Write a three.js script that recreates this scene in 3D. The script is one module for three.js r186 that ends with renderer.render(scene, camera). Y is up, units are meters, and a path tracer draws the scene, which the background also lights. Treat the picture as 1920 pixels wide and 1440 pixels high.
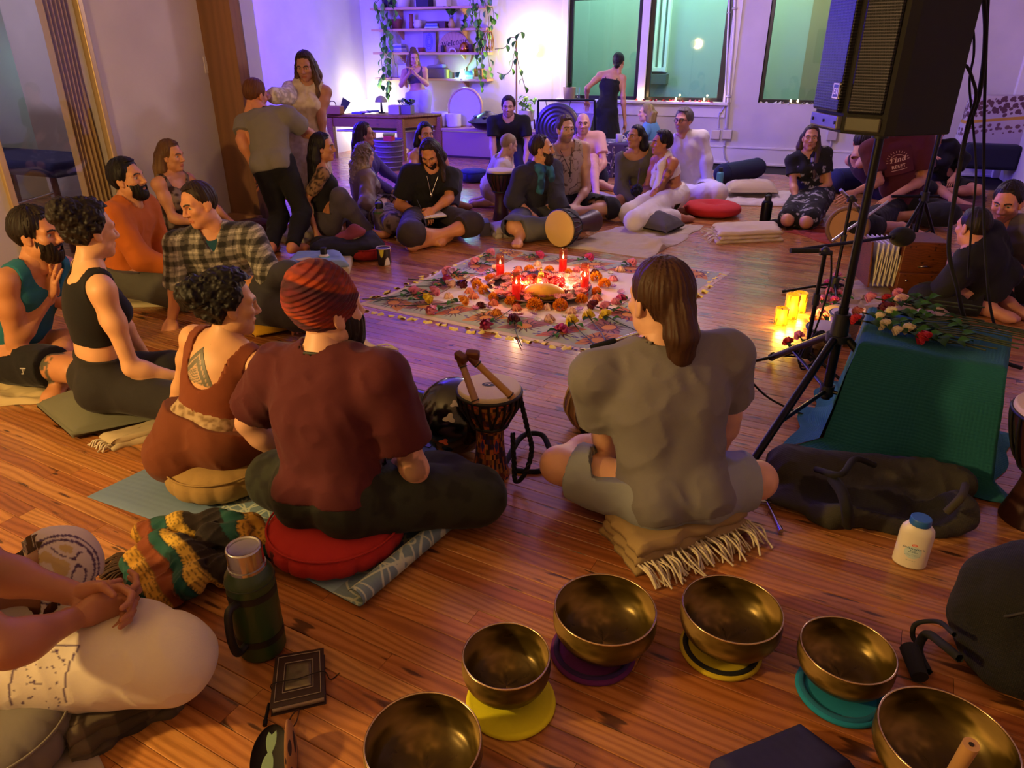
import*as THREE from 'three';
import{mergeGeometries,mergeVertices}from 'three/addons/utils/BufferGeometryUtils.js';
import{RoundedBoxGeometry}from 'three/addons/geometries/RoundedBoxGeometry.js';
import{RectAreaLightUniformsLib}from 'three/addons/lights/RectAreaLightUniformsLib.js';
// ---------- camera, exposure, large lights ----------
const V3=(x,y,z)=>new THREE.Vector3(x,y,z);
const rad=(d)=>d*Math.PI / 180;
const FPX=1330,PITCH=rad(25.2),CAMH=1.55;
const scene=new THREE.Scene();
scene.background=new THREE.Color(0x05060a);
const camera=new THREE.PerspectiveCamera(2*Math.atan(720 / FPX)*180 / Math.PI,4 / 3,0.05,60);
camera.position.set(0,CAMH,0);
camera.rotation.set(-PITCH,0,0);
const renderer=new THREE.WebGLRenderer({antialias:true});
renderer.toneMapping=THREE.LinearToneMapping;
renderer.toneMappingExposure=1.0;
renderer.shadowMap.enabled=true;
RectAreaLightUniformsLib.init();
function pointLight(x,y,z,color,intensity,size=2){
const l=new THREE.PointLight(color,intensity,0,2);
l.position.set(x,y,z);l.castShadow=true;l.shadow.radius=size;scene.add(l);return l;
}
function areaLight(pos,target,w,h,color,intensity){
const l=new THREE.RectAreaLight(color,intensity,w,h);
l.position.copy(pos);l.lookAt(target);scene.add(l);return l;
}
const LIGHT={key:32,keyColor:new THREE.Color(1.0,0.62,0.2),violet:84,violetColor:new THREE.Color(0.05,0.022,1.0),wash:5,washColor:new THREE.Color(0.5,0.33,1.0),unseenUpper:9.5,unseenUpperColor:new THREE.Color(1.0,0.74,0.92),sconce:5.5,desk:1.3,candle:0.22,lantern:0.32,outside:15,sideRoom:4};
// ---------- pixel rays of the photograph turned into places in the room ----------
function ray(px,py){
const c=Math.cos(PITCH),s=Math.sin(PITCH),x=(px - 960)/ FPX,y=-(py - 720)/ FPX;
return V3(x,y*c - s,-y*s - c);
}
const O0=V3(0,CAMH,0);
function F(px,py,y=0){const r=ray(px,py);return O0.clone().addScaledVector(r,(y - CAMH)/ r.y);}
function Z(px,py,d){const r=ray(px,py);return O0.clone().addScaledVector(r,-d / r.z);}
function onPlane(px,py,p0,n){const r=ray(px,py);return O0.clone().addScaledVector(r,p0.clone().sub(O0).dot(n)/ r.dot(n));}
function proj(p){const c=Math.cos(PITCH),s=Math.sin(PITCH),y=p.y - CAMH,d=-p.z,zc=d*c - y*s,yc=y*c + d*s;return[960 + FPX*p.x / zc,720 - FPX*yc / zc];}
// ---------- small tools ----------
function rng(seed){let a=seed >>> 0;return()=>{a=(a + 0x6D2B79F5)>>> 0;let t=Math.imul(a ^(a >>> 15),1|a);t=(t + Math.imul(t ^(t >>> 7),61|t))^ t;return((t ^(t >>> 14))>>> 0)/ 4294967296;};}
const R0=rng(7);
const clamp=(x,a=0,b=1)=>Math.min(b,Math.max(a,x));
const mix=(a,b,t)=>a +(b - a)*t;
const smooth=(a,b,x)=>{const t=clamp((x - a)/(b - a));return t*t*(3 - 2*t);};
function hash3(x,y,z){let h=Math.imul(x,374761393)+ Math.imul(y,668265263)+ Math.imul(z,2147483647 ^ 0x5bd1e995);h=Math.imul(h ^(h >>> 13),1274126177);return((h ^(h >>> 16))>>> 0)/ 4294967296;}
function noise3(x,y,z){
const X=Math.floor(x),Y=Math.floor(y),Zf=Math.floor(z);let u=x - X,v=y - Y,w=z - Zf;
u=u*u*(3 - 2*u);v=v*v*(3 - 2*v);w=w*w*(3 - 2*w);
const a=(i,j,k)=>hash3(X + i,Y + j,Zf + k);
return mix(mix(mix(a(0,0,0),a(1,0,0),u),mix(a(0,1,0),a(1,1,0),u),v),mix(mix(a(0,0,1),a(1,0,1),u),mix(a(0,1,1),a(1,1,1),u),v),w)*2 - 1;
}
const fbm=(x,y,z,n=3)=>{let s=0,a=0.5;for(let i=0;i < n;i++){s +=a*noise3(x,y,z);x*=2.03;y*=2.03;z*=2.03;a*=0.5;}return s;};
const lin=(hex)=>{const c=new THREE.Color(hex);return[c.r,c.g,c.b];};
const counts=new Map();
function numbered(name){const n=counts.get(name)??0;counts.set(name,n + 1);return n?name + '_' + String(n).padStart(3,'0'):name;}
function shadowed(o){o.castShadow=true;o.receiveShadow=true;return o;}
function tag(o,label,category,group){o.userData.label=label;o.userData.category=category;if(group)o.userData.group=group;return o;}
function thing(name,label,category,pos=[0,0,0],turn=0,group){
const g=new THREE.Group();g.name=numbered(name);scene.add(g);
if(pos.isVector3)g.position.copy(pos);else g.position.set(...pos);
g.rotation.y=turn;return tag(g,label,category,group);
}
function part(parent,name,geo,m,label){
const o=shadowed(new THREE.Mesh(Array.isArray(geo)?merge(geo):geo,m));o.name=parent===scene?numbered(name):name;parent.add(o);
if(label)o.userData.label=label;return o;
}
function struct(name,geo,m,parent=scene){const o=part(parent,name,geo,m);if(parent===scene)o.userData.kind='structure';return o;}
function copyOf(src,pos,turn,label,group){
const o=src.clone();o.name=numbered(src.name.replace(/_\d\d\d$/,''));o.userData={...src.userData};scene.add(o);
if(pos)o.position.copy(pos);if(turn !==undefined)o.rotation.y=turn;if(label)o.userData.label=label;if(group)o.userData.group=group;return o;
}
function merge(list){
const gs=list.map((g)=>{let q=g.index?g.toNonIndexed():g;const h=new THREE.BufferGeometry();for(const k of['position','normal','uv']){if(q.attributes[k])h.setAttribute(k,q.attributes[k]);}if(!h.attributes.uv)h.setAttribute('uv',new THREE.BufferAttribute(new Float32Array(h.attributes.position.count*2),2));if(!h.attributes.normal)h.computeVertexNormals();return h;});
return gs.length===1?gs[0]:mergeGeometries(gs);
}
const xf=(g,p=[0,0,0],r=[0,0,0],s=[1,1,1])=>{const q=g.clone();q.applyMatrix4(new THREE.Matrix4().compose(V3(...p),new THREE.Quaternion().setFromEuler(new THREE.Euler(...r)),V3(...s)));return q;};
const box=(w,h,d,p,r,bev=0)=>xf(bev?new RoundedBoxGeometry(w,h,d,2,bev):new THREE.BoxGeometry(w,h,d),p,r);
const cyl=(r1,r2,h,p,r,n=24)=>xf(new THREE.CylinderGeometry(r1,r2,h,n),p,r);
const ball=(r,p,s=[1,1,1],n=16)=>xf(new THREE.SphereGeometry(r,n,Math.ceil(n*0.7)),p,[0,0,0],s);
const lathe=(pts,n=32)=>new THREE.LatheGeometry(pts.map((p)=>new THREE.Vector2(p[0],p[1])),n);
const tube=(pts,r,seg=40,n=8,closed=false)=>new THREE.TubeGeometry(new THREE.CatmullRomCurve3(pts.map((p)=>p.isVector3?p:V3(...p)),closed),seg,r,n,closed);
function rod(a,b,r1,r2=r1,n=12){
const d=b.clone().sub(a),g=new THREE.CylinderGeometry(r2,r1,d.length(),n);
g.applyQuaternion(new THREE.Quaternion().setFromUnitVectors(V3(0,1,0),d.clone().normalize()));const m=a.clone().add(b).multiplyScalar(0.5);g.translate(m.x,m.y,m.z);return g;
}
function tex(w,h,fn,srgb=true){
const d=new Uint8Array(w*h*4);
for(let y=0;y < h;y++)for(let x=0;x < w;x++){const c=fn(x / w,y / h,x,y),i=(y*w + x)*4;d[i]=clamp(c[0])*255;d[i + 1]=clamp(c[1]??c[0])*255;d[i + 2]=clamp(c[2]??c[0])*255;d[i + 3]=255;}
const t=new THREE.DataTexture(d,w,h);t.magFilter=THREE.LinearFilter;t.minFilter=THREE.LinearFilter;t.wrapS=t.wrapT=THREE.RepeatWrapping;if(srgb)t.colorSpace=THREE.SRGBColorSpace;t.needsUpdate=true;return t;
}
function canvasTex(w,h,draw){const c=document.createElement('canvas');c.width=w;c.height=h;draw(c.getContext('2d'),w,h);const t=new THREE.CanvasTexture(c);t.colorSpace=THREE.SRGBColorSpace;t.wrapS=t.wrapT=THREE.RepeatWrapping;return t;}
const rep=(t,x,y)=>{const q=t.clone();q.repeat.set(x,y);q.needsUpdate=true;return q;};
const mat=(color,rough=0.8,o={})=>new THREE.MeshStandardMaterial({color,roughness:rough,...o});
const phys=(color,rough,o)=>new THREE.MeshPhysicalMaterial({color,roughness:rough,...o});
const tNoise=(x,y,p,n=4)=>{let s=0,a=0.5,f=p;for(let i=0;i < n;i++){const X=x*f,Y=y*f,xi=Math.floor(X),yi=Math.floor(Y);let u=X - xi,v=Y - yi;u=u*u*(3 - 2*u);v=v*v*(3 - 2*v);const h=(i2,j2)=>hash3(((xi + i2)% f + f)% f,((yi + j2)% f + f)% f,f);s +=a*(mix(mix(h(0,0),h(1,0),u),mix(h(0,1),h(1,1),u),v)*2 - 1);a*=0.5;f*=2;}return s;};
const weaveBump=tex(128,128,(x,y)=>{const v=0.5 + 0.25*Math.sin(x*Math.PI*64)*Math.sin(y*Math.PI*64)+ 0.25*tNoise(x,y,16,2);return[v,v,v];},false);
const clothBump=tex(256,256,(x,y)=>{const v=0.5 + 0.2*Math.sin(x*Math.PI*80)+ 0.2*Math.sin(y*Math.PI*80)+ 0.3*tNoise(x,y,8,4);return[v,v,v];},false);
const fabric=(color,o={})=>phys(color,0.95,{sheen:0.25,sheenRoughness:0.6,sheenColor:new THREE.Color(color).lerp(new THREE.Color(1,1,1),0.3),bumpMap:weaveBump,bumpScale:0.0007,...o});
const M={
black:mat(0x0c0c0d,0.55),blackMetal:mat(0x101012,0.4,{metalness:0.6}),rubber:mat(0x0b0b0b,0.9),chrome:mat(0xb9b9bd,0.22,{metalness:1}),white:mat(0xd8d2c8,0.6),
darkWood:mat(0x3a2015,0.45),green:phys(0x3a6a22,0.85,{side:THREE.DoubleSide,specularIntensity:0.3}),darkGreen:phys(0x28461a,0.85,{side:THREE.DoubleSide,specularIntensity:0.3}),skin:null,
};
// ---------- lamps that light the room ----------
{
// unseen warm lamp out of frame, placed to light the scene from the left
const p=V3(-3.3,0,-0.7),l=thing('unseen_warm_lamp','unseen warm globe lamp out of view on the left, lights the near people and floor','lamp',p);
part(l,'base',cyl(0.15,0.16,0.03,[0,0.015,0]),M.black);part(l,'pole',cyl(0.012,0.012,1.6,[0,0.8,0]),M.black);
part(l,'globe',ball(0.12,[0,1.72,0]),mat(0xffffff,0.5,{emissive:LIGHT.keyColor,emissiveIntensity:1.2}));
pointLight(p.x + 0.14,1.72,p.z - 0.02,LIGHT.keyColor,LIGHT.key,6);
}
{
// unseen lamp placed to light the back wall, above the picture's upper edge
const p=V3(1.9,3.0,-8.4),l=thing('unseen_upper_lamp','unseen round lamp overhead, out of view, lights the back wall and the floor','lamp',p);
part(l,'globe',ball(0.3,[0,0,0],[1,0.9,1],28),mat(0xffffff,0.6,{emissive:LIGHT.unseenUpperColor,emissiveIntensity:0.7}));part(l,'cord',cyl(0.006,0.006,0.3,[0,0.4,0]),M.black);
pointLight(p.x,p.y - 0.48,p.z,LIGHT.unseenUpperColor,LIGHT.unseenUpper,12);
}
// ---------- bodies: smooth fields of tapered capsules and ellipsoids, meshed by surface nets ----------
// A primitive is [f(x,y,z) -> distance]; a field joins them with a smooth minimum of radius k.
const smin=(a,b,k)=>{const h=Math.max(k - Math.abs(a - b),0)/ k;return Math.min(a,b)- h*h*k*0.25;};
const smax=(a,b,k)=>-smin(-a,-b,k);
function capsule(a,b,r1,r2){
const ax=a.x,ay=a.y,az=a.z,bx=b.x - ax,by=b.y - ay,bz=b.z - az,L=bx*bx + by*by + bz*bz||1e-9;
const f=(x,y,z)=>{x -=ax;y -=ay;z -=az;let t=(x*bx + y*by + z*bz)/ L;t=t < 0?0:t > 1?1:t;const dx=x - bx*t,dy=y - by*t,dz=z - bz*t;return Math.sqrt(dx*dx + dy*dy + dz*dz)-(r1 +(r2 - r1)*t);};
f.lo=V3(Math.min(a.x - r1,b.x - r2),Math.min(a.y - r1,b.y - r2),Math.min(a.z - r1,b.z - r2));f.hi=V3(Math.max(a.x + r1,b.x + r2),Math.max(a.y + r1,b.y + r2),Math.max(a.z + r1,b.z + r2));
return f;
}
// an ellipsoid with axes X, Y, Z (unit vectors) and radii
function ellipsoid(c,r,X=V3(1,0,0),Y=V3(0,1,0),Zv=V3(0,0,1)){
const m=Math.min(...r),R=Math.max(...r);
const f=(x,y,z)=>{x -=c.x;y -=c.y;z -=c.z;const u=x*X.x + y*X.y + z*X.z,v=x*Y.x + y*Y.y + z*Y.z,w=x*Zv.x + y*Zv.y + z*Zv.z;const k0=Math.sqrt(u*u /(r[0]*r[0])+ v*v /(r[1]*r[1])+ w*w /(r[2]*r[2])),k1=Math.sqrt(u*u / r[0]**4 + v*v / r[1]**4 + w*w / r[2]**4);return k1 < 1e-6?-m:k0*(k0 - 1)/ k1;};
f.lo=c.clone().subScalar(R);f.hi=c.clone().addScalar(R);return f;
}
function joined(prims,k,grow=0){
let act=prims;
const f=(x,y,z)=>{let d=act[0](x,y,z);for(let i=1;i < act.length;i++){const e=act[i](x,y,z);if(e < d + k)d=smin(d,e,k);}return d - grow;};
f.prune=(x,y,z,R)=>{if(!R){act=prims;return;}const ds=prims.map((p)=>p(x,y,z)),m=Math.min(...ds)+ 2.4*R + k;act=prims.filter((p,i)=>ds[i]<=m);};
f.lo=V3(9,9,9);f.hi=V3(-9,-9,-9);for(const p of prims){f.lo.min(p.lo);f.hi.max(p.hi);}
f.lo.subScalar(k*0.3 + grow);f.hi.addScalar(k*0.3 + grow);return f;
}
// surface nets over a sparse grid; color(x, y, z, nx, ny, nz) gives vertex colours; uv in metres along (x + z, y)
function nets(f,cell,color,pad=0.02){
const B=6,lo=f.lo.clone().subScalar(pad + cell),n=f.hi.clone().addScalar(pad + cell).sub(lo).divideScalar(cell*B).ceil();
const NX=n.x*B + 1,NY=n.y*B + 1,NZ=n.z*B + 1,val=new Float32Array(NX*NY*NZ).fill(1),live=[],prune=f.prune??(()=>{});
const reach=cell*B*0.96 + 0.012,done=new Uint8Array(NX*NY*NZ),SY=NX,SZ=NX*NY,e=cell*0.45,half=cell*B*0.5,R=half*1.75 + e;
for(let K=0;K < n.z;K++)for(let J=0;J < n.y;J++)for(let I=0;I < n.x;I++){
const cx=lo.x +(I + 0.5)*B*cell,cy=lo.y +(J + 0.5)*B*cell,cz=lo.z +(K + 0.5)*B*cell;prune(0,0,0,0);
const c=f(cx,cy,cz);
if(Math.abs(c)> reach){if(c < 0)for(let k=K*B;k <=K*B + B;k++)for(let j=J*B;j <=J*B + B;j++)for(let i=I*B,q=k*SZ + j*SY + i;i <=I*B + B;i++,q++)if(!done[q])val[q]=-1;continue;}
live.push(I,J,K,cx,cy,cz);prune(cx,cy,cz,R);
for(let k=K*B;k <=K*B + B;k++)for(let j=J*B;j <=J*B + B;j++)for(let i=I*B,q=k*SZ + j*SY + i;i <=I*B + B;i++,q++)if(!done[q]){done[q]=1;val[q]=f(lo.x + i*cell,lo.y + j*cell,lo.z + k*cell);}
}
const id=new Int32Array(NX*NY*NZ).fill(-1),P=[],idx=[],nor=[],uv=[],col=[],off=[0,1,SY,SY + 1,SZ,SZ + 1,SZ + SY,SZ + SY + 1],v=new Float32Array(8);
for(let b=0;b < live.length;b +=6){
let pruned=false;const I=live[b]*B,J=live[b + 1]*B,K=live[b + 2]*B;
for(let k=K;k < K + B;k++)for(let j=J;j < J + B;j++)for(let i=I,q=k*SZ + j*SY + I;i < I + B;i++,q++){
let m=0;for(let c=0;c < 8;c++){v[c]=val[q + off[c]];if(v[c]< 0)m|=1 << c;}
if(m===0||m===255)continue;
let sx=0,sy=0,sz=0,cnt=0;
for(let c=0;c < 8;c++)for(let a=0;a < 3;a++){const c2=c ^(1 << a);if(c2 < c||(v[c]< 0)===(v[c2]< 0))continue;const t=v[c]/(v[c]- v[c2]);sx +=(c&1)+(a===0?t:0);sy +=(c >> 1&1)+(a===1?t:0);sz +=(c >> 2)+(a===2?t:0);cnt++;}
if(!pruned){prune(live[b + 3],live[b + 4],live[b + 5],R);pruned=true;}
const x=lo.x +(i + sx / cnt)*cell,y=lo.y +(j + sy / cnt)*cell,z=lo.z +(k + sz / cnt)*cell;
let gx=f(x + e,y,z)- f(x - e,y,z),gy=f(x,y + e,z)- f(x,y - e,z),gz=f(x,y,z + e)- f(x,y,z - e);const l=Math.hypot(gx,gy,gz)||1;gx /=l;gy /=l;gz /=l;
id[q]=P.length / 3;P.push(x,y,z);nor.push(gx,gy,gz);uv.push(x*0.8 + z*0.8,y +(x - z)*0.2);const c=color?color(x,y,z,gx,gy,gz):null;if(c)col.push(c[0],c[1],c[2]);else col.push(1,1,1);
}
}
const quad=(a,b,c,d,flip)=>{if(a < 0||b < 0||c < 0||d < 0)return;if(flip)idx.push(a,c,b,a,d,c);else idx.push(a,b,c,a,c,d);};
for(let b=0;b < live.length;b +=6)for(let k=Math.max(1,live[b + 2]*B);k < live[b + 2]*B + B;k++)for(let j=Math.max(1,live[b + 1]*B);j < live[b + 1]*B + B;j++)for(let i=Math.max(1,live[b]*B);i < live[b]*B + B;i++){
const q=k*SZ + j*SY + i,s=val[q]< 0;
if(s !==val[q + 1]< 0)quad(id[q - SY - SZ],id[q - SZ],id[q],id[q - SY],!s);
if(s !==val[q + SY]< 0)quad(id[q - 1 - SZ],id[q - 1],id[q],id[q - SZ],!s);
if(s !==val[q + SZ]< 0)quad(id[q - 1 - SY],id[q - SY],id[q],id[q - 1],!s);
}
prune(0,0,0,0);
const g=new THREE.BufferGeometry();
g.setAttribute('position',new THREE.Float32BufferAttribute(P,3));g.setAttribute('normal',new THREE.Float32BufferAttribute(nor,3));g.setAttribute('uv',new THREE.Float32BufferAttribute(uv,2));g.setAttribute('color',new THREE.Float32BufferAttribute(col,3));
g.setIndex(idx);return g;
}
// ---------- head and hand templates ----------
function headField(female,jaw){
const w=female?0.94:1,j=jaw??(female?0.93:1.02),p=[];
p.push(ellipsoid(V3(0,0.028,-0.014),[0.075*w,0.088,0.095]),ellipsoid(V3(0,-0.045,0.026),[0.057*w,0.075,0.06]),ellipsoid(V3(0,-0.1,0.062),[0.024*j,0.02,0.02]));
for(const s of[-1,1])p.push(ellipsoid(V3(s*0.046*j,-0.068,0.014),[0.018,0.024,0.03]),ellipsoid(V3(s*0.042,-0.022,0.058),[0.02,0.016,0.02]),capsule(V3(s*0.012,0.022,0.084),V3(s*0.045,0.024,0.066),0.008,0.007));
const skull=joined(p,0.03),neck=capsule(V3(0,-0.07,-0.022),V3(0,-0.16,-0.034),female?0.047:0.056,female?0.052:0.064);
const nose=joined([capsule(V3(0,0.014,0.083),V3(0,-0.028,0.106),0.007,0.011),ellipsoid(V3(-0.012,-0.034,0.094),[0.008,0.008,0.01]),ellipsoid(V3(0.012,-0.034,0.094),[0.008,0.008,0.01])],0.012);
const lips=joined([capsule(V3(-0.021,-0.0635,0.077),V3(0,-0.061,0.0875),0.0045,0.0062),capsule(V3(0.021,-0.0635,0.077),V3(0,-0.061,0.0875),0.0045,0.0062),capsule(V3(-0.014,-0.072,0.08),V3(0.014,-0.072,0.08),0.0066,0.0066)],0.004);
const ears=[],eyes=[],sock=[];
for(const s of[-1,1]){
ears.push(ellipsoid(V3(s*0.077*w,-0.006,-0.01),[0.009,0.034,0.021],V3(0.95,0,s*0.3),V3(0,1,0),V3(-s*0.3,0,0.95)),ellipsoid(V3(s*0.073*w,-0.034,0.0),[0.008,0.012,0.01]));
eyes.push(ellipsoid(V3(s*0.0315,0.002,0.0655),[0.0135,0.0125,0.0135]));sock.push(ellipsoid(V3(s*0.0315,0.003,0.086),[0.019,0.0115,0.014]));
}
const ear=joined(ears,0.008),eye=joined(eyes,0.001);
const f=(x,y,z)=>{let d=smin(skull(x,y,z),neck(x,y,z),0.03);if(z > 0.03){d=smax(d,-Math.min(sock[0](x,y,z),sock[1](x,y,z)),0.012);d=smin(d,nose(x,y,z),0.014);d=smin(d,lips(x,y,z),0.006);const m=Math.hypot(y + 0.0665,(z - 0.09)*0.4)- 0.0016;if(Math.abs(x)< 0.022)d=Math.max(d,-m);d=Math.min(d,eye(x,y,z));}else d=smin(d,ear(x,y,z),0.007);return d;};
f.lo=V3(-0.1,-0.17,-0.12);f.hi=V3(0.1,0.125,0.13);return f;
}
// what a head vertex shows: 0 skin, 1 lips, 2 eye white, 3 iris, 4 brow
function headClass(x,y,z){
const ax=Math.abs(x);
if(z > 0.05){
const de=Math.hypot(ax - 0.0315,y - 0.002,z - 0.0655);if(de < 0.0152&&z > 0.072&&Math.abs(y - 0.001)< 0.0062)return Math.hypot(ax - 0.0315,y - 0.002)< 0.0062?3:2;
if(ax < 0.024&&y < -0.057&&y > -0.0795&&z > 0.0795)return 1;
const bx=(ax - 0.03)/ 0.02;if(Math.abs(bx)< 1&&Math.abs(y -(0.0255 - bx*bx*0.005))< 0.0048)return 4;
}
return 0;
}
function handField(pose){
const p=[ellipsoid(V3(0,-0.05,0),[0.042,0.052,0.016]),capsule(V3(0,0.025,0),V3(0,-0.015,0),0.026,0.027),ellipsoid(V3(0.026,-0.036,0.01),[0.016,0.03,0.014])],q=[];
const curl={flat:0.08,relaxed:0.42,fist:1.25,hold:0.85}[pose],L=[0.046,0.05,0.047,0.036];
for(let i=0;i < 4;i++){
let a=V3(0.031 - i*0.0205,-0.092 +(i===0?0.004:i===3?0.013:0),0),ang=curl*0.75 + i*0.05,spread=(1.3 - i)*0.06;const Ls=[L[i],L[i]*0.66,L[i]*0.5],rr=[0.0095,0.0085,0.0078,0.0068];
for(let s=0;s < 3;s++){const b=a.clone().add(V3(Math.sin(spread)*Ls[s],-Math.cos(ang)*Ls[s],Math.sin(ang)*Ls[s]));q.push(capsule(a,b,rr[s]*(i===3?0.88:1),rr[s + 1]*(i===3?0.88:1)));a=b;ang +=curl*(s?0.6:0.95);}
}
const t0=V3(0.03,-0.03,0.008),t1=V3(0.053,-0.062,0.02 + curl*0.008),t2=V3(0.056 - curl*0.014,-0.09,0.025 + curl*0.022);q.push(capsule(t0,t1,0.0135,0.011),capsule(t1,t2,0.0105,0.008));
const palm=joined(p,0.02),fing=joined(q,0.0035),f=(x,y,z)=>smin(palm(x,y,z),fing(x,y,z),0.008);
f.lo=palm.lo.clone().min(fing.lo);f.hi=palm.hi.clone().max(fing.hi);return f;
}
const templates=new Map();
const template=(key,make)=>{if(!templates.has(key))templates.set(key,make());return templates.get(key);};
function placed(g,m,flip){
const q=g.clone();q.applyMatrix4(m);
if(flip){const a=q.index.array;for(let i=0;i < a.length;i +=3){const t=a[i];a[i]=a[i + 1];a[i + 1]=t;}}
return q;
}
function paint(g,fn){const p=g.attributes.position,c=new Float32Array(p.count*3);for(let i=0;i < p.count;i++)c.set(fn(p.getX(i),p.getY(i),p.getZ(i),i),i*3);g.setAttribute('color',new THREE.BufferAttribute(c,3));return g;}
// two-bone reach: the joint between root and end, bent towards the pole
function bend(root,end,l1,l2,pole){
const d=end.clone().sub(root);let D=d.length();const max=(l1 + l2)*0.995;if(D > max){end.copy(root).addScaledVector(d,max / D);d.setLength(max);D=max;}
const u=d.clone().normalize(),a=(l1*l1 - l2*l2 + D*D)/(2*D),h=Math.sqrt(Math.max(0,l1*l1 - a*a));
const w=pole.clone().addScaledVector(u,-pole.dot(u));if(w.lengthSq()< 1e-6)w.set(0,0,1);w.normalize();return root.clone().addScaledVector(u,a).addScaledVector(w,h);
}
const SKIN={fair:lin(0xd9a686),tan:lin(0xbb825c),brown:lin(0x8f5a3c),pink:lin(0xdba792)};
const skinMat=phys(0xffffff,0.5,{vertexColors:true,sheen:0.15,sheenRoughness:0.5,sheenColor:new THREE.Color(0.9,0.6,0.5)});
const clothMat=phys(0xffffff,0.92,{vertexColors:true,sheen:0.2,sheenRoughness:0.6,sheenColor:new THREE.Color(0.6,0.6,0.6),bumpMap:rep(weaveBump,22,22),bumpScale:0.0006});
const hairMat=phys(0xffffff,0.55,{vertexColors:true,specularIntensity:0.6});
const beanieMat=phys(0xffffff,0.95,{vertexColors:true,sheen:0.4,sheenRoughness:0.5,sheenColor:new THREE.Color(0.8,0.5,0.4),bumpMap:rep(weaveBump,14,14),bumpScale:0.0015});
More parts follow.
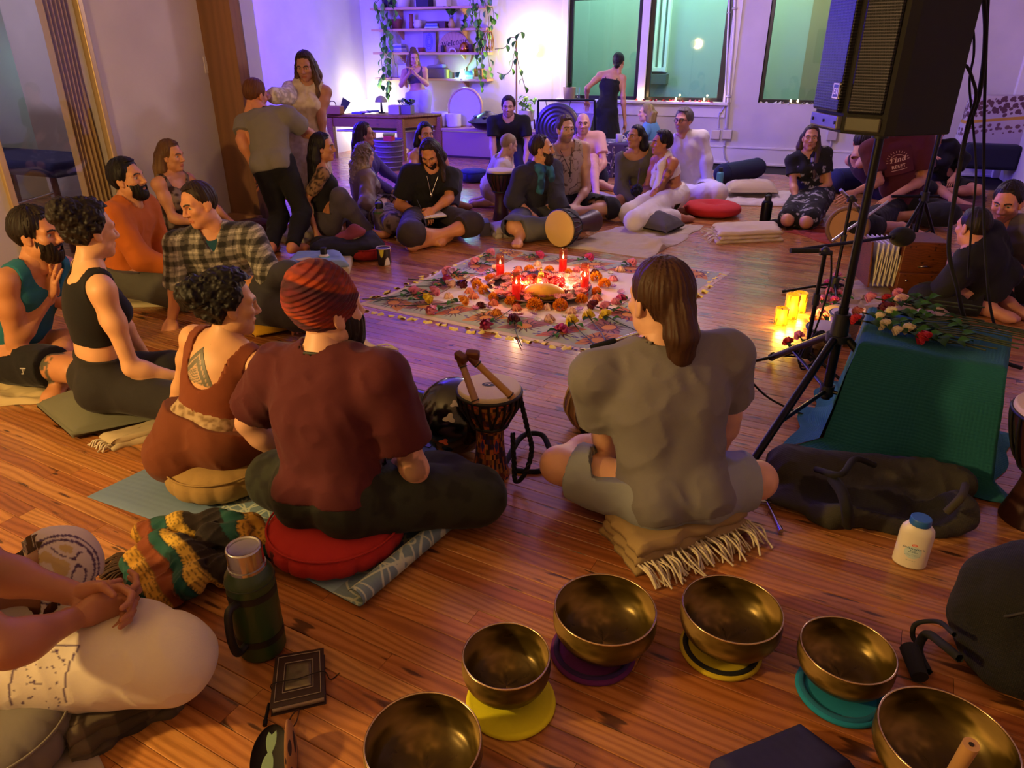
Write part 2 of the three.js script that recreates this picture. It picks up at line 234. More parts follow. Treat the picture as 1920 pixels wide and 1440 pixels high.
// spec: see the list in the people section. Local frame: x to the person's left, y up, z forward.
function person(o){
const s=o.scale??1,female=!!o.female,yaw=o.yaw,wide=o.wide??1,cell=o.cell??0.017;
const base=o.at.clone();base.y=0;
const Lx=V3(Math.cos(yaw),0,-Math.sin(yaw)),Lz=V3(Math.sin(yaw),0,Math.cos(yaw));
const W=(x,y,z)=>base.clone().addScaledVector(Lx,x).addScaledVector(Lz,z).setY(y);
const loc=(v)=>v.isVector3?v.clone():W(...v);
const pose=o.pose,hipH=o.hip??{cross:0.12,kneel:0.24,stand:0.93*s,side:0.13,chair:0.47}[pose];
const pelvis=o.pelvis?loc(o.pelvis):W(0,hipH,0);
// trunk
const lean=o.lean??[0,0.03],TL=(female?0.47:0.51)*s;
const neck=o.neck?loc(o.neck):W(lean[0],pelvis.y + Math.sqrt(Math.max(0.01,TL*TL - lean[0]**2 - lean[1]**2)),lean[1]);
const up=neck.clone().sub(pelvis).normalize(),tw=o.twist??0,TLr=neck.distanceTo(pelvis);
const fr=(a)=>{const r=V3(Math.cos(yaw + a),0,-Math.sin(yaw + a));r.addScaledVector(up,-r.dot(up)).normalize();return[r,r.clone().cross(up).normalize()];};
const[pr,pf]=fr(0),[cr,cf]=fr(tw),[mr,mf]=fr(tw*0.5);
const curve=o.slouch??0.02,T=(t,x=0,f=0)=>{const R=t > 0.7?cr:t < 0.3?pr:mr,Fv=t > 0.7?cf:t < 0.3?pf:mf;return pelvis.clone().addScaledVector(up,t*TLr).addScaledVector(R,x*s).addScaledVector(Fv,f*s - curve*Math.sin(t*Math.PI));};
const shW=(female?0.158:0.185)*wide,shT=o.shT??(female?0.88:0.86);
const sh={};for(const[k,sg]of[['L',1],['R',-1]]){sh[k]=T(shT,sg*shW,(o.shoulderFwd??0.01));if(o.shrug)sh[k].y +=o.shrug[k]??0;}
const torso=[
ellipsoid(T(0.0),[(female?0.165:0.158)*s*wide,0.12*s,0.118*s],pr,up,pf),ellipsoid(T(0.28),[(female?0.122:0.145)*s*wide,0.15*s,0.098*s],mr,up,mf),
ellipsoid(T(0.62),[(female?0.138:0.165)*s*wide,0.17*s,0.108*s],cr,up,cf),ellipsoid(T(0.8),[(female?0.128:0.145)*s*wide,0.085*s,0.085*s],cr,up,cf),
capsule(sh.L,T(0.98,0.03),0.052*s,0.05*s),capsule(sh.R,T(0.98,-0.03),0.052*s,0.05*s)];
if(female)for(const sg of[-1,1])torso.push(ellipsoid(T(0.63,sg*0.07,0.085),[0.066*s,0.066*s,0.056*s],cr,up,cf));
else for(const sg of[-1,1])torso.push(ellipsoid(T(0.72,sg*0.075,0.06),[0.08*s,0.06*s,0.04*s],cr,up,cf));
for(const sg of[-1,1])torso.push(ellipsoid(T(-0.06,sg*0.075,-0.06),[0.085*s,0.09*s,0.085*s],pr,up,pf));
if(o.belly)torso.push(ellipsoid(T(0.3,0,0.04),[0.14*s,0.14*s,0.11*s],mr,up,mf));
// head
const hl=o.head??{},headPos=hl.pos?loc(hl.pos):neck.clone().addScaledVector(up,0.145*s).addScaledVector(Lz,(hl.fwd??0.02)),hy=yaw +(hl.yaw??0);
const headQ=new THREE.Quaternion().setFromEuler(new THREE.Euler(hl.pitch??0,hy,hl.roll??0,'YXZ')),hs=(hl.scale??1)*(female?0.96:1)*s**0.5;
const headM=new THREE.Matrix4().compose(headPos,headQ,V3(hs,hs,hs)),H=(x,y,z)=>V3(x,y,z).applyMatrix4(headM);
const neckP=capsule(T(0.96,0,-0.015),H(0,-0.06,-0.02),(female?0.05:0.06)*s,(female?0.046:0.055)*s);
// arms
const A1=0.285*s,A2=0.255*s,arm={},armP=[],hands=[];
for(const[k,sg]of[['L',1],['R',-1]]){
const a=o['arm' + k]??{},S=sh[k],w=loc(a.hand??[sg*0.25,hipH + 0.1,0.3]),pole=a.pole?Lx.clone().multiplyScalar(a.pole[0]).addScaledVector(Lz,a.pole[2]).add(V3(0,a.pole[1],0)):Lx.clone().multiplyScalar(sg*0.7).addScaledVector(Lz,-0.6).add(V3(0,-0.5,0));
const e=a.elbow?loc(a.elbow):bend(S,w,A1,A2,pole);arm[k]={S,e,w};
const fat=(o.armFat??1)*(female?0.86:1)*s,mid=S.clone().lerp(e,0.4),fm=e.clone().lerp(w,0.25);
armP.push(capsule(S,mid,0.055*fat,0.05*fat),capsule(mid,e,0.05*fat,0.038*fat),capsule(e,fm,0.038*fat,0.042*fat),capsule(fm,w,0.042*fat,0.026*fat));
if(a.noHand)continue;
const dir=(a.dir?Lx.clone().multiplyScalar(a.dir[0]).addScaledVector(Lz,a.dir[2]).add(V3(0,a.dir[1],0)):w.clone().sub(e)).normalize();
let pn=a.palm?Lx.clone().multiplyScalar(a.palm[0]).addScaledVector(Lz,a.palm[2]).add(V3(0,a.palm[1],0)):V3(0,-1,0);pn.addScaledVector(dir,-pn.dot(dir));if(pn.lengthSq()< 1e-4)pn=Lz.clone().addScaledVector(dir,-Lz.dot(dir));pn.normalize();
const yv=dir.clone().negate(),xv=yv.clone().cross(pn);if(k==='R'){xv.negate();}
const hsz=(female?0.92:1)*s,m=new THREE.Matrix4().makeBasis(xv.multiplyScalar(hsz),yv.multiplyScalar(hsz),pn.multiplyScalar(hsz)).setPosition(w);
hands.push([a.grip??'relaxed',m,m.determinant()< 0]);
}
// legs
const L1=0.43*s,L2=0.41*s,leg={},thigh=[],calf=[],foot=[];
for(const[k,sg]of[['L',1],['R',-1]]){
const a=o['leg' + k]??{},hip=T(-0.05,sg*0.085,0.0);
const d={cross:{foot:[-sg*0.12,0.085,0.3 + sg*0.06],pole:[sg,0.12,0.5],toe:[-sg,-0.25,0.35]},kneel:{foot:[sg*0.1,0.065,-0.1],pole:[sg*0.25,0.0,1],toe:[-sg*0.2,-0.1,-1]},stand:{foot:[sg*0.1,0.08,0],pole:[0,0,1],toe:[sg*0.25,-0.3,1]},side:{foot:[0.28 + sg*0.06,0.07,-0.06],pole:[-1 +(sg > 0?0.7:0),0.05,1.1],toe:[0.6,-0.1,-0.9]},chair:{foot:[sg*0.12,0.07,0.42],pole:[0,1,0.6],toe:[0,-0.2,1]}}[pose];
const fpos=loc(a.foot??d.foot),pl=a.pole??d.pole,pole=Lx.clone().multiplyScalar(pl[0]).addScaledVector(Lz,pl[2]).add(V3(0,pl[1],0));
const kn=a.knee?loc(a.knee):bend(hip,fpos,L1,L2,pole);if(kn.y < 0.075)kn.y=0.075;leg[k]={hip,kn,f:fpos};
const g=(o.legFat??1)*s,fm=kn.clone().lerp(fpos,0.3),td=a.toe??d.toe,toe=Lx.clone().multiplyScalar(td[0]).addScaledVector(Lz,td[2]).add(V3(0,td[1],0)).normalize();
thigh.push(capsule(hip,kn,0.09*g,0.06*g));calf.push(capsule(kn,fm,0.057*g,0.058*g),capsule(fm,fpos,0.056*g,0.037*g));
const ballP=fpos.clone().addScaledVector(toe,0.14*s),tip=fpos.clone().addScaledVector(toe,0.19*s);for(const q of[ballP,tip])q.y=Math.max(q.y - 0.02,0.03);
const side=toe.clone().cross(V3(0,1,0)).normalize().multiplyScalar(0.022*s),heel=fpos.clone().addScaledVector(toe,-0.03);heel.y=Math.max(0.035,heel.y - 0.03);
foot.push(capsule(heel,ballP,0.034*s,0.03*s),capsule(fpos,ballP,0.034*s,0.026*s),capsule(ballP.clone().add(side),tip.clone().add(side),0.022*s,0.015*s),capsule(ballP.clone().sub(side),tip.clone().sub(side),0.024*s,0.017*s));
}
const skin=Array.isArray(o.skin)?o.skin:SKIN[o.skin??'fair'],hairC=o.hair?lin(o.hair.color):[0.05,0.03,0.02];
const all=joined([...torso,neckP,...armP,...thigh,...calf,...foot],0.035);
const g=new THREE.Group();g.name='person';g.name=numbered('person');scene.add(g);g.position.copy(base);tag(g,o.label,'person');
const rel=new THREE.Matrix4().makeTranslation(-base.x,0,-base.z),put=(name,geo,m,label)=>{geo.applyMatrix4(rel);return part(g,name,geo,m,label);};
const up1=up,torsoLocal=(x,y,z)=>{const q=V3(x - pelvis.x,y - pelvis.y,z - pelvis.z);return[q.dot(cr),q.dot(up1)/ TLr,q.dot(cf)];};
const skinTone=(x,y,z)=>{const v=1 + 0.08*noise3(x*30,y*30,z*30);return[skin[0]*v,skin[1]*v,skin[2]*v];};
const env={torso,T,H,W,torsoLocal,sh,arm,leg,headM,pelvis,neck,up,cr,cf,pr,pf,s};
const skinCol=(x,y,z,nx,ny,nz)=>(o.tattoo&&o.tattoo(x,y,z,env,skinTone(x,y,z),nx,ny,nz))||skinTone(x,y,z);
const headT=template('head' + female +(cell < 0.0125),()=>nets(headField(female),cell < 0.0125?0.0032:0.0046));
const lip=female?[skin[0]*0.8,skin[1]*0.5,skin[2]*0.5]:[skin[0]*0.82,skin[1]*0.62,skin[2]*0.6],stub=o.stubble??0;
const tp=headT.attributes.position,hcol=(i)=>{const x=tp.getX(i),y=tp.getY(i),z=tp.getZ(i),c=headClass(x,y,z);if(c===1)return lip;if(c===2)return[0.4,0.37,0.34];if(c===3)return[0.03,0.02,0.015];if(c===4)return[hairC[0]*0.7,hairC[1]*0.7,hairC[2]*0.7];const b=skinTone(x*2,y*2,z*2),q=stub*smooth(-0.03,-0.055,y)*smooth(-0.14,-0.11,y)*smooth(-0.01,0.02,z);return b.map((v,k)=>mix(v,hairC[k],q));};
const pieces=[nets(all,cell,skinCol),paint(placed(headT,headM),(x,y,z,i)=>hcol(i))];
for(const[grip,m,flip]of hands)pieces.push(paint(placed(template('hand' + grip +(cell < 0.0125),()=>nets(handField(grip),cell < 0.0125?0.0033:0.0048)),m,flip),skinTone));
put('body',mergeGeometries(pieces),skinMat);
env.group=g;env.put=put;
// clothes
const limbCut=(list,a,b,t,r1)=>capsule(a,a.clone().lerp(b,t),r1[0],mix(r1[0],r1[1],t));
for(const c of o.clothes??[]){
const th=c.thick??0.012,col=typeof c.color==='function'?c.color:(()=>{const q=lin(c.color);return()=>q;})(),fold=c.fold??0.006,prims=[],minus=[];
if(c.type==='top'||c.type==='dress'){
prims.push(...torso.slice(c.bare?1:0));
const sl=c.sleeve??0.5,fat=(o.armFat??1)*(female?0.86:1)*s;
if(sl > 0)for(const k of c.sleeveOf??['L','R']){
const A=arm[k],lo=c.loose??0.006;
if(sl <=1)prims.push(limbCut(0,A.S,A.e,sl,[0.056*fat + lo*0.5,0.046*fat + lo]));else prims.push(capsule(A.S,A.e,0.056*fat + lo*0.5,0.042*fat + lo),limbCut(0,A.e,A.w,sl - 1,[0.043*fat + lo,0.03*fat + lo*(c.bell??1)]));
}
for(const k of['L','R'])if(sl > 0&&sl < 1.98){const A=arm[k],d=sl <=1?A.e.clone().sub(A.S).normalize():A.w.clone().sub(A.e).normalize(),p=sl <=1?A.S.clone().lerp(A.e,sl):A.e.clone().lerp(A.w,sl - 1);minus.push([d,p,0.068 +(c.loose??0)*1.3]);}
if(c.type==='dress')for(const e of c.skirt(env))prims.push(e);
}else if(c.type==='pants'){
prims.push(torso[0],torso[1],...torso.filter((p,i)=>i >=torso.length -(o.belly?3:2)&&i < torso.length -(o.belly?1:0)));
const gl=(o.legFat??1)*s,lo=c.loose??0.004,len=c.len??2;
for(const k of['L','R']){const Q=leg[k];if(len <=1)prims.push(limbCut(0,Q.hip,Q.kn,len,[0.09*gl + lo,0.062*gl + lo]));else{const fm=Q.kn.clone().lerp(Q.f,0.3),en=Q.kn.clone().lerp(Q.f,len - 1);prims.push(capsule(Q.hip,Q.kn,0.09*gl + lo,0.062*gl + lo));if(len - 1 < 0.3)prims.push(capsule(Q.kn,en,0.058*gl + lo,0.06*gl + lo));else prims.push(capsule(Q.kn,fm,0.058*gl + lo,0.06*gl + lo),capsule(fm,en,0.06*gl + lo,mix(0.06,0.04,(len - 1.3)/ 0.7)*gl + lo*(c.bell??1)));}
const d=len <=1?Q.kn.clone().sub(Q.hip).normalize():Q.f.clone().sub(Q.kn).normalize(),p=len <=1?Q.hip.clone().lerp(Q.kn,len):Q.kn.clone().lerp(Q.f,len - 1);minus.push([d,p,0.1 +(c.loose??0)]);}
}else if(c.type==='field')prims.push(...c.prims(env));
const inner=joined(prims,c.k??0.04,th),hem=c.hem??(c.type==='pants'?null:-0.12),top=c.top,nk=c.neckline,hemP=hem !==null&&hem !==undefined&&c.type !=='field'?T(hem):null,topP=top !==undefined?T(top):c.type==='pants'?T(c.waist??0.2):null;
const cutR=0.235*s*Math.sqrt(wide),extra=c.cut?c.cut(env):[],ns=o.seed??1;
const f=(x,y,z)=>{
let d=inner(x,y,z);if(d > 0.09)return d;
if(fold&&d < 0.04&&d > -0.04){const a=x*up.x + y*up.y + z*up.z;d +=fold*(noise3(x*11 + ns,a*7,z*11)*0.7 + Math.abs(noise3(x*17 + a*9,a*13 - x*6,z*17 + ns))*0.9 - 0.25);}
for(const[n,p,r]of minus){const dx=x - p.x,dy=y - p.y,dz=z - p.z;const q=dx*n.x + dy*n.y + dz*n.z;if(q > -0.05&&q < r + 0.01&&dx*dx + dy*dy + dz*dz - q*q < r*r)d=Math.max(d,q);}
for(const[P,sg]of[[hemP&&c.type !=='dress'?hemP:null,-1],[topP,1]])if(P){const dx=x - P.x,dy=y - P.y,dz=z - P.z,a=dx*up.x + dy*up.y + dz*up.z,r2=dx*dx + dy*dy + dz*dz - a*a;if(r2 < cutR*cutR)d=Math.max(d,sg*a);}
for(const e of extra)d=Math.max(d,-e(x,y,z));
return d;
};
if(nk){
const cut=nk==='crew'?[ellipsoid(T(1.06,0,0.01),[0.075*s,0.075*s,0.085*s],cr,up,cf)]:nk==='v'?[ellipsoid(T(1.06,0,0.0),[0.07*s,0.06*s,0.08*s],cr,up,cf),capsule(T(1.0,0,0.1),T(0.78,0,0.12),0.055*s,0.012)]:nk==='tank'?[ellipsoid(T(1.02,0,0.02),[0.1*s,0.13*s,0.16*s],cr,up,cf)]:nk==='deepBack'?[ellipsoid(T(1.02,0,0.0),[0.1*s,0.1*s,0.2*s],cr,up,cf),ellipsoid(T(0.86,-0.01,-0.12),[0.082*s,0.12*s,0.1*s],cr,up,cf)]:nk==='wide'?[ellipsoid(T(1.03,0,0.03),[0.14*s,0.11*s,0.15*s],cr,up,cf)]:[];
extra.push(...cut);if(c.bare)for(const k of['L','R'])extra.push(ellipsoid(sh[k].clone().addScaledVector(cr,(k==='L'?1:-1)*0.035),[(c.armhole??0.072)*s,0.13*s,0.14*s],cr,up,cf));
}
f.lo=inner.lo;f.hi=inner.hi;f.prune=inner.prune;put(c.name,nets(f,c.cell??cell,(x,y,z,nx,ny,nz)=>col(x,y,z,env,nx,ny,nz)),c.mat??clothMat,c.label);
}
// hair and beard, in the head's frame
const inv=headM.clone().invert(),toHead=(v)=>v.clone().applyMatrix4(inv);
const hairPiece=(name,field,c,amp=0.003,freq=60,cl)=>{
const f=(x,y,z)=>{let d=field(x,y,z);if(Math.abs(d)< 0.03){const a=Math.atan2(x,z + 0.02);d +=hr?.style==='curly'&&name==='hair'?amp*(noise3(x*48,y*48,z*48)+ 0.6*noise3(x*95 + 3,y*95,z*95)):amp*(noise3(a*freq*0.16 + 9,y*freq*0.12,freq*0.02*z)+ 0.7*noise3(a*freq*0.4,y*freq*0.25,z*freq*0.3 + 5));}return d;};
f.lo=field.lo;f.hi=field.hi;const geo=nets(f,cl??(cell < 0.0125?0.005:0.0065),(x,y,z)=>{const v=0.8 + 0.45*(noise3(Math.atan2(x,z + 0.02)*14,y*9,z*12)*0.5 + 0.5);const t=o.hair?.tip&&name==='hair'?smooth(0.05,-0.15,y)*(0.5 + 0.5*noise3(x*50,y*8,z*50)):0;const b=t?c.map((q,k)=>mix(q,lin(o.hair.tip)[k],clamp(t))):c;return b.map((q)=>q*v);});
geo.applyMatrix4(headM);put(name,geo,hairMat);
};
const hr=o.hair;
if(hr&&hr.style !=='bald'){
const g0=hr.grow??(hr.style==='short'?0.012:hr.style==='buzz'?0.004:0.018),cap=ellipsoid(V3(0,0.03,-0.016),[0.0755*(female?0.95:1)+ g0*0.8,0.088 + g0,0.096 + g0*0.8]),line=hr.line??0.06,nape=hr.nape??-0.085;
const pr2=[];
const ends=(hr.ends??[]).map((q)=>q.map((e)=>Array.isArray(e[0])?e:e));
if((hr.style==='long'||hr.style==='curly')&&hr.down !==0){const dn=hr.down??0.3;for(const[x,z,r]of[[-0.06,-0.05,0.045],[0.06,-0.05,0.045],[0,-0.085,0.05],[-0.035,-0.085,0.045],[0.035,-0.085,0.045]]){const a=V3(x,0.0,z),bw=toHead(H(x*1.25,-0.1,z).add(V3(0,-dn + 0.1,0)).addScaledVector(cf,-0.05 - 0.1*lean[1]));const mdl=V3(x*1.25,-0.1,z - 0.015);pr2.push(capsule(a,mdl,r,r*1.05),capsule(mdl,bw,r*1.05,r*(hr.taper??0.6)));}}
if(hr.front)for(const sg of hr.front){const a=V3(sg*0.072,0.0,0.01),b=V3(sg*0.088,-0.13,0.02),c=toHead(H(sg*0.09,-0.13,0.03).add(V3(0,-(hr.frontDown??0.14),0)).addScaledVector(cf,0.05));pr2.push(capsule(a,b,0.026,0.032),capsule(b,c,0.032,0.018));}
if(hr.bun)pr2.push(ellipsoid(V3(...hr.bun.slice(0,3)),[hr.bun[3],hr.bun[3]*0.9,hr.bun[3]]));
for(const q of hr.tails??[])for(let i=0;i + 1 < q.length;i++)pr2.push(capsule(V3(...q[i]),V3(...q[i + 1]),q[i][3],q[i + 1][3]));
const fr2=(x,y,z)=>{const sd=Math.abs(x),side=smooth(0.03,0.06,sd);let d=cap(x,y,z);const lim=mix(line - 0.05*smooth(0.09,0.03,y),line - 0.008 - 0.032*smooth(0.07,-0.02,y),side),ear=Math.min(z + 0.028,-0.02 - y),e=Math.max(y > 0.1?-0.03:z - lim,nape - y,ear);
d +=g0*0.8*smooth(-0.028,0,e);d=Math.max(d,e*0.9);for(const e of pr2)d=smin(d,e(x,y,z),0.02);if(pr2.length&&z > 0.02&&sd < 0.066&&y < 0.075)d=Math.max(d,z - 0.035);return d;};
fr2.lo=cap.lo.clone();fr2.hi=cap.hi.clone();for(const e of pr2){fr2.lo.min(e.lo);fr2.hi.max(e.hi);}fr2.lo.subScalar(0.015);fr2.hi.addScalar(0.015);
hairPiece('hair',fr2,hairC,hr.amp??(hr.style==='curly'?0.009:hr.style==='buzz'?0.001:0.004),hr.freq??(hr.style==='curly'?110:60),hr.cell);
}
if(o.beard){
const gb=o.beard.grow??0.012,sk=joined([ellipsoid(V3(0,-0.048,0.026),[0.058 + gb*0.6,0.076 + gb,0.06 + gb]),ellipsoid(V3(0,-0.105,0.058 + gb*0.4),[0.034,0.02 + gb*1.3,0.026 + gb*0.5])],0.03);
const f=(x,y,z)=>{let d=sk(x,y,z);const up2=Math.abs(x)< 0.03?-0.05:-0.05 +(Math.abs(x)- 0.03)*1.6;d=Math.max(d,y - up2,-(z - 0.0));const mouth=Math.hypot(x*0.55,(y + 0.067)*1.3,0)- 0.012;d=Math.max(d,-mouth);return d;};
f.lo=V3(-0.08,-0.16,-0.03);f.hi=V3(0.08,0.0,0.12);hairPiece('beard',f,o.beard.color?lin(o.beard.color):hairC,0.003,80);
}
if(o.beanie){
const cap=joined([ellipsoid(V3(0,0.035,-0.02),[0.09,0.1,0.108]),ellipsoid(V3(0,0.075,-0.045),[0.078,0.08,0.085])],0.05);
const f=(x,y,z)=>{const low=-0.058 +(z + 0.02)*0.5 + 0.02*smooth(0.02,0.08,z);let d=cap(x,y,z);const q=y - low,ring=0.0022*Math.sin(q*380 + 1.2*noise3(x*20,y*20,z*20));d +=ring + 0.004*noise3(x*26,y*26,z*26);return Math.max(d,-q);};
f.lo=V3(-0.1,-0.12,-0.14);f.hi=V3(0.1,0.17,0.1);const cs=[lin(0x8c2a1d),lin(0xb8481f),lin(0x6b1d2c),lin(0x9c3a3a),lin(0x5a2238)];
const geo=nets(f,0.0042,(x,y,z)=>{const b=(y*42 + z*14 + noise3(x*9,y*9,z*9)*1.1),i=Math.floor(b),t=smooth(0.7,1,b - i),A=cs[((i*7)% 5 + 5)% 5],B2=cs[(((i + 1)*7)% 5 + 5)% 5],v=0.62 + 0.3*noise3(x*60,y*120,z*60);return A.map((q,k)=>mix(q,B2[k],t)*v);});
geo.applyMatrix4(headM);put('knitted_cap',geo,beanieMat);
}
if(o.after)o.after(env);
return env;
}
// ---------- the room ----------
const WA=rad(21),UX=V3(Math.cos(WA),0,Math.sin(WA)),UN=V3(-Math.sin(WA),0,Math.cos(WA));
const B0=F(1525,315).setY(0),E1=F(455,425).setY(0),CEIL=3.5;
const SB=(px,py)=>{const p=onPlane(px,py,B0,UN);return[p.clone().sub(B0).dot(UX),p.y];};
const onB=(s,y,out=0)=>B0.clone().addScaledVector(UX,s).addScaledVector(UN,out).setY(y);
const TL=(px,py)=>{const p=onPlane(px,py,E1,UX);return[p.clone().sub(E1).dot(UN),p.y];};
const onL=(t,y,out=0)=>E1.clone().addScaledVector(UN,t).addScaledVector(UX,out).setY(y);
const wallQ=new THREE.Matrix4().makeBasis(UX,V3(0,1,0),UN);
const wallBox=(p,w,h,d,bev=0)=>{const g=box(w,h,d,[0,0,0],[0,0,0],bev);g.applyMatrix4(wallQ.clone().setPosition(p));return g;};
const plasterBump=tex(256,256,(x,y)=>{const v=0.5 + 0.4*tNoise(x,y,6,5);return[v,v,v];},false);
const plasterTone=tex(256,256,(x,y)=>{const v=0.93 + 0.05*tNoise(x,y,4,4);return[v,v,v];});
function metricUV(g){const p=g.attributes.position,n=g.attributes.normal,uv=new Float32Array(p.count*2);for(let i=0;i < p.count;i++){const v=V3(p.getX(i),p.getY(i),p.getZ(i));const ny=Math.abs(n.getY(i));uv[i*2]=ny > 0.7?v.x:v.dot(UX)+ v.dot(UN);uv[i*2 + 1]=ny > 0.7?v.z:v.y;}g.setAttribute('uv',new THREE.BufferAttribute(uv,2));return g;}
const wallMat=mat(0xddd6cf,0.85,{map:rep(plasterTone,0.6,0.6),bumpMap:rep(plasterBump,0.7,0.7),bumpScale:0.003});
const trimMat=mat(0xe2dcd6,0.5),ceilMat=mat(0xd6d0ca,0.9);
// floor: single boards, joints recessed
const BA=rad(28.5),BD=V3(Math.cos(BA),0,Math.sin(BA)),BP=V3(-Math.sin(BA),0,Math.cos(BA));
const woodTex=tex(1024,256,(x,y)=>{
const wv=tNoise(x,y,3,3)*0.09,ring=Math.sin((y + wv + 0.12*tNoise(x,y*0.5,4,2))*70)*0.5 + 0.5,fine=tNoise(x*0.5,y,128,2)*0.5 + 0.5,band=tNoise(x,y,2,3);
let v=0.84 + 0.13*band - 0.13*ring*ring + 0.1*(fine - 0.5);const st=tNoise(x + 0.31,y + 0.17,9,3);if(st > 0.42)v*=mix(1,0.5,smooth(0.42,0.55,st));
return[v*1.0,v*0.96 - 0.03*ring,v*0.84 - 0.06*ring];
});
const floorGloss=tex(256,256,(x,y)=>{const v=0.27 + 0.09*tNoise(x,y,6,4);return[v,v,v];},false);
const boardTones=[0xd99b62,0xcf8d59,0xe2a76b,0xc48150,0xd5945d,0xb8744a].map((c)=>new THREE.MeshPhysicalMaterial({color:c,map:woodTex,roughness:1,roughnessMap:rep(floorGloss,0.5,0.5),bumpMap:woodTex,bumpScale:0.0004,specularIntensity:1,clearcoat:0.25,clearcoatRoughness:0.2}));
{
const floor=new THREE.Group();floor.name='floor';floor.userData.kind='structure';scene.add(floor);
const bw=0.066,r=rng(11),list=[];
const boardGeo=(len,u0,v0)=>{const w=bw / 2 - 0.0006,c=0.0016,h=0.012,L=len / 2 - 0.0006,q=[];
const g=new THREE.BufferGeometry(),P=[],U=[],N=[];const prof=[[-w,-h],[-w,-c],[-w + c,0],[w - c,0],[w,-c],[w,-h]];
for(let i=0;i < 5;i++){const[z0,y0]=prof[i],[z1,y1]=prof[i + 1],nl=Math.hypot(z1 - z0,y1 - y0),n=[0,(z1 - z0)/ nl,-(y1 - y0)/ nl];for(const[x,z,y]of[[-L,z0,y0],[-L,z1,y1],[L,z1,y1],[-L,z0,y0],[L,z1,y1],[L,z0,y0]]){P.push(x,y,z);N.push(...n);U.push((x + u0)*0.55,(z + v0)*3.4);}}
for(const e of[-L,L])for(const[z,y]of e < 0?[[-w,-h],[w,-h],[w,0],[-w,-h],[w,0],[-w,0]]:[[-w,-h],[w,0],[w,-h],[-w,-h],[-w,0],[w,0]]){P.push(e,y,z);N.push(Math.sign(e),0,0);U.push(e,z);}
g.setAttribute('position',new THREE.Float32BufferAttribute(P,3));g.setAttribute('normal',new THREE.Float32BufferAttribute(N,3));g.setAttribute('uv',new THREE.Float32BufferAttribute(U,2));g.rotateY(-BA);return g;};
for(let row=-160;row < 140;row++){
let s=-14 - r()*2;const pr=row*bw;
while(s < 14){const len=0.9 + r()*r()*3.2;const c=BD.clone().multiplyScalar(s + len / 2).addScaledVector(BP,pr);s +=len;if(c.z > 3.2||c.z < -16||Math.abs(c.x)> 12){if(!(Math.abs(c.x)< 13&&c.z < 3.4))continue;}
let vis=0;for(const t of[-0.45,-0.2,0,0.2,0.45]){const p=c.clone().addScaledVector(BD,len*t);if(p.z < -0.9){const q=proj(p);if(q[0]> -20&&q[0]< 1940&&q[1]> 60&&q[1]< 1500)vis=Math.max(vis,1 /(p.z*p.z));}}
list.push({c,len,vis,tone:Math.floor(r()*6),u:r()*9,v:r()*9});}
}
list.sort((a,b)=>b.vis - a.vis);const rest=[[],[],[]];
list.forEach((b,i)=>{const g=boardGeo(b.len,b.u,b.v);if(i < 300&&b.vis > 0){const m=part(floor,'floor_board',g,boardTones[b.tone]);m.position.copy(b.c);}else{g.translate(b.c.x,0,b.c.z);rest[b.tone % 3].push(g);}});
rest.forEach((l,i)=>{const o=part(floor,'floor_board_field',merge(l),boardTones[[0,4,1][i]]);o.userData.kind='stuff';});
part(floor,'subfloor',box(28,0.2,22,[-1,-0.113,-6]),mat(0x160a05,0.9));
}
// ceiling, closing walls
struct('ceiling',metricUV(box(30,0.25,24,[-1,CEIL + 0.125,-6])),ceilMat);
struct('wall_rear',metricUV(box(30,CEIL,0.25,[-1,CEIL / 2,3.1])),wallMat);
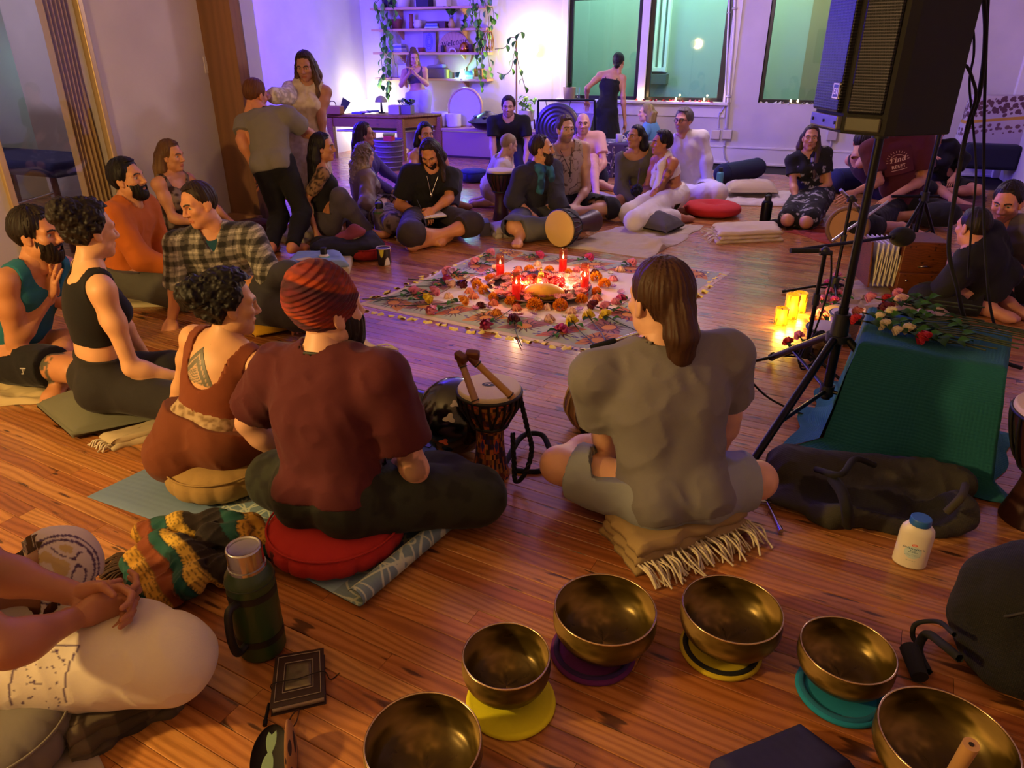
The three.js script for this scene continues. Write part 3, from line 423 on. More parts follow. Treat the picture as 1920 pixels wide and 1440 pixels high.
// back wall with three window openings
const sW={a0:SB(1062,150)[0],a1:SB(1198,150)[0],b0:SB(1209,150)[0],b1:SB(1360,150)[0],c0:SB(1424,170)[0]};sW.c1=sW.c0 + 1.35;
const SILL=SB(1200,188)[1],WTOP=2.95,sCorner=SB(690,200)[0],sRight=SB(1893,250)[0];
{
const seg=[[sCorner - 0.3,sW.a0],[sW.a1,sW.b0],[sW.b1,sW.c0],[sW.c1,sRight + 3.5]],g=[];
for(const[a,b]of seg)g.push(wallBox(onB((a + b)/ 2,CEIL / 2,-0.15),b - a,CEIL,0.3));
for(const[a,b]of[[sW.a0,sW.a1],[sW.b0,sW.b1],[sW.c0,sW.c1]])g.push(wallBox(onB((a + b)/ 2,SILL / 2,-0.15),b - a,SILL,0.3),wallBox(onB((a + b)/ 2,(WTOP + CEIL)/ 2,-0.15),b - a,CEIL - WTOP,0.3));
struct('wall_back',metricUV(merge(g)),wallMat);
const frameMat=mat(0x17161a,0.4),glassMat=phys(0xe8f4ee,0.02,{transmission:1,thickness:0,ior:1.45,specularIntensity:1});
[[sW.a0,sW.a1,0.06,0.08],[sW.b0,sW.b1,0.07,0.1],[sW.c0,sW.c1,0.055,0.06]].forEach(([a,b,fl,frr],i)=>{
const w=new THREE.Group();w.name='window_' +(i + 1);w.userData.kind='structure';scene.add(w);const y0=SILL,y1=WTOP,d=-0.1;
part(w,'window_frame',[wallBox(onB(a + fl / 2,(y0 + y1)/ 2,d),fl,y1 - y0,0.07,0.006),wallBox(onB(b - frr / 2,(y0 + y1)/ 2,d),frr,y1 - y0,0.07,0.006),wallBox(onB((a + b)/ 2,y0 + 0.025,d),b - a,0.05,0.07,0.006),wallBox(onB((a + b)/ 2,y1 - 0.03,d),b - a,0.06,0.07,0.006),wallBox(onB((a + b)/ 2,2.25,d),b - a,0.05,0.06,0.006)],frameMat);
for(const[q0,q1]of[[y0 + 0.05,2.225],[2.275,y1 - 0.06]])part(w,'pane',wallBox(onB((a + fl + b - frr)/ 2,(q0 + q1)/ 2,d),b - a - fl - frr,q1 - q0,0.006),glassMat);
});
// sill with apron under the first two windows, casing between and beside them
const s0=SB(1044,190)[0],s1=SB(1366,192)[0];
struct('trim_1',[wallBox(onB((s0 + s1)/ 2,SILL - 0.02,0.03),s1 - s0,0.04,0.16,0.008),wallBox(onB((s0 + s1)/ 2,SILL - 0.13,0.012),s1 - s0 - 0.06,0.16,0.024,0.004)],trimMat);
struct('trim_2',[[sW.a0 - 0.045,0.09],[(sW.a1 + sW.b0)/ 2,sW.b0 - sW.a1 + 0.02],[sW.b1 + 0.06,0.12]].map(([s,w])=>wallBox(onB(s,(SILL + WTOP)/ 2,0.012),w,WTOP - SILL,0.03,0.004)),trimMat);
struct('baseboard_back',[wallBox(onB((sW.a0 + sRight)/ 2,0.12,0.012),sRight - sW.a0,0.24,0.024),wallBox(onB((sW.a0 + sRight)/ 2,0.245,0.018),sRight - sW.a0,0.03,0.036,0.006),wallBox(onB((sW.a0 + sRight)/ 2,0.015,0.022),sRight - sW.a0,0.03,0.044,0.006)],trimMat);
struct('wall_right',metricUV(wallBox(onB(sRight + 0.15,CEIL / 2,7.5),0.3,CEIL,15)),wallMat);
const col=SB(1898,250)[0]+ 0.02;struct('trim_3',[wallBox(onB(sRight - 0.04,CEIL / 2,0.05),0.09,CEIL,0.1,0.01)],trimMat);
// outside: the next building's wall, close to the glass
const out=new THREE.Group();out.name='exterior_wall';out.userData.kind='structure';scene.add(out);
part(out,'stucco',wallBox(onB(0.5,2.2,-1.75),14,6,0.3),mat(0x9fb5b0,0.9,{bumpMap:plasterBump,bumpScale:0.01}));
const ox=(px)=>onPlane(px,100,B0.clone().addScaledVector(UN,-1.5),UN).sub(B0).dot(UX),oy=(py)=>onPlane(1230,py,B0.clone().addScaledVector(UN,-1.5),UN).y;part(out,'window_frame',[wallBox(onB(ox(1224),2.3,-1.53),0.1,3.4 - oy(128),0.14),wallBox(onB(ox(1238),2.3,-1.56),0.06,3.4 - oy(124),0.1),wallBox(onB(ox(1249),2.3,-1.53),0.045,3.4 - oy(134),0.14),wallBox(onB(ox(1226),oy(130),-1.52),0.45,0.06,0.16)].map((g)=>g),mat(0xe6f6f0,0.6));
part(out,'ledge',wallBox(onB(ox(1232),oy(148),-1.48),0.42,0.15,0.25),mat(0x50625e,0.9));
part(out,'ground',wallBox(onB(0.5,-0.2,-1.0),14,0.1,1.6),mat(0x444a48,0.9));
part(out,'return_wall',[wallBox(onB(-5.6,2.2,-1.0),0.2,6,1.6),wallBox(onB(7,2.2,-1.0),0.2,6,1.6),wallBox(onB(0.5,5.2,-1.0),14,0.1,1.7)],mat(0x8a9a90,0.9));
part(out,'olive_panel',wallBox(onB(sW.c0 + 0.95,1.9,-1.5),0.85,2.4,0.06),mat(0x8c8a72,0.9));  // plain olive panel beyond the third window
for(const[s,c,k]of[[sW.a0 + 0.3,new THREE.Color(0.6,1.0,0.88),0.75],[sW.b0 + 0.6,new THREE.Color(0.58,1.0,0.93),0.95],[sW.c0 + 0.5,new THREE.Color(1.0,0.95,0.5),0.6]]){  // unseen lamps, placed to tint and light the wall outside each window
const p=onB(s,3.6,-0.75);const fx=thing('unseen_outdoor_lamp','unseen outdoor lamp out of view, lights the wall outside window ' +['one','two','three'][[sW.a0 + 0.3,sW.b0 + 0.6,sW.c0 + 0.5].indexOf(s)]+ ' of the back wall','lamp',p);
part(fx,'globe',ball(0.07,[0,0,0]),mat(0xffffff,0.5,{emissive:c,emissiveIntensity:2}));pointLight(p.x,p.y - 0.12,p.z,c,LIGHT.outside*k,4);
}
}
// alcove on the left, wooden panel, left wall with its glass partition
const tG0=TL(215,290)[0],tG1=TL(8,300)[0]+ 0.05;
{
const cRel=B0.clone().addScaledVector(UX,sCorner).sub(E1),rec=cRel.dot(UX),dep=-cRel.dot(UN);
struct('wall_alcove',metricUV(merge([wallBox(onL(-dep / 2 - 0.2,CEIL / 2,rec - 0.15),0.3,CEIL,dep + 0.4),wallBox(onL(-0.0,CEIL / 2,rec / 2 - 0.15),-rec + 0.0,CEIL,0.2)])),wallMat);
struct('trim_4',[0.25,0.34,0.62].map((t,i)=>wallBox(onL(-1.75 - t,CEIL / 2,rec + 0.03),0.06,CEIL,0.05,0.01)),mat(0xb8b4c4,0.6));
struct('wall_left',metricUV(merge([wallBox(onL(tG0 / 2 - 0.05,CEIL / 2,-0.1),0.2,CEIL,tG0 + 0.1),wallBox(onL((tG1 + 12)/ 2,CEIL / 2,-0.1),0.2,CEIL,12 - tG1),wallBox(onL((tG0 + tG1)/ 2,(CEIL + 2.7)/ 2,-0.1),0.2,CEIL - 2.7,tG1 - tG0)])),wallMat);
struct('baseboard_left',wallBox(onL(tG0 / 2,0.06,0.008),0.016,0.12,tG0),trimMat);
const plyTex=tex(256,512,(x,y)=>{const n=tNoise(x,y*0.5,3,4),g=0.5 + 0.5*Math.sin((x + 0.25*n)*40);let v=0.8 + 0.1*n - 0.06*g;const k=tNoise(x + 0.4,y + 0.2,7,2);if(k > 0.5)v*=0.75;return[v,v*0.84,v*0.68];});
struct('wall_panel',metricUV(merge([wallBox(onL(0.06,CEIL / 2,0.17),0.34,CEIL,0.12)])),mat(0xa58a78,0.7,{map:rep(plyTex,1.2,0.5)}));
struct('trim_5',wallBox(onL(0.14,0.08,0.17),0.36,0.16,0.06,0.005),mat(0x9a6f50,0.6));
// the glass partition: edge post, rail and pane
const win=new THREE.Group();win.name='window_4';win.userData.kind='structure';scene.add(win);
part(win,'window_frame',[wallBox(onL(tG0 + 0.02,1.35,0.0),0.06,2.7,0.045,0.008),wallBox(onL(tG1 - 0.02,1.35,0),0.06,2.7,0.05,0.008),wallBox(onL((tG0 + tG1)/ 2,2.68,0),0.06,0.06,tG1 - tG0,0.006),wallBox(onL((tG0 + tG1)/ 2,0.03,0),0.06,0.06,tG1 - tG0,0.006)],mat(0xc9b183,0.35,{metalness:0.4}));
part(win,'pane',wallBox(onL((tG0 + tG1)/ 2,1.35,-0.01),0.008,2.58,tG1 - tG0 - 0.08),phys(0xffffff,0.02,{transmission:1,thickness:0,ior:1.5}));
// side room behind the glass
struct('wall_side_room',metricUV(merge([wallBox(onL(1.9,CEIL / 2,-3.4),0.2,CEIL,7),wallBox(onL(-1.0,CEIL / 2,-1.9),3.0,CEIL,0.2),wallBox(onL(5,CEIL / 2,-1.8),3.2,CEIL,0.2)])),wallMat);
}
// curtains inside the side room
function curtain(t0,t1,label,seed){
const n=90,P=[],I=[],r=rng(seed),ph=r()*9,H=2.6;
for(let j=0;j <=12;j++)for(let i=0;i <=n;i++){const u=i / n,q=onL(mix(t0,t1,u),0.04 + H*j / 12,-0.16 + 0.045*Math.sin(u*46 + ph + 0.4*Math.sin(j*0.5))+ 0.015*Math.sin(u*95 + j*0.2));P.push(q.x,q.y,q.z);}
for(let j=0;j < 12;j++)for(let i=0;i < n;i++){const a=j*(n + 1)+ i;I.push(a,a + 1,a + n + 1,a + 1,a + n + 2,a + n + 1);}
const g=new THREE.BufferGeometry();g.setAttribute('position',new THREE.Float32BufferAttribute(P,3));g.setIndex(I);g.setAttribute('uv',new THREE.Float32BufferAttribute(P.filter((_,i)=>i % 3 < 2),2));g.computeVertexNormals();
const c=thing('curtain',label,'curtain');part(c,'drape',g,phys(0xb59a6a,0.95,{side:THREE.DoubleSide,sheen:0.2}));part(c,'curtain_rod',rod(onL(t0 - 0.05,2.66,-0.16),onL(t1 + 0.05,2.66,-0.16),0.012),M.blackMetal);
}
curtain(tG0 - 0.05,TL(140,150)[0]+ 0.02,'tan pleated curtain hanging behind the glass beside the white wall',3);
curtain(TL(28,330)[0],tG1 + 0.15,'tan curtain at the left picture edge behind the seated man in teal',5);
// ---------- lamps on the far side of the room ----------
const recess=B0.clone().addScaledVector(UX,sCorner).sub(E1).dot(UX);
{
// unseen violet light behind the wooden panel, placed to turn the alcove blue
const p=onL(-2.2,0,recess + 0.5),l=thing('unseen_violet_light','unseen violet light behind the wooden panel, lights the alcove wall blue','lamp',p);
part(l,'base',cyl(0.14,0.15,0.03,[0,0.015,0]),M.black);part(l,'pole',cyl(0.02,0.02,1.5,[0,0.75,0]),M.black);
part(l,'tube',cyl(0.05,0.05,1.1,[0,2.05,0]),mat(0xffffff,0.5,{emissive:LIGHT.violetColor,emissiveIntensity:3}));
for(const y of[1.7,2.4])pointLight(p.x + 0.09,y,p.z + 0.02,LIGHT.violetColor,LIGHT.violet / 2,5);
}
{
// unseen lavender light placed to wash the room, above the picture's upper edge
const p=onB(sCorner + 1.6,2.98,0.14),l=thing('unseen_lavender_light','unseen lavender light high above the shelves, out of view, washes the room','lamp',p,Math.atan2(-UX.z,UX.x));
part(l,'channel',box(2.6,0.06,0.05,[0,0,0],[0,0,0],0.005),M.black);part(l,'diffuser',box(2.56,0.03,0.012,[0,0.01,0.03]),mat(0xffffff,0.5,{emissive:LIGHT.washColor,emissiveIntensity:2}));
areaLight(p.clone().addScaledVector(UN,0.05),p.clone().addScaledVector(UN,1.05).add(V3(0,0.35,0)),2.5,0.08,LIGHT.washColor,LIGHT.wash);
}
{
const warm=new THREE.Color(1.0,0.82,0.42),p=onB(SB(1002,92)[0],SB(1002,92)[1],0.16),l=thing('wall_lamp','glowing round wall lamp left of the windows','lamp',p);
part(l,'globe',ball(0.115,[0,0,0]),mat(0xffffff,0.5,{emissive:warm,emissiveIntensity:7}));part(l,'bracket',rod(V3(0,0,0).addScaledVector(UN,-0.16),V3(0,0,0).addScaledVector(UN,-0.1),0.05,0.03),M.blackMetal);
pointLight(p.x + UN.x*0.13,p.y,p.z + UN.z*0.13,warm,LIGHT.sconce,5);
}
{
const white=new THREE.Color(1.0,0.93,0.72);  // unseen lamps behind the table, placed to light the corner wall
for(const[s,y,o,k,nm]of[[sCorner + 0.3,0.72,0.45,1,'unseen lamp hidden behind the wooden table, lights the corner wall'],[sCorner + 0.25,0.25,0.45,0.9,'unseen low lamp hidden behind the wooden table, lights the wall beneath it']]){
const p=onB(s,y,o),l=thing('unseen_corner_lamp',nm,'lamp',p);
part(l,'globe',ball(0.09,[0,0,0]),mat(0xffffff,0.5,{emissive:white,emissiveIntensity:8}));part(l,'stem',cyl(0.02,0.05,y - 0.06,[0,-(y + 0.06)/ 2,0]),M.white);
pointLight(p.x,p.y + 0.12,p.z + 0.05,white,LIGHT.desk*k,4);
}
}
// ---------- tools for the things ----------
function topH(P,py){let a=0,b=2.6;for(let i=0;i < 40;i++){const m=(a + b)/ 2;if(proj(V3(P.x,m,P.z))[1]> py)a=m;else b=m;}return(a + b)/ 2;}
const pxm=(P)=>FPX /(-P.z*Math.cos(PITCH)+(CAMH - P.y)*Math.sin(PITCH));
const yawTo=(a,b)=>Math.atan2(-(b.z - a.z),b.x - a.x);
// soft slabs: a rounded quad with given corners (in order), thickness, puff, wrinkles
function slab(cs,th,o={}){
const n=o.n??28,P=[],U=[],I=[],r=o.seed??1,e=o.edge??0.06,S=(u,v)=>V3(0,0,0).addScaledVector(cs[0],(1 - u)*(1 - v)).addScaledVector(cs[1],u*(1 - v)).addScaledVector(cs[2],u*v).addScaledVector(cs[3],(1 - u)*v);
const W=cs[0].distanceTo(cs[1]),H=cs[1].distanceTo(cs[2]);
for(const side of[1,0])for(let j=0;j <=n;j++)for(let i=0;i <=n;i++){
const u=i / n,v=j / n,p=S(u,v),d=Math.min(Math.min(u,1 - u)*W,Math.min(v,1 - v)*H),q=Math.sqrt(clamp(1 -(1 - clamp(d / e))**2));let y=side?mix(o.rim??0.3,1,q)*th:0;
if(side){y +=(o.wr??0.004)*(noise3(p.x*(o.fx??9)+ r,p.z*(o.fz??9),r)+ 0.5*noise3(p.x*24,p.z*24 + r,r))*q;if(o.puff)y +=o.puff*Math.sin(u*Math.PI)*Math.sin(v*Math.PI);if(o.shape)y +=o.shape(u,v);}else if(o.puff)y=th*0.5 - o.puff*0.35*Math.sin(u*Math.PI)*Math.sin(v*Math.PI);
if(o.wav){const k=o.wav*(noise3(u*7 + r,v*7,3));p.x +=k;p.z +=k*0.6;}
P.push(p.x,p.y + Math.max(side?0.001:0,y),p.z);U.push(u*W,v*H);
}
const N=(n + 1)*(n + 1),at=(s,i,j)=>s*N + j*(n + 1)+ i;
for(let j=0;j < n;j++)for(let i=0;i < n;i++){I.push(at(0,i,j),at(0,i + 1,j),at(0,i + 1,j + 1),at(0,i,j),at(0,i + 1,j + 1),at(0,i,j + 1));I.push(at(1,i,j),at(1,i + 1,j + 1),at(1,i + 1,j),at(1,i,j),at(1,i,j + 1),at(1,i + 1,j + 1));}
for(let i=0;i < n;i++)for(const[a,b]of[[[i,0],[i + 1,0]],[[i + 1,n],[i,n]],[[0,i + 1],[0,i]],[[n,i],[n,i + 1]]])I.push(at(0,...a),at(1,...a),at(1,...b),at(0,...a),at(1,...b),at(0,...b));
const g=new THREE.BufferGeometry();g.setAttribute('position',new THREE.Float32BufferAttribute(P,3));g.setAttribute('uv',new THREE.Float32BufferAttribute(U,2));g.setIndex(I);
const s=S(0.5,0.5),nrm=cs[1].clone().sub(cs[0]).cross(cs[3].clone().sub(cs[0]));if(nrm.y < 0){const a=g.index.array;for(let i=0;i < a.length;i +=3){const t=a[i];a[i]=a[i + 1];a[i + 1]=t;}}
g.computeVertexNormals();return g;
}
const cen=(cs)=>cs.reduce((a,c)=>a.add(c),V3(0,0,0)).divideScalar(cs.length);
function groundThing(name,label,cat,cs,th,m,o={},partName){const c=cen(cs);c.y=Math.min(...cs.map((p)=>p.y));const t=thing(name,label,cat,c,0,o.group);part(t,partName??'body',slab(cs.map((p)=>p.clone().sub(c)),th,o),m);return t;}
const quadPx=(pts,y=0)=>pts.map((p)=>F(p[0],p[1],p[2]??y));
// a folded blanket: stacked rounded layers
function foldedBlanket(label,cs,layers,th,m,o={}){
const c=cen(cs).setY(o.y??0),t=thing(o.name??'folded_blanket',label,o.cat??'blanket',c);const r=rng(o.seed??5);
for(let i=0;i < layers;i++){const q=cs.map((p)=>p.clone().sub(c).setY(i*th*0.93).multiply(V3(1 - i*0.015 +(r()- 0.5)*0.05,1,1 - i*0.015 +(r()- 0.5)*0.05)));part(t,'fold',slab(q,th,{edge:0.025,rim:0.45,wr:0.005,seed:i*7 +(o.seed??1),wav:0.012,n:20}),m);}
if(o.fringe)for(const[a,b,n,L,dir]of o.fringe)fringe(t,cs[a].clone().sub(c),cs[b].clone().sub(c),n,L,o.fringeMat??m,layers*th*0.4,rng(77 + n));
return t;
}
function fringe(t,a,b,n,L,m,y,r){
const g=[];const dir=b.clone().sub(a).normalize(),out=V3(dir.z,0,-dir.x);if(out.dot(a)< 0)out.negate();
for(let i=0;i < n;i++){const p=a.clone().lerp(b,(i + 0.5 +(r()- 0.5)*0.6)/ n),w=(r()- 0.5)*0.5,l=L*(0.7 + r()*0.5),e=p.clone().addScaledVector(out,l).addScaledVector(dir,w*l),mid=p.clone().lerp(e,0.5).addScaledVector(dir,(r()- 0.5)*l*0.5);p.y=y*(0.6 + r()*0.6);mid.y=y*0.6 + r()*0.02;e.y=0.005 + r()*0.004;g.push(tube([p.addScaledVector(out,-0.01),mid,e],0.0028 + r()*0.0016,7,5));}
const o=part(t,'fringe',merge(g),m);o.userData.kind='stuff';return o;
}
function zafu(label,P,r,h,color,o={}){
const t=thing(o.name??'round_cushion',label,'cushion',P,o.turn??0),n=96,P2=[],I=[],U=[],m=20;
for(let j=0;j <=m;j++)for(let i=0;i <=n;i++){const a=i / n*Math.PI*2,v=j / m*Math.PI,pl=Math.abs(Math.sin(a*(o.pleats??8))),rr=r*Math.pow(Math.sin(v),0.55)*(1 - 0.06*Math.pow(1 - pl,3)*Math.sin(v)),y=h / 2 - Math.sign(Math.cos(v))*Math.pow(Math.abs(Math.cos(v)),0.8)*h / 2 -(o.dent&&v > 2.2?0:0);let yy=h - y;if(o.dent)yy -=o.dent*Math.exp(-Math.pow(rr / r,2)*14)*(v < 1.5?1:0);P2.push(Math.cos(a)*rr,yy + 0.003*noise3(Math.cos(a)*rr*20,yy*20,Math.sin(a)*rr*20),Math.sin(a)*rr);U.push(a*r,v*h);}
for(let j=0;j < m;j++)for(let i=0;i < n;i++){const a=j*(n + 1)+ i;I.push(a,a + 1,a + n + 1,a + 1,a + n + 2,a + n + 1);}
const g=new THREE.BufferGeometry();g.setAttribute('position',new THREE.Float32BufferAttribute(P2,3));g.setAttribute('uv',new THREE.Float32BufferAttribute(U,2));g.setIndex(I);g.computeVertexNormals();
part(t,'cover',g,fabric(color));if(o.seam !==false)part(t,'seam',xf(new THREE.TorusGeometry(r*0.955,0.004,6,64),[0,h*0.82,0],[Math.PI / 2,0,0]),fabric(color));return t;
}
function bottle(name,label,P,r,h,color,o={}){
const t=thing(name,label,o.cat??'bottle',P);const k=o.capH??0.05,m=o.m??phys(color,o.rough??0.4,{metalness:o.metal??0.2});
part(t,'body',lathe([[0,0],[r*0.92,0],[r,0.008],[r,h - k - r*0.55],[r*0.85,h - k - r*0.2],[r*0.6,h - k]],32),m);part(t,'cap',lathe([[r*0.62,h - k],[r*0.62,h - 0.006],[r*0.55,h],[0,h]],24),mat(o.cap??0x111114,0.5));if(o.band)part(t,'band',cyl(r*1.02,r*1.02,0.016,[0,h - k - r*0.55,0]),mat(o.band,0.5));
if(o.loop)part(t,'carry_loop',xf(new THREE.TorusGeometry(r*0.5,0.006,8,20,Math.PI),[0,h - 0.005,0]),mat(o.cap??0x111114,0.5));return t;
}
const brassTex=tex(512,256,(x,y)=>{const n=tNoise(x,y,6,5),b=smooth(-0.1,0.35,tNoise(x + 0.3,y + 0.2,5,4));const k=0.62 + 0.62*b;return[(0.64 + 0.14*n)*k,(0.53 + 0.13*n)*k,(0.25 + 0.08*n + 0.14*b)*k];});
const brassRough=tex(512,256,(x,y)=>{const b=smooth(-0.15,0.35,tNoise(x + 0.3,y + 0.2,5,4));const v=0.3 + 0.3*b + 0.06*tNoise(x,y,20,3);return[v,v,v];},false);
const hammered=tex(512,256,(x,y)=>{const v=0.5 + 0.35*tNoise(x,y,14,3);return[v,v,v];},false);
const brass=new THREE.MeshStandardMaterial({color:0xd2cfa6,map:brassTex,roughness:1,roughnessMap:brassRough,metalness:0.6,bumpMap:hammered,bumpScale:0.0012,side:THREE.DoubleSide});
function rope(t,name,pts,r,m,seg=60,n=8){return part(t,name,tube(pts,r,seg,n),m);}
// ---------- foreground: bowls, cushions, mats, small things ----------
const bowlLabels=[];
function bowl(cx,cy,w,label,disc,o={}){
let h=0.13,P,R;for(let i=0;i < 12;i++){P=F(cx,cy,h);R=w / 2 / pxm(P);h=R*(o.tall??0.88)+ 0.022;}
const b=P.clone().setY(0),t=thing('singing_bowl',label,'bowl',b.clone().setY(0.022)),H=h - 0.022;
const prof=[],outer=[];for(let i=0;i <=22;i++){const a=i / 22*Math.PI*0.56;outer.push([Math.min(R,R*1.02*Math.sin(a)**0.6)*(i > 19?1 -(i - 19)*0.006:1),H*(1 - Math.cos(a))/(1 - Math.cos(Math.PI*0.56))]);}
outer[0][0]=0;const th=0.004;for(const p of outer)prof.push(p);const k=outer[22];prof.push([k[0]- th*0.3,k[1]+ 0.002],[k[0]- th*0.8,k[1]+ 0.001]);for(let i=21;i >=0;i--)prof.push([Math.max(0,outer[i][0]- th),outer[i][1]+(i < 10?th:th*0.3)]);
part(t,'bowl_wall',lathe(prof,72),brass);part(t,'rim',xf(new THREE.TorusGeometry(k[0]- th*0.5,0.0028,8,72),[0,k[1]+ 0.001,0],[Math.PI / 2,0,0]),mat(0xcdb082,0.25,{metalness:1}));
if(o.tag)part(t,'price_tag',box(0.03,0.0015,0.02,[0.0,0.0085,R*0.3],[0,0.3,0]),mat(0xd5cbb8,0.7));
if(disc){const[c,rr,dx,dz,nm,lb,fl]=disc,d=thing('bowl_cushion',lb,'cushion',b.clone().add(V3(dx,0,dz)));part(d,'pad',lathe([[0,0],[R*rr*0.97,0],[R*rr,0.006],[R*rr*0.985,0.014],[R*rr*0.9,0.0165],[R*rr*0.85,0.014],[0,0.02]],56),fabric(c));if(fl)part(d,'inner_ring',xf(new THREE.TorusGeometry(R*rr*0.86,0.009,8,56),[0,0.013,0],[Math.PI / 2,0,0]),fabric(fl));}
return{t,b,R,H};
}
bowl(1135,1140,194,'large brass bowl on the purple pad nearest the fringed blanket',[0x5a1660,0.84,-0.03,0.02,'','purple pad under the large brass bowl',0x2c1550]);
bowl(1373,1140,187,'brass bowl on the yellow and black pad right of the purple one',[0xb9a51c,0.82,-0.02,0.015,'','thin yellow pad with a black ring under a brass bowl',0x101010]);
bowl(949,1228,168,'small deep brass bowl on the bright yellow pad with a paper tag inside',[0xd8cf14,1.02,0.012,0.03,'','bright yellow round pad under the deep brass bowl'],{tag:true,tall:1.0});
bowl(1590,1217,173,'brass bowl on the blue pad beside the black backpack',[0x0f7fa6,0.93,-0.01,0.03,'','blue ring pad under the brass bowl by the backpack',0x0c5f86]);
bowl(793,1388,224,'wide dull brass bowl cut by the bottom edge left of the yellow pad',null,{tall:0.84});
const bowlF=bowl(1776,1384,243,'wide brass bowl at the lower right corner with a wooden mallet in it',null,{tall:0.86});
{
const p=bowlF.b,t=thing('mallet','pale wooden mallet standing in the lower right brass bowl','mallet',p.clone().add(V3(-0.01,0.03,0.05)));const a=V3(0,0.0,0.0),b=V3(-0.005,0.2,0.03);
part(t,'handle',rod(a,b,0.014,0.0165,20),mat(0xb58a58,0.6));part(t,'handle_hole',rod(b.clone().add(V3(0,-0.002,0)),b.clone().add(V3(0,0.001,0)),0.0055,0.0055),mat(0x24160c,0.9));part(t,'felt_head',ball(0.024,[0,0.012,0],[1,0.7,1]),fabric(0x8a6a40));
}
// indigo mat at the bottom edge
groundThing('yoga_block','indigo foam slab with a rounded corner at the bottom edge','foam block',quadPx([[1330,1440],[1495,1372],[1600,1450],[1420,1560]]),0.05,mat(0x1b1a4e,0.85,{bumpMap:clothBump,bumpScale:0.001}),{edge:0.03,rim:0.4,wr:0},'foam');
// thermos
{
const P=F(494,1214),h=topH(P,1024),r=86 / 2 / pxm(P.clone().setY(0.08)),t=thing('thermos_flask','tall dark green flask with a steel cup lid and black handle','flask',P);
part(t,'body',lathe([[0,0],[r*0.9,0],[r,0.012],[r,h*0.7],[r*0.97,h*0.76],[r*0.8,h*0.81],[r*0.74,h*0.82]],48),phys(0x1f3a16,0.45,{clearcoat:0.2,bumpMap:hammered,bumpScale:0.0004}));part(t,'collar',cyl(r*0.77,r*0.77,0.012,[0,h*0.822,0],[0,0,0],40),M.chrome);
part(t,'cup_lid',lathe([[r*0.72,h*0.825],[r*0.74,h*0.87],[r*0.715,h*0.875],[r*0.73,h*0.985],[r*0.7,h],[r*0.62,h],[r*0.6,h*0.985],[0,h*0.985]],48),M.chrome);part(t,'lip',xf(new THREE.TorusGeometry(r,0.002,6,48),[0,h*0.71,0],[Math.PI / 2,0,0]),mat(0x14210e,0.5));
const d=V3(-0.3,0,0.95).normalize(),k=(y,o)=>d.clone().multiplyScalar(r + o).setY(y);part(t,'handle',tube([k(h*0.6,-0.004),k(h*0.61,0.03),k(h*0.5,0.042),k(h*0.3,0.042),k(h*0.2,0.03),k(h*0.19,-0.004)],0.011,50,10),M.black);for(const y of[0.61,0.19])part(t,'handle_band',cyl(r*1.015,r*1.015,0.022,[0,h*y,0],[0,0,0],40),M.black);
}
// journal
{
const cs=quadPx([[519,1243],[609,1228],[612,1320],[508,1344]]),c=cen(cs),t=thing('leather_journal','brown leather journal with a metal plate and tied cord','journal',c),L=cs.map((p)=>p.clone().sub(c));
part(t,'page_block',slab(L.map((p)=>p.clone().multiplyScalar(0.93).setY(0.004)),0.022,{edge:0.004,rim:0.95,wr:0,n:6}),mat(0xcabfae,0.9));const leather=mat(0x2c140e,0.6,{bumpMap:hammered,bumpScale:0.001});
part(t,'back_cover',slab(L,0.004,{edge:0.01,wr:0,n:8}),leather);part(t,'front_cover',slab(L.map((p)=>p.clone().setY(0.026)),0.005,{edge:0.01,wr:0.001,n:10}),leather);const quad=(s,y,th)=>slab(L.map((p)=>p.clone().multiplyScalar(s).setY(y)),th,{edge:0.004,wr:0.0012,n:14,fx:60,fz:60});
part(t,'plate',quad(0.48,0.031,0.0025),mat(0x77705c,0.35,{metalness:0.8,bumpMap:hammered,bumpScale:0.002}));const fr=(s)=>{const q=L.map((p)=>p.clone().multiplyScalar(s).setY(0.032));return merge([0,1,2,3].map((i)=>rod(q[i],q[(i + 1)% 4],0.0009,0.0009,5)));};
part(t,'stitched_border',[fr(0.84),fr(0.56)],mat(0x9a9080,0.7));const m1=L[0].clone().lerp(L[3],0.6).setY(0.035),m2=L[1].clone().lerp(L[2],0.55).setY(0.035);part(t,'cord',tube([m1.clone().multiplyScalar(1.02).setY(0.012),m1,m1.clone().lerp(m2,0.5).add(V3(0,0.002,0.004)),m2,m2.clone().multiplyScalar(1.2).setY(0.004),m2.clone().multiplyScalar(1.5).add(V3(0,-0.03,-0.02)).setY(0.004)],0.0015,50,6),mat(0x1c100a,0.8));
const p3=L[3].clone().add(V3(-0.012,0.012,-0.03));part(t,'pen',[rod(p3,p3.clone().add(V3(0.006,0,0.05)),0.0045),rod(p3.clone().add(V3(0.006,0,0.05)),p3.clone().add(V3(0.009,0,0.065)),0.006)],M.blackMetal);
}
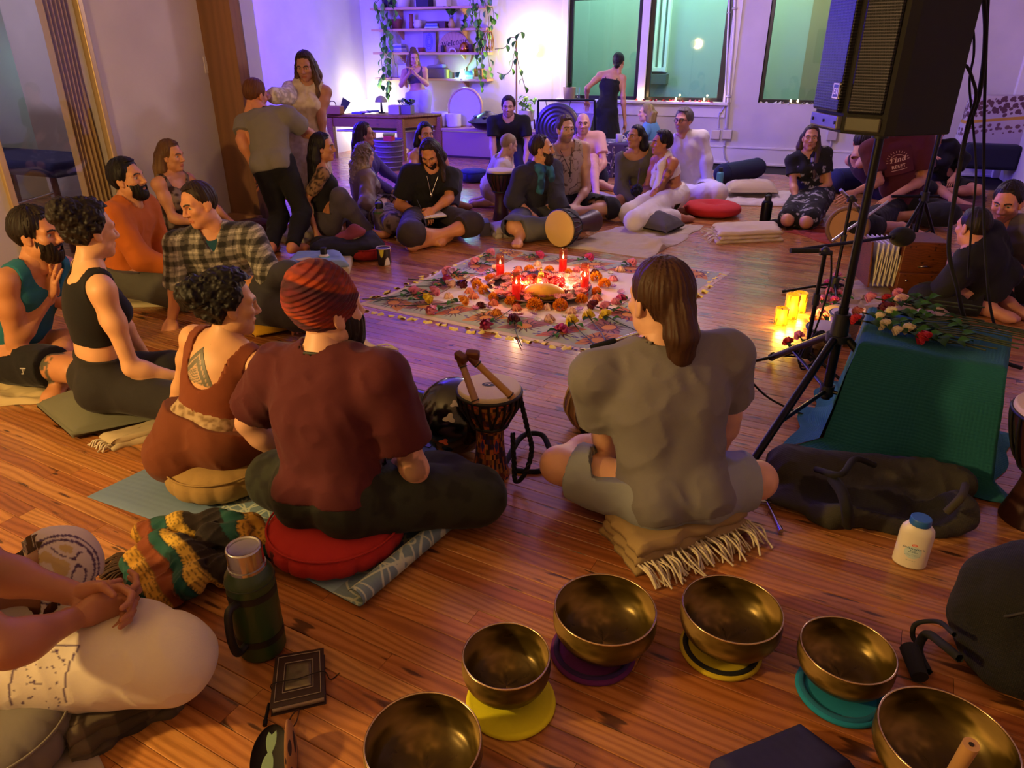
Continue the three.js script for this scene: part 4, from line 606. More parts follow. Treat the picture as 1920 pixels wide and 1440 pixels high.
// open case at the bottom edge
{
const P=F(520,1425),t=thing('open_case','open patterned case with a pale green ribbon piece at the bottom edge','case',P);
part(t,'shell',xf(new THREE.SphereGeometry(0.07,32,12,0,Math.PI*2,Math.PI*0.5,Math.PI*0.5),[-0.012,0.03,0.01],[0,0.2,0],[0.62,0.42,1.25]),mat(0x1a120d,0.8,{side:THREE.DoubleSide}));const pt=canvasTex(128,256,(c)=>{c.fillStyle='#9a6a3c';c.fillRect(0,0,128,256);c.fillStyle='#2a1009';for(let i=0;i < 9;i++){c.beginPath();c.arc(20 +(i*53)% 100,20 + i*26,10 +(i*7)% 8,0,7);c.fill();}c.strokeStyle='#3a160c';c.lineWidth=7;for(let i=0;i < 3;i++)c.strokeRect(20 + i*13,130 + i*14,60 - i*20,90);});
part(t,'flap',xf(new THREE.SphereGeometry(0.07,28,12,0,Math.PI),[0.032,0.03,0.01],[Math.PI / 2*0.2,Math.PI / 2 + 0.2,0.2],[1.15,0.55,0.32]),mat(0xffffff,0.7,{map:pt,side:THREE.DoubleSide}));part(t,'cord_loop',tube([[0.0,0.012,-0.08],[0.004,0.01,-0.12],[0.014,0.008,-0.14],[0.02,0.01,-0.1],[0.016,0.02,-0.07]],0.0018,30,6),mat(0x3a1c10,0.8));
const s=new THREE.Shape();s.moveTo(-0.012,-0.05);s.quadraticCurveTo(-0.02,-0.02,-0.004,0);s.quadraticCurveTo(-0.016,0.03,-0.008,0.05);s.lineTo(0,0.042);s.lineTo(0.009,0.052);s.quadraticCurveTo(0.016,0.02,0.004,0);s.quadraticCurveTo(0.014,-0.02,0.01,-0.05);part(t,'ribbon_piece',xf(new THREE.ExtrudeGeometry(s,{depth:0.003,bevelEnabled:true,bevelSize:0.001,bevelThickness:0.001,bevelSegments:1}),[-0.004,0.05,0.02],[-Math.PI / 2 + 0.2,0,0.15]),mat(0x6f8a6e,0.4));
}
// mats under the couple
const matGrey=mat(0x6d86a6,0.75,{bumpMap:clothBump,bumpScale:0.0008});
groundThing('yoga_mat','plain slate blue mat under the woman in rust','mat',quadPx([[163,932],[352,842],[680,905],[500,1050]]),0.006,matGrey,{edge:0.005,wr:0.001,n:20},'foam');
{
const a=F(682,1146),b=F(872,982),e=b.clone().sub(a),nn=V3(e.z,0,-e.x).normalize();if(nn.x > 0)nn.negate();const t=thing('yoga_mat','patterned blue grey mat with a curled edge under the red cushion','mat',a.clone());
const ptx=canvasTex(512,512,(c)=>{c.fillStyle='#6f8898';c.fillRect(0,0,512,512);c.fillStyle='#83a0b8';c.fillRect(0,0,190,512);c.strokeStyle='#b8c4b8';c.lineWidth=5;const r=rng(5);for(let i=0;i < 7;i++)for(let k=0;k < 5;k++){c.beginPath();c.arc(200 + k*90,40 + i*80,18 +((i + k)% 3)*14,0,7);c.stroke();c.beginPath();c.moveTo(200 + k*90,40 + i*80);c.lineTo(200 + r()*312,r()*512);c.stroke();}});
const n=40,P=[],U=[],I=[],L=e.length(),und=e.clone().normalize();const prof=[];for(let i=0;i <=14;i++){const q=i / 14*Math.PI*1.35;prof.push([-0.032*Math.sin(q)- 0.0,0.032 - 0.032*Math.cos(q)]);}prof.reverse();const line=[...prof.map(([x,y])=>[-x,y])];const full=[...line,[-0.1,0],[-0.3,0],[-0.55,0],[-0.8,0]];
for(const off of[0.005,0.0])full.forEach(([x,y],i)=>{for(let j=0;j <=8;j++){const p=V3(0,0,0).addScaledVector(und,j / 8*(L + 0.2)).addScaledVector(nn,-x + 0.03);const inward=i < line.length?off*(y > 0.032?-1:1):off;P.push(p.x,y + inward + 0.007,p.z);U.push((x + 0.1)*-1.1,j / 8*1.2);}});
const rows=full.length;for(const s of[0,1])for(let i=0;i < rows - 1;i++)for(let j=0;j < 8;j++){const k=s*rows*9 + i*9 + j;if(s)I.push(k,k + 1,k + 9,k + 1,k + 10,k + 9);else I.push(k,k + 9,k + 1,k + 1,k + 9,k + 10);}
for(let i=0;i < rows - 1;i++)for(const j of[0,8]){const k=i*9 + j,q=rows*9 + k;I.push(k,q,k + 9,q,q + 9,k + 9);}
const g=new THREE.BufferGeometry();g.setAttribute('position',new THREE.Float32BufferAttribute(P,3));g.setAttribute('uv',new THREE.Float32BufferAttribute(U,2));g.setIndex(I);g.computeVertexNormals();part(t,'foam',g,mat(0xffffff,0.7,{map:ptx,side:THREE.DoubleSide,bumpMap:clothBump,bumpScale:0.0008}));
}
zafu('tan pleated cushion under the woman in rust',F(423,905),0.21,0.14,0x9a7c48,{pleats:7});
{const t=zafu('red pleated cushion under the man in maroon',F(634,1020),0.235,0.125,0xa8201e,{pleats:9});part(t,'emblem',box(0.03,0.045,0.004,[-0.17,0.06,0.155],[0,-0.85,0]),mat(0x5a0f12,0.8));}
// striped scarf heap
{
const c=F(350,1060),q=(px,py,h)=>F(px,py,h).sub(c),pr=[],L=[[270,1000,0.05],[340,985,0.09],[400,975,0.09],[470,990,0.07],[500,1020,0.05]],K=[[250,1070,0.05],[300,1110,0.05],[350,1090,0.09],[345,1030,0.1],[300,1020,0.09],[255,1050,0.07]],N=[[380,1050,0.07],[430,1075,0.06],[470,1060,0.06],[450,1010,0.08],[390,1010,0.09]];
for(const l of[L,K,N])for(let i=0;i + 1 < l.length;i++)pr.push(capsule(q(...l[i]),q(...l[i + 1]),0.042,0.045));
for(const[x,y]of[[350,1065],[300,1085],[330,1010],[430,1040]])pr.push(ellipsoid(q(x,y,0.03),[0.1,0.05,0.08]));
const base=joined(pr,0.03),f=(x,y,z)=>{let d=base(x,y,z);if(Math.abs(d)< 0.05)d +=0.016*noise3(x*16,y*14,z*16)+ 0.014*Math.abs(noise3(x*26 + z*20,y*20,z*14))- 0.004;return Math.max(d,-(y - 0.002));};f.lo=base.lo;f.hi=base.hi;f.lo.y=0;
const cols=[lin(0x0f4a44),lin(0xb98a2c),lin(0x1a1110),lin(0xc9a23c),lin(0x7a3a18),lin(0x0f4a44),lin(0x23160f)];
const t=thing('scarf','crumpled teal, yellow and black striped scarf on the floor beside the mat','scarf',c);part(t,'cloth',nets(f,0.0065,(x,y,z)=>{const w=(x*1.6 - z*1.1 + y*1.4)*9 + 0.9*noise3(x*8,y*8,z*8),i=Math.floor(w),a=cols[((i*3)% 7 + 7)% 7],fr=w - i;const th=fr > 0.9?0.4:1,sp=a[0]> 0.2&&Math.sin(w*25)> 0.75?0.3:1;return a.map((v)=>v*th*sp);}),clothMat);
const r=rng(8),g=[];for(let i=0;i < 26;i++){const a=q(240 + r()*10,1040 + i*1.2,0.03),b=q(185 + r()*25,1052 + i*1.6,0.008),m=a.clone().lerp(b,0.5).add(V3(0,0.015,(r()- 0.5)*0.02));g.push(tube([a,m,b],0.004,6,5));}const fo=part(t,'fringe',merge(g),mat(0x3a2416,0.9));fo.userData.kind='stuff';
}
// blankets and cushions at the left edge
foldedBlanket('folded grey plaid blanket under the white trousers at the left edge',quadPx([[110,1350],[325,1275],[345,1330],[140,1440]]),3,0.032,fabric(0x7c7264,{map:canvasTex(256,256,(c)=>{c.fillStyle='#9a9182';c.fillRect(0,0,256,256);c.fillStyle='rgba(225,215,200,.55)';for(let i=0;i < 4;i++){c.fillRect(i*64,0,10,256);c.fillRect(0,i*64 + 20,256,10);}c.fillStyle='rgba(60,50,45,.4)';for(let i=0;i < 4;i++){c.fillRect(i*64 + 28,0,18,256);c.fillRect(0,i*64 + 44,256,14);}})}),{seed:3});
zafu('grey cushion at the lower left corner below the white trousers',F(10,1420),0.17,0.14,0x6d665e,{pleats:6});
groundThing('floor_cloth','pale pinkish cloth spread on the floor at the lower left corner','cloth',quadPx([[40,1350],[150,1340],[210,1470],[60,1500]]),0.008,fabric(0xa89888),{wr:0.008},'cloth');
// pillow and blanket under the woman in the black crop top
groundThing('pillow','grey green square pillow under the woman in the black crop top','pillow',quadPx([[72,770],[220,740],[395,775],[138,828]]),0.075,fabric(0x6a6a58),{puff:0.055,edge:0.12,rim:0.25,wr:0.006},'cover');
foldedBlanket('beige folded blanket with a knotted end beside the grey green pillow',quadPx([[185,830],[345,785],[420,790],[210,845]]),2,0.024,fabric(0xb8a684),{seed:9,fringe:[[0,3,12,0.04]],fringeMat:fabric(0xd8ccb4)});
groundThing('blanket','rumpled cream blanket under the man in the teal tank top','blanket',quadPx([[-40,725],[140,700],[185,742],[-30,770]]),0.02,fabric(0xc4b083),{wr:0.022,fx:14,fz:22,wav:0.03},'cloth');
groundThing('blanket','flat beige blanket under the man in the orange sweater','blanket',quadPx([[225,560],[370,545],[385,572],[235,578]]),0.03,fabric(0xc2b48c),{wr:0.006},'cloth');
groundThing('floor_cushion','dark navy cushion behind the man in the orange sweater','cushion',quadPx([[165,520],[235,505],[250,545],[180,560]]),0.2,fabric(0x14161f),{edge:0.1,puff:0.02,wr:0.004},'cover');
groundThing('floor_cushion','yellow cushion by the hand of the man in plaid','cushion',quadPx([[440,605],[535,590],[585,618],[480,638]]),0.065,fabric(0xb98a14),{edge:0.08,puff:0.015,wr:0.005},'cover');
{const t=groundThing('blanket','beige knotted blanket with a ragged fringe beyond the knit cap','blanket',quadPx([[560,640],[690,645],[735,680],[600,700]]),0.045,fabric(0xb5a58c),{wr:0.02,fx:12,fz:16},'cloth');const c=t.position;fringe(t,F(712,655).sub(c),F(700,692).sub(c),26,0.1,fabric(0xc9bca4),0.03,rng(4));}
foldedBlanket('tan folded blanket with a white fringe under the man in grey',[F(1126,1000),F(1260,945),F(1408,998),F(1195,1082)],3,0.036,fabric(0x9a8258),{seed:12,fringe:[[2,3,46,0.075],[2,3,30,0.1]],fringeMat:fabric(0xd6cab0)});
// ---------- things on the floor farther back ----------
foldedBlanket('neatly folded cream blanket on the bare floor right of the flower cloth',quadPx([[1332,436],[1452,432],[1466,452],[1345,458]]),3,0.035,fabric(0xc9b692),{seed:21,fringe:[[0,3,14,0.08]],fringeMat:fabric(0xd6ccb6)});
{const t=groundThing('blanket','wide beige blanket with a rumpled fold spread behind the candles','blanket',quadPx([[1048,462],[1190,418],[1326,424],[1222,486]]),0.012,fabric(0xb7a78c),{wr:0.014,n:56,fx:6,fz:9,wav:0.03,shape:(u,v)=>0.05*Math.exp(-Math.pow(((u + 0.5*v)- 0.72)/ 0.05,2))*smooth(0.2,0.9,v)},'cloth');const c=t.position;fringe(t,F(1048,462).sub(c),F(1095,446).sub(c),30,0.06,fabric(0xc9bca4),0.012,rng(9));}
groundThing('pillow','dark grey square pillow on the wide beige blanket','pillow',[[1168,425],[1200,408],[1283,428],[1250,443]].map(([x,y])=>F(x,y,0.012)),0.1,fabric(0x4c4744),{puff:0.06,edge:0.15,rim:0.25,wr:0.008},'cover');
zafu('flat red cushion with a dented middle right of the women in white',F(1334,402),0.31,0.13,0xb32222,{pleats:0.01,dent:0.05,seam:false});
const bolster=(label,a,b,r,color)=>{const m=a.clone().lerp(b,0.5).setY(0),t=thing('bolster',label,'bolster',m),A=a.clone().sub(m).setY(r),B=b.clone().sub(m).setY(r),d=B.clone().sub(A),g=new THREE.CapsuleGeometry(r,d.length()- r*0.4,6,24);g.scale(1,1,1);g.applyQuaternion(new THREE.Quaternion().setFromUnitVectors(V3(0,1,0),d.clone().normalize()));g.translate((A.x + B.x)/ 2,r,(A.z + B.z)/ 2);part(t,'cover',g,fabric(color));const u=d.clone().normalize();for(const[p,s]of[[A,-1],[B,1]])part(t,'end_seam',xf(new THREE.TorusGeometry(r*0.98,0.006,6,32),[0,0,0]).applyQuaternion(new THREE.Quaternion().setFromUnitVectors(V3(0,0,1),u)).translate(p.x + u.x*s*-0.02,r,p.z + u.z*s*-0.02),fabric(color));};
bolster('long navy bolster against the back wall right of the man in white',F(1352,345),F(1418,332),0.125,0x16183c);bolster('navy bolster behind the woman in the floral dress',F(1560,362),F(1630,356),0.14,0x1b1f55);
{const t=thing('round_cushion','navy round cushion left of the tall dark drum','cushion',F(890,340));t.removeFromParent();counts.set('round_cushion',(counts.get('round_cushion')??1)- 1);}
zafu('navy round cushion left of the tall dark drum',F(888,340),0.2,0.16,0x191f5a,{pleats:5});
groundThing('fleece_rug','white fleece mat with a dark edge behind the red cushion','rug',quadPx([[1290,384],[1330,358],[1500,364],[1480,388]]),0.035,fabric(0xc6b8b2),{wr:0.015,fx:20,fz:20,edge:0.06},'pile');
groundThing('pillow','long beige pillow lying on the white fleece mat','pillow',[[1356,358],[1450,356],[1458,370],[1366,370]].map(([x,y])=>F(x,y,0.04)),0.13,fabric(0xb8a58e),{puff:0.03,edge:0.14,rim:0.3,wr:0.01},'cover');
{const b=(n,l,x,y,top,w,c,o)=>{const P=F(x,y).setY(0);return bottle(n,l,P,w / 2 / pxm(P),topH(P,top),c,o);};
b('water_bottle','teal steel bottle standing by the hand of the man in white',1347,356,314,13,0x4c8a96,{});b('water_bottle','small black bottle in front of the teal steel bottle',1336,381,344,14,0x101013,{loop:true});b('water_bottle','tall black steel bottle beside the woman in the floral dress',1433,420,366,20,0x17171a,{metal:0.7,rough:0.3,loop:true});
b('water_bottle','clear smoky bottle with a green collar beside the woman in grey leggings',715,440,380,24,0x3a3432,{m:phys(0x8a7a74,0.15,{transmission:0.5,thickness:0}),band:0x3a5a20,loop:true});const wb=b('water_bottle','white bottle with a mint ring on the blue towel',611,508,464,20,0xd8d0c4,{rough:0.5,metal:0,band:0x6fb09c});wb.position.y=0.0;
const P=F(721,496).setY(0),h=topH(P,462),r=13 / pxm(P),t=thing('sticker_cup','dark tumbler covered in stickers on the floor left of the flower cloth','cup',P);const st=canvasTex(256,128,(g)=>{g.fillStyle='#1c1312';g.fillRect(0,0,256,128);g.fillStyle='#d8d03a';g.beginPath();g.ellipse(30,40,18,24,0,0,7);g.fill();g.fillStyle='#d8d6cc';g.beginPath();g.ellipse(66,92,26,28,0,0,7);g.fill();g.strokeStyle='#5a5a5a';g.strokeRect(54,80,24,24);['#d84a2a','#e08a3a','#d8c8a0','#b0382a'].forEach((c,i)=>{g.fillStyle=c;g.beginPath();g.ellipse(104,26 + i*12,22 - i*5,9,0,0,7);g.fill();});g.fillStyle='#b8a890';g.beginPath();g.arc(150,70,18,0,7);g.fill();g.beginPath();g.arc(210,50,22,0,7);g.fill();});
const bd=lathe([[0,0],[r*0.86,0],[r*0.9,0.006],[r,h*0.9],[r*0.96,h*0.9],[0,h*0.88]],36);bd.rotateY(-0.9);part(t,'tumbler',bd,mat(0xffffff,0.4,{map:st}));part(t,'rim',xf(new THREE.TorusGeometry(r*1.02,0.005,8,36),[0,h*0.93,0],[Math.PI / 2,0,0]),phys(0xd8d0e0,0.15,{transmission:0.4,thickness:0}));}
{const t=thing('sandals','pair of black slip-on shoes by the tall black steel bottle','shoes',F(1450,424));for(const x of[-0.03,0.12]){part(t,'sole',xf(new RoundedBoxGeometry(0.09,0.025,0.26,3,0.012),[x,0.013,x*0.4],[0,1.1,0]),M.rubber);part(t,'upper',xf(new THREE.SphereGeometry(0.055,16,10),[x + 0.05,0.035,x*0.4 + 0.02],[0,1.1,0],[0.8,0.6,1.3]),mat(0x1a181c,0.8));}}
groundThing('shawl','orange patterned shawl spread left of the frame drum','shawl',quadPx([[1480,436],[1560,424],[1610,448],[1560,462]]),0.012,fabric(0x9a3c1a,{map:canvasTex(128,128,(g)=>{g.fillStyle='#e8c8b0';g.fillRect(0,0,128,128);g.fillStyle='#f2e8e0';for(let i=0;i < 20;i++){g.beginPath();g.arc((i*37)% 128,(i*53)% 128,5,0,7);g.fill();}g.fillStyle='#b05a3a';for(let i=0;i < 12;i++)g.fillRect((i*29)% 128,(i*41)% 128,22,5);})}),{wr:0.016,wav:0.04,n:34},'cloth');
groundThing('rug','maroon mat under the bowing person in black','rug',quadPx([[1660,388],[1700,362],[1850,372],[1840,398]]),0.04,fabric(0x4a1420),{wr:0.006},'weave');
{const P=F(1582,460).setY(0),s=pxm(P),t=thing('frame_drum','round hide frame drum held on edge by the man in the maroon T-shirt','drum',P),r=34 / s;const g=[new THREE.CylinderGeometry(r,r,0.06,48,1,true)];const pose=(q)=>{q.rotateX(Math.PI / 2);q.rotateX(-0.18);q.rotateY(-0.35);q.translate(0,r*1.0,0);return q;};part(t,'hoop',pose(new THREE.TorusGeometry(r,0.02,8,48).rotateX(Math.PI / 2)),mat(0x7a5a38,0.6));part(t,'hide_head',pose(new THREE.CylinderGeometry(r*0.99,r*0.99,0.02,48)),mat(0xb98d58,0.7,{bumpMap:plasterBump,bumpScale:0.003}));}
// by the woman in grey leggings
{const c=F(655,470),q=(x,y,h)=>F(x,y,h).sub(c),b=joined([capsule(q(600,462,0.05),q(700,470,0.06),0.09,0.1),ellipsoid(q(650,462,0.1),[0.3,0.09,0.16]),capsule(q(695,455,0.1),q(715,470,0.05),0.09,0.07)],0.06),f=(x,y,z)=>{let d=b(x,y,z);if(d < 0.06)d +=0.02*noise3(x*9,y*9,z*9)+ 0.016*Math.abs(noise3(x*15,y*12,z*15));return Math.max(d,0.003 - y);};f.lo=b.lo;f.hi=b.hi;f.lo.y=-0.01;const t=thing('jacket','black jacket heaped over the red cushion left of the sticker cup','jacket',c);part(t,'cloth',nets(f,0.014,null),mat(0x141317,0.85));
zafu('red cushion half covered by the black jacket',F(690,482),0.19,0.12,0x9a1d16,{pleats:6});
const P=F(655,454,0.13),bg=thing('pouch','maroon pouch with a beaded underside lying on the black jacket','pouch',P);const pf=joined([ellipsoid(V3(0,0.05,0),[0.15,0.05,0.07],V3(0.95,0.3,0),V3(-0.3,0.95,0)),ellipsoid(V3(0.05,0.1,0),[0.05,0.05,0.04])],0.04);part(bg,'fabric',nets(pf,0.01,(x,y,z)=>{const b2=y - x*0.3 < 0.025;const n=noise3(x*70,y*70,z*70);return b2?(n > 0.0?[0.5,0.38,0.22]:[0.12,0.05,0.04]):[0.2,0.035,0.06];}),mat(0xffffff,0.85,{vertexColors:true}));
groundThing('folded_towel','light blue towel folded on the cream block by the man in plaid','towel',[[520,512],[560,478],[640,480],[655,500]].map(([x,y])=>F(x,y,0.06)),0.05,fabric(0x7f9ac0),{wr:0.012,edge:0.05},'cloth');
groundThing('foam_block','cream block under the light blue towel','block',quadPx([[530,525],[575,492],[662,492],[655,515]]),0.06,fabric(0xb5a88e),{wr:0,edge:0.02,rim:0.8},'cover');
groundThing('paper_leaflet','yellowish leaflet lying on the light blue towel','leaflet',[[552,486],[580,482],[588,486],[560,489]].map(([x,y])=>F(x,y,0.125)),0.003,mat(0xcdb88a,0.7),{wr:0},'sheet');
foldedBlanket('folded pale blanket beneath the man writing',quadPx([[742,452],[790,432],[850,445],[800,462]]),2,0.03,fabric(0xb8a88c),{seed:31});foldedBlanket('rolled grey-beige blanket beside the man in the dark jacket',quadPx([[914,436],[965,428],[985,442],[930,448]]),2,0.05,fabric(0xa59c92),{seed:33});
groundThing('small_box','small dark box with a pale side left of the rolled blanket','box',quadPx([[898,434],[916,432],[920,442],[900,444]]),0.12,mat(0x4a4448,0.6),{wr:0,edge:0.01,rim:0.9},'carton');
groundThing('blanket','rumpled white cloth on the floor behind the stooping person','blanket',quadPx([[500,452],[560,428],[612,436],[570,458]]),0.05,fabric(0xb0a294),{wr:0.02,fx:11,fz:11},'cloth');zafu('maroon cushion at the foot of the wooden panel',F(478,442),0.17,0.15,0x4a1a16,{pleats:6});
groundThing('blanket','pale blanket under the seated men in pale tops','blanket',quadPx([[1060,385],[1110,360],[1160,368],[1120,400]]),0.02,fabric(0x9a8c94),{wr:0.012},'cloth');
const nb=thing('notebook','open white notebook on the lap of the man writing','notebook',Z(797,404,-F(800,432).z - 0.33));part(nb,'pages',[box(0.15,0.012,0.2,[-0.04,0,0],[0.1,0.5,0.08]),box(0.15,0.012,0.2,[0.08,0.006,-0.05],[0.1,0.5,-0.05])],mat(0xd6cfc4,0.8));part(nb,'cover',box(0.3,0.006,0.205,[0.02,-0.01,-0.025],[0.1,0.5,0.01]),M.black);const pn=thing('pen','dark pen in the hand of the man writing','pen',Z(786,390,-F(800,432).z - 0.36));part(pn,'barrel',rod(V3(-0.02,0.07,-0.02),V3(0.03,-0.03,0.02),0.004),M.black);
const pp=thing('fluffy_ball','black fluffy ball on a stick held by the woman in the green cardigan','mallet',Z(1194,358,-F(1205,392).z - 0.32));part(pp,'fluffy_head',nets(Object.assign((x,y,z)=>Math.hypot(x,y,z)- 0.062 + 0.012*noise3(x*70,y*70,z*70),{lo:V3(-0.08,-0.08,-0.08),hi:V3(0.08,0.08,0.08)}),0.006,null),M.rubber);part(pp,'handle',rod(V3(0,0,0),V3(0.02,0.22,-0.02),0.008),M.darkWood);}  // last item: a black fluffy ball on a stick
// ---------- the flower cloth in the middle ----------
const cloth4=quadPx([[676,572],[1132,668],[1374,512],[925,464]]);
{
const c=cen(cloth4),t=thing('flower_cloth','square printed cloth with orange suns along its border under the flowers','cloth',c);
const ct=canvasTex(1024,1024,(g,w)=>{
g.fillStyle='#d6c19f';g.fillRect(0,0,w,w);g.fillStyle='#b9a27e';g.fillRect(20,20,w - 40,w - 40);const r=rng(3);
for(let s=0;s < 4;s++){g.save();g.translate(w / 2,w / 2);g.rotate(s*Math.PI / 2);g.translate(-w / 2,-w / 2);g.fillStyle='#a8b08a';g.fillRect(24,24,w - 48,150);for(let i=0;i < 7;i++){const x=80 + i*145,y=104;g.fillStyle=['#c9853e','#b9603a','#a06a5a'][i % 3];g.beginPath();g.moveTo(x - 70,170);g.quadraticCurveTo(x - 20,60,x + 60,40);g.quadraticCurveTo(x + 50,130,x + 30,172);g.fill();g.strokeStyle='#4a2a3a';g.lineWidth=3;g.fillStyle='#d08a3a';for(let k=0;k < 16;k++){const a=k / 16*Math.PI*2;g.beginPath();g.moveTo(x + Math.cos(a - 0.12)*26,y + Math.sin(a - 0.12)*26);g.lineTo(x + Math.cos(a)*52,y + Math.sin(a)*52);g.lineTo(x + Math.cos(a + 0.12)*26,y + Math.sin(a + 0.12)*26);g.fill();g.stroke();}g.beginPath();g.arc(x,y,25,0,7);g.fill();g.stroke();g.fillStyle='#4a3a7a';for(let k=0;k < 5;k++)g.fillRect(x + 50 + r()*40,50 + r()*110,14,6);}g.strokeStyle='#8a5a4a';g.lineWidth=4;g.strokeRect(180,180,w - 360,w - 360);g.restore();}
g.fillStyle='#e2d4be';g.fillRect(184,184,w - 368,w - 368);
});
const g=slab(cloth4.map((p)=>p.clone().sub(c)),0.005,{edge:0.006,wr:0.004,n:60,wav:0.02,fx:7,fz:7}),U=g.attributes.uv,W=cloth4[0].distanceTo(cloth4[1]),H=cloth4[1].distanceTo(cloth4[2]);for(let i=0;i < U.count;i++)U.setXY(i,U.getX(i)/ W,U.getY(i)/ H);
part(t,'weave',g,fabric(0xffffff,{map:ct,sheenColor:new THREE.Color(0.3,0.3,0.3)}));
}
const YC=0.009;
// petals of a bloom: cupped little patches in rings
function petalGeo(w,h,cup,curl){const P=[],I=[],n=4,m=5;for(let j=0;j <=m;j++)for(let i=0;i <=n;i++){const u=i / n*2 - 1,v=j / m,ww=w*Math.sin(Math.PI*(0.12 + 0.72*v))*0.62;P.push(u*ww,v*h - 0.25*h*u*u*v,cup*(u*u*ww*0.9)- curl*v*v*h + 0.2*h*v*(1 - v));}for(let j=0;j < m;j++)for(let i=0;i < n;i++){const a=j*(n + 1)+ i;I.push(a,a + 1,a + n + 1,a + 1,a + n + 2,a + n + 1);}const g=new THREE.BufferGeometry();g.setAttribute('position',new THREE.Float32BufferAttribute(P,3));g.setIndex(I);g.computeVertexNormals();return g;}
function roseGeo(seed,open=1){const r=rng(seed),g=[ball(0.009,[0,0.022,0],[1,1.3,1],8)];for(let ring=0;ring < 5;ring++){const n=3 + ring,rad=0.002 + ring*0.0042;for(let k=0;k < n;k++){const p=petalGeo(0.014 + ring*0.0042,0.026 + ring*0.0022,0.9,0.1 + ring*0.09*open);p.translate(0,0,rad);p.rotateX((0.06 + ring*0.14*open));p.rotateY(k / n*Math.PI*2 + ring*1.1 + r()*0.4);p.translate(0,0.002 +(4 - ring)*0.0012,0);g.push(p);}}return merge(g);}
function marigoldGeo(seed){const r=rng(seed),g=[];for(let ring=0;ring < 7;ring++){const th=0.12 + ring*0.24,n=3 + ring*3;for(let k=0;k < n;k++){const p=petalGeo(0.011,0.017,1.6*(r()> 0.5?1:-1),0.2);p.translate(0,0.019,0);p.rotateX(th*1.05 + r()*0.25);p.rotateY(k / n*6.283 + r()*0.5);p.translate(0,0.014,0);g.push(p);}}return merge(g);}
function daisyGeo(seed){const g=[];for(let k=0;k < 22;k++){const p=petalGeo(0.007,0.026,0.5,0.05);p.rotateX(1.15 +(k % 2)*0.22);p.rotateY(k / 22*6.283);p.translate(0,0.008,0);g.push(p);}return merge(g);}
function leafGeo(l=0.07,w=0.045){const P=[],I=[],n=4,m=7;for(let j=0;j <=m;j++)for(let i=0;i <=n;i++){const u=i / n*2 - 1,v=j / m,ww=w / 2*Math.pow(Math.sin(Math.PI*Math.min(1,0.06 + v*0.94)),0.8);P.push(u*ww,0.006 + 0.012*Math.sin(v*3)+ Math.abs(u)*ww*0.35,v*l);}for(let j=0;j < m;j++)for(let i=0;i < n;i++){const a=j*(n + 1)+ i;I.push(a,a + n + 1,a + 1,a + 1,a + n + 1,a + n + 2);}const g=new THREE.BufferGeometry();g.setAttribute('position',new THREE.Float32BufferAttribute(P,3));g.setIndex(I);g.computeVertexNormals();return g;}
const roseGs=[roseGeo(1),roseGeo(2,1.3),roseGeo(3,0.7)],mariGs=[marigoldGeo(4),marigoldGeo(5)],daisyG=daisyGeo(6),leafG=leafGeo();
const petalMat=(c,c2)=>phys(c,0.55,{side:THREE.DoubleSide,sheen:0.3,sheenRoughness:0.5});
const FC={pink:petalMat(0xd67a98),magenta:petalMat(0xb5306e),blush:petalMat(0xe6bba8),peach:petalMat(0xe2896c),orange:petalMat(0xdd8a2e),lavender:petalMat(0xb98ac0),yellow:petalMat(0xe0c22c),cream:petalMat(0xddd0a8),crimson:petalMat(0x5a0a1e),marigold:petalMat(0xe58a08),red:petalMat(0xb01622),white:petalMat(0xdcd8c6)};
const stemMat=mat(0x2f3d22,0.6);
const ordinal=['first','second','third','fourth','fifth','sixth','seventh','eighth','ninth','tenth','eleventh','twelfth','thirteenth','fourteenth','fifteenth','sixteenth','seventeenth','eighteenth','nineteenth','twentieth'];
const orders=new Map();
function ordered(o,what,where,px){const k=what + '|' + where;if(!orders.has(k))orders.set(k,[]);orders.get(k).push([px,o]);return o;}
function writeOrders(){for(const[k,l]of orders){const[what,where]=k.split('|');l.sort((a,b)=>a[0]- b[0]);l.forEach(([,o],i)=>{o.userData.label=l.length===1?'only ' + what + ' ' + where:ordinal[i]+ ' ' + what + ' from the left ' + where;if(l.length > 1)o.userData.group=what + ' group ' + where;});}}
const fr0=rng(21);
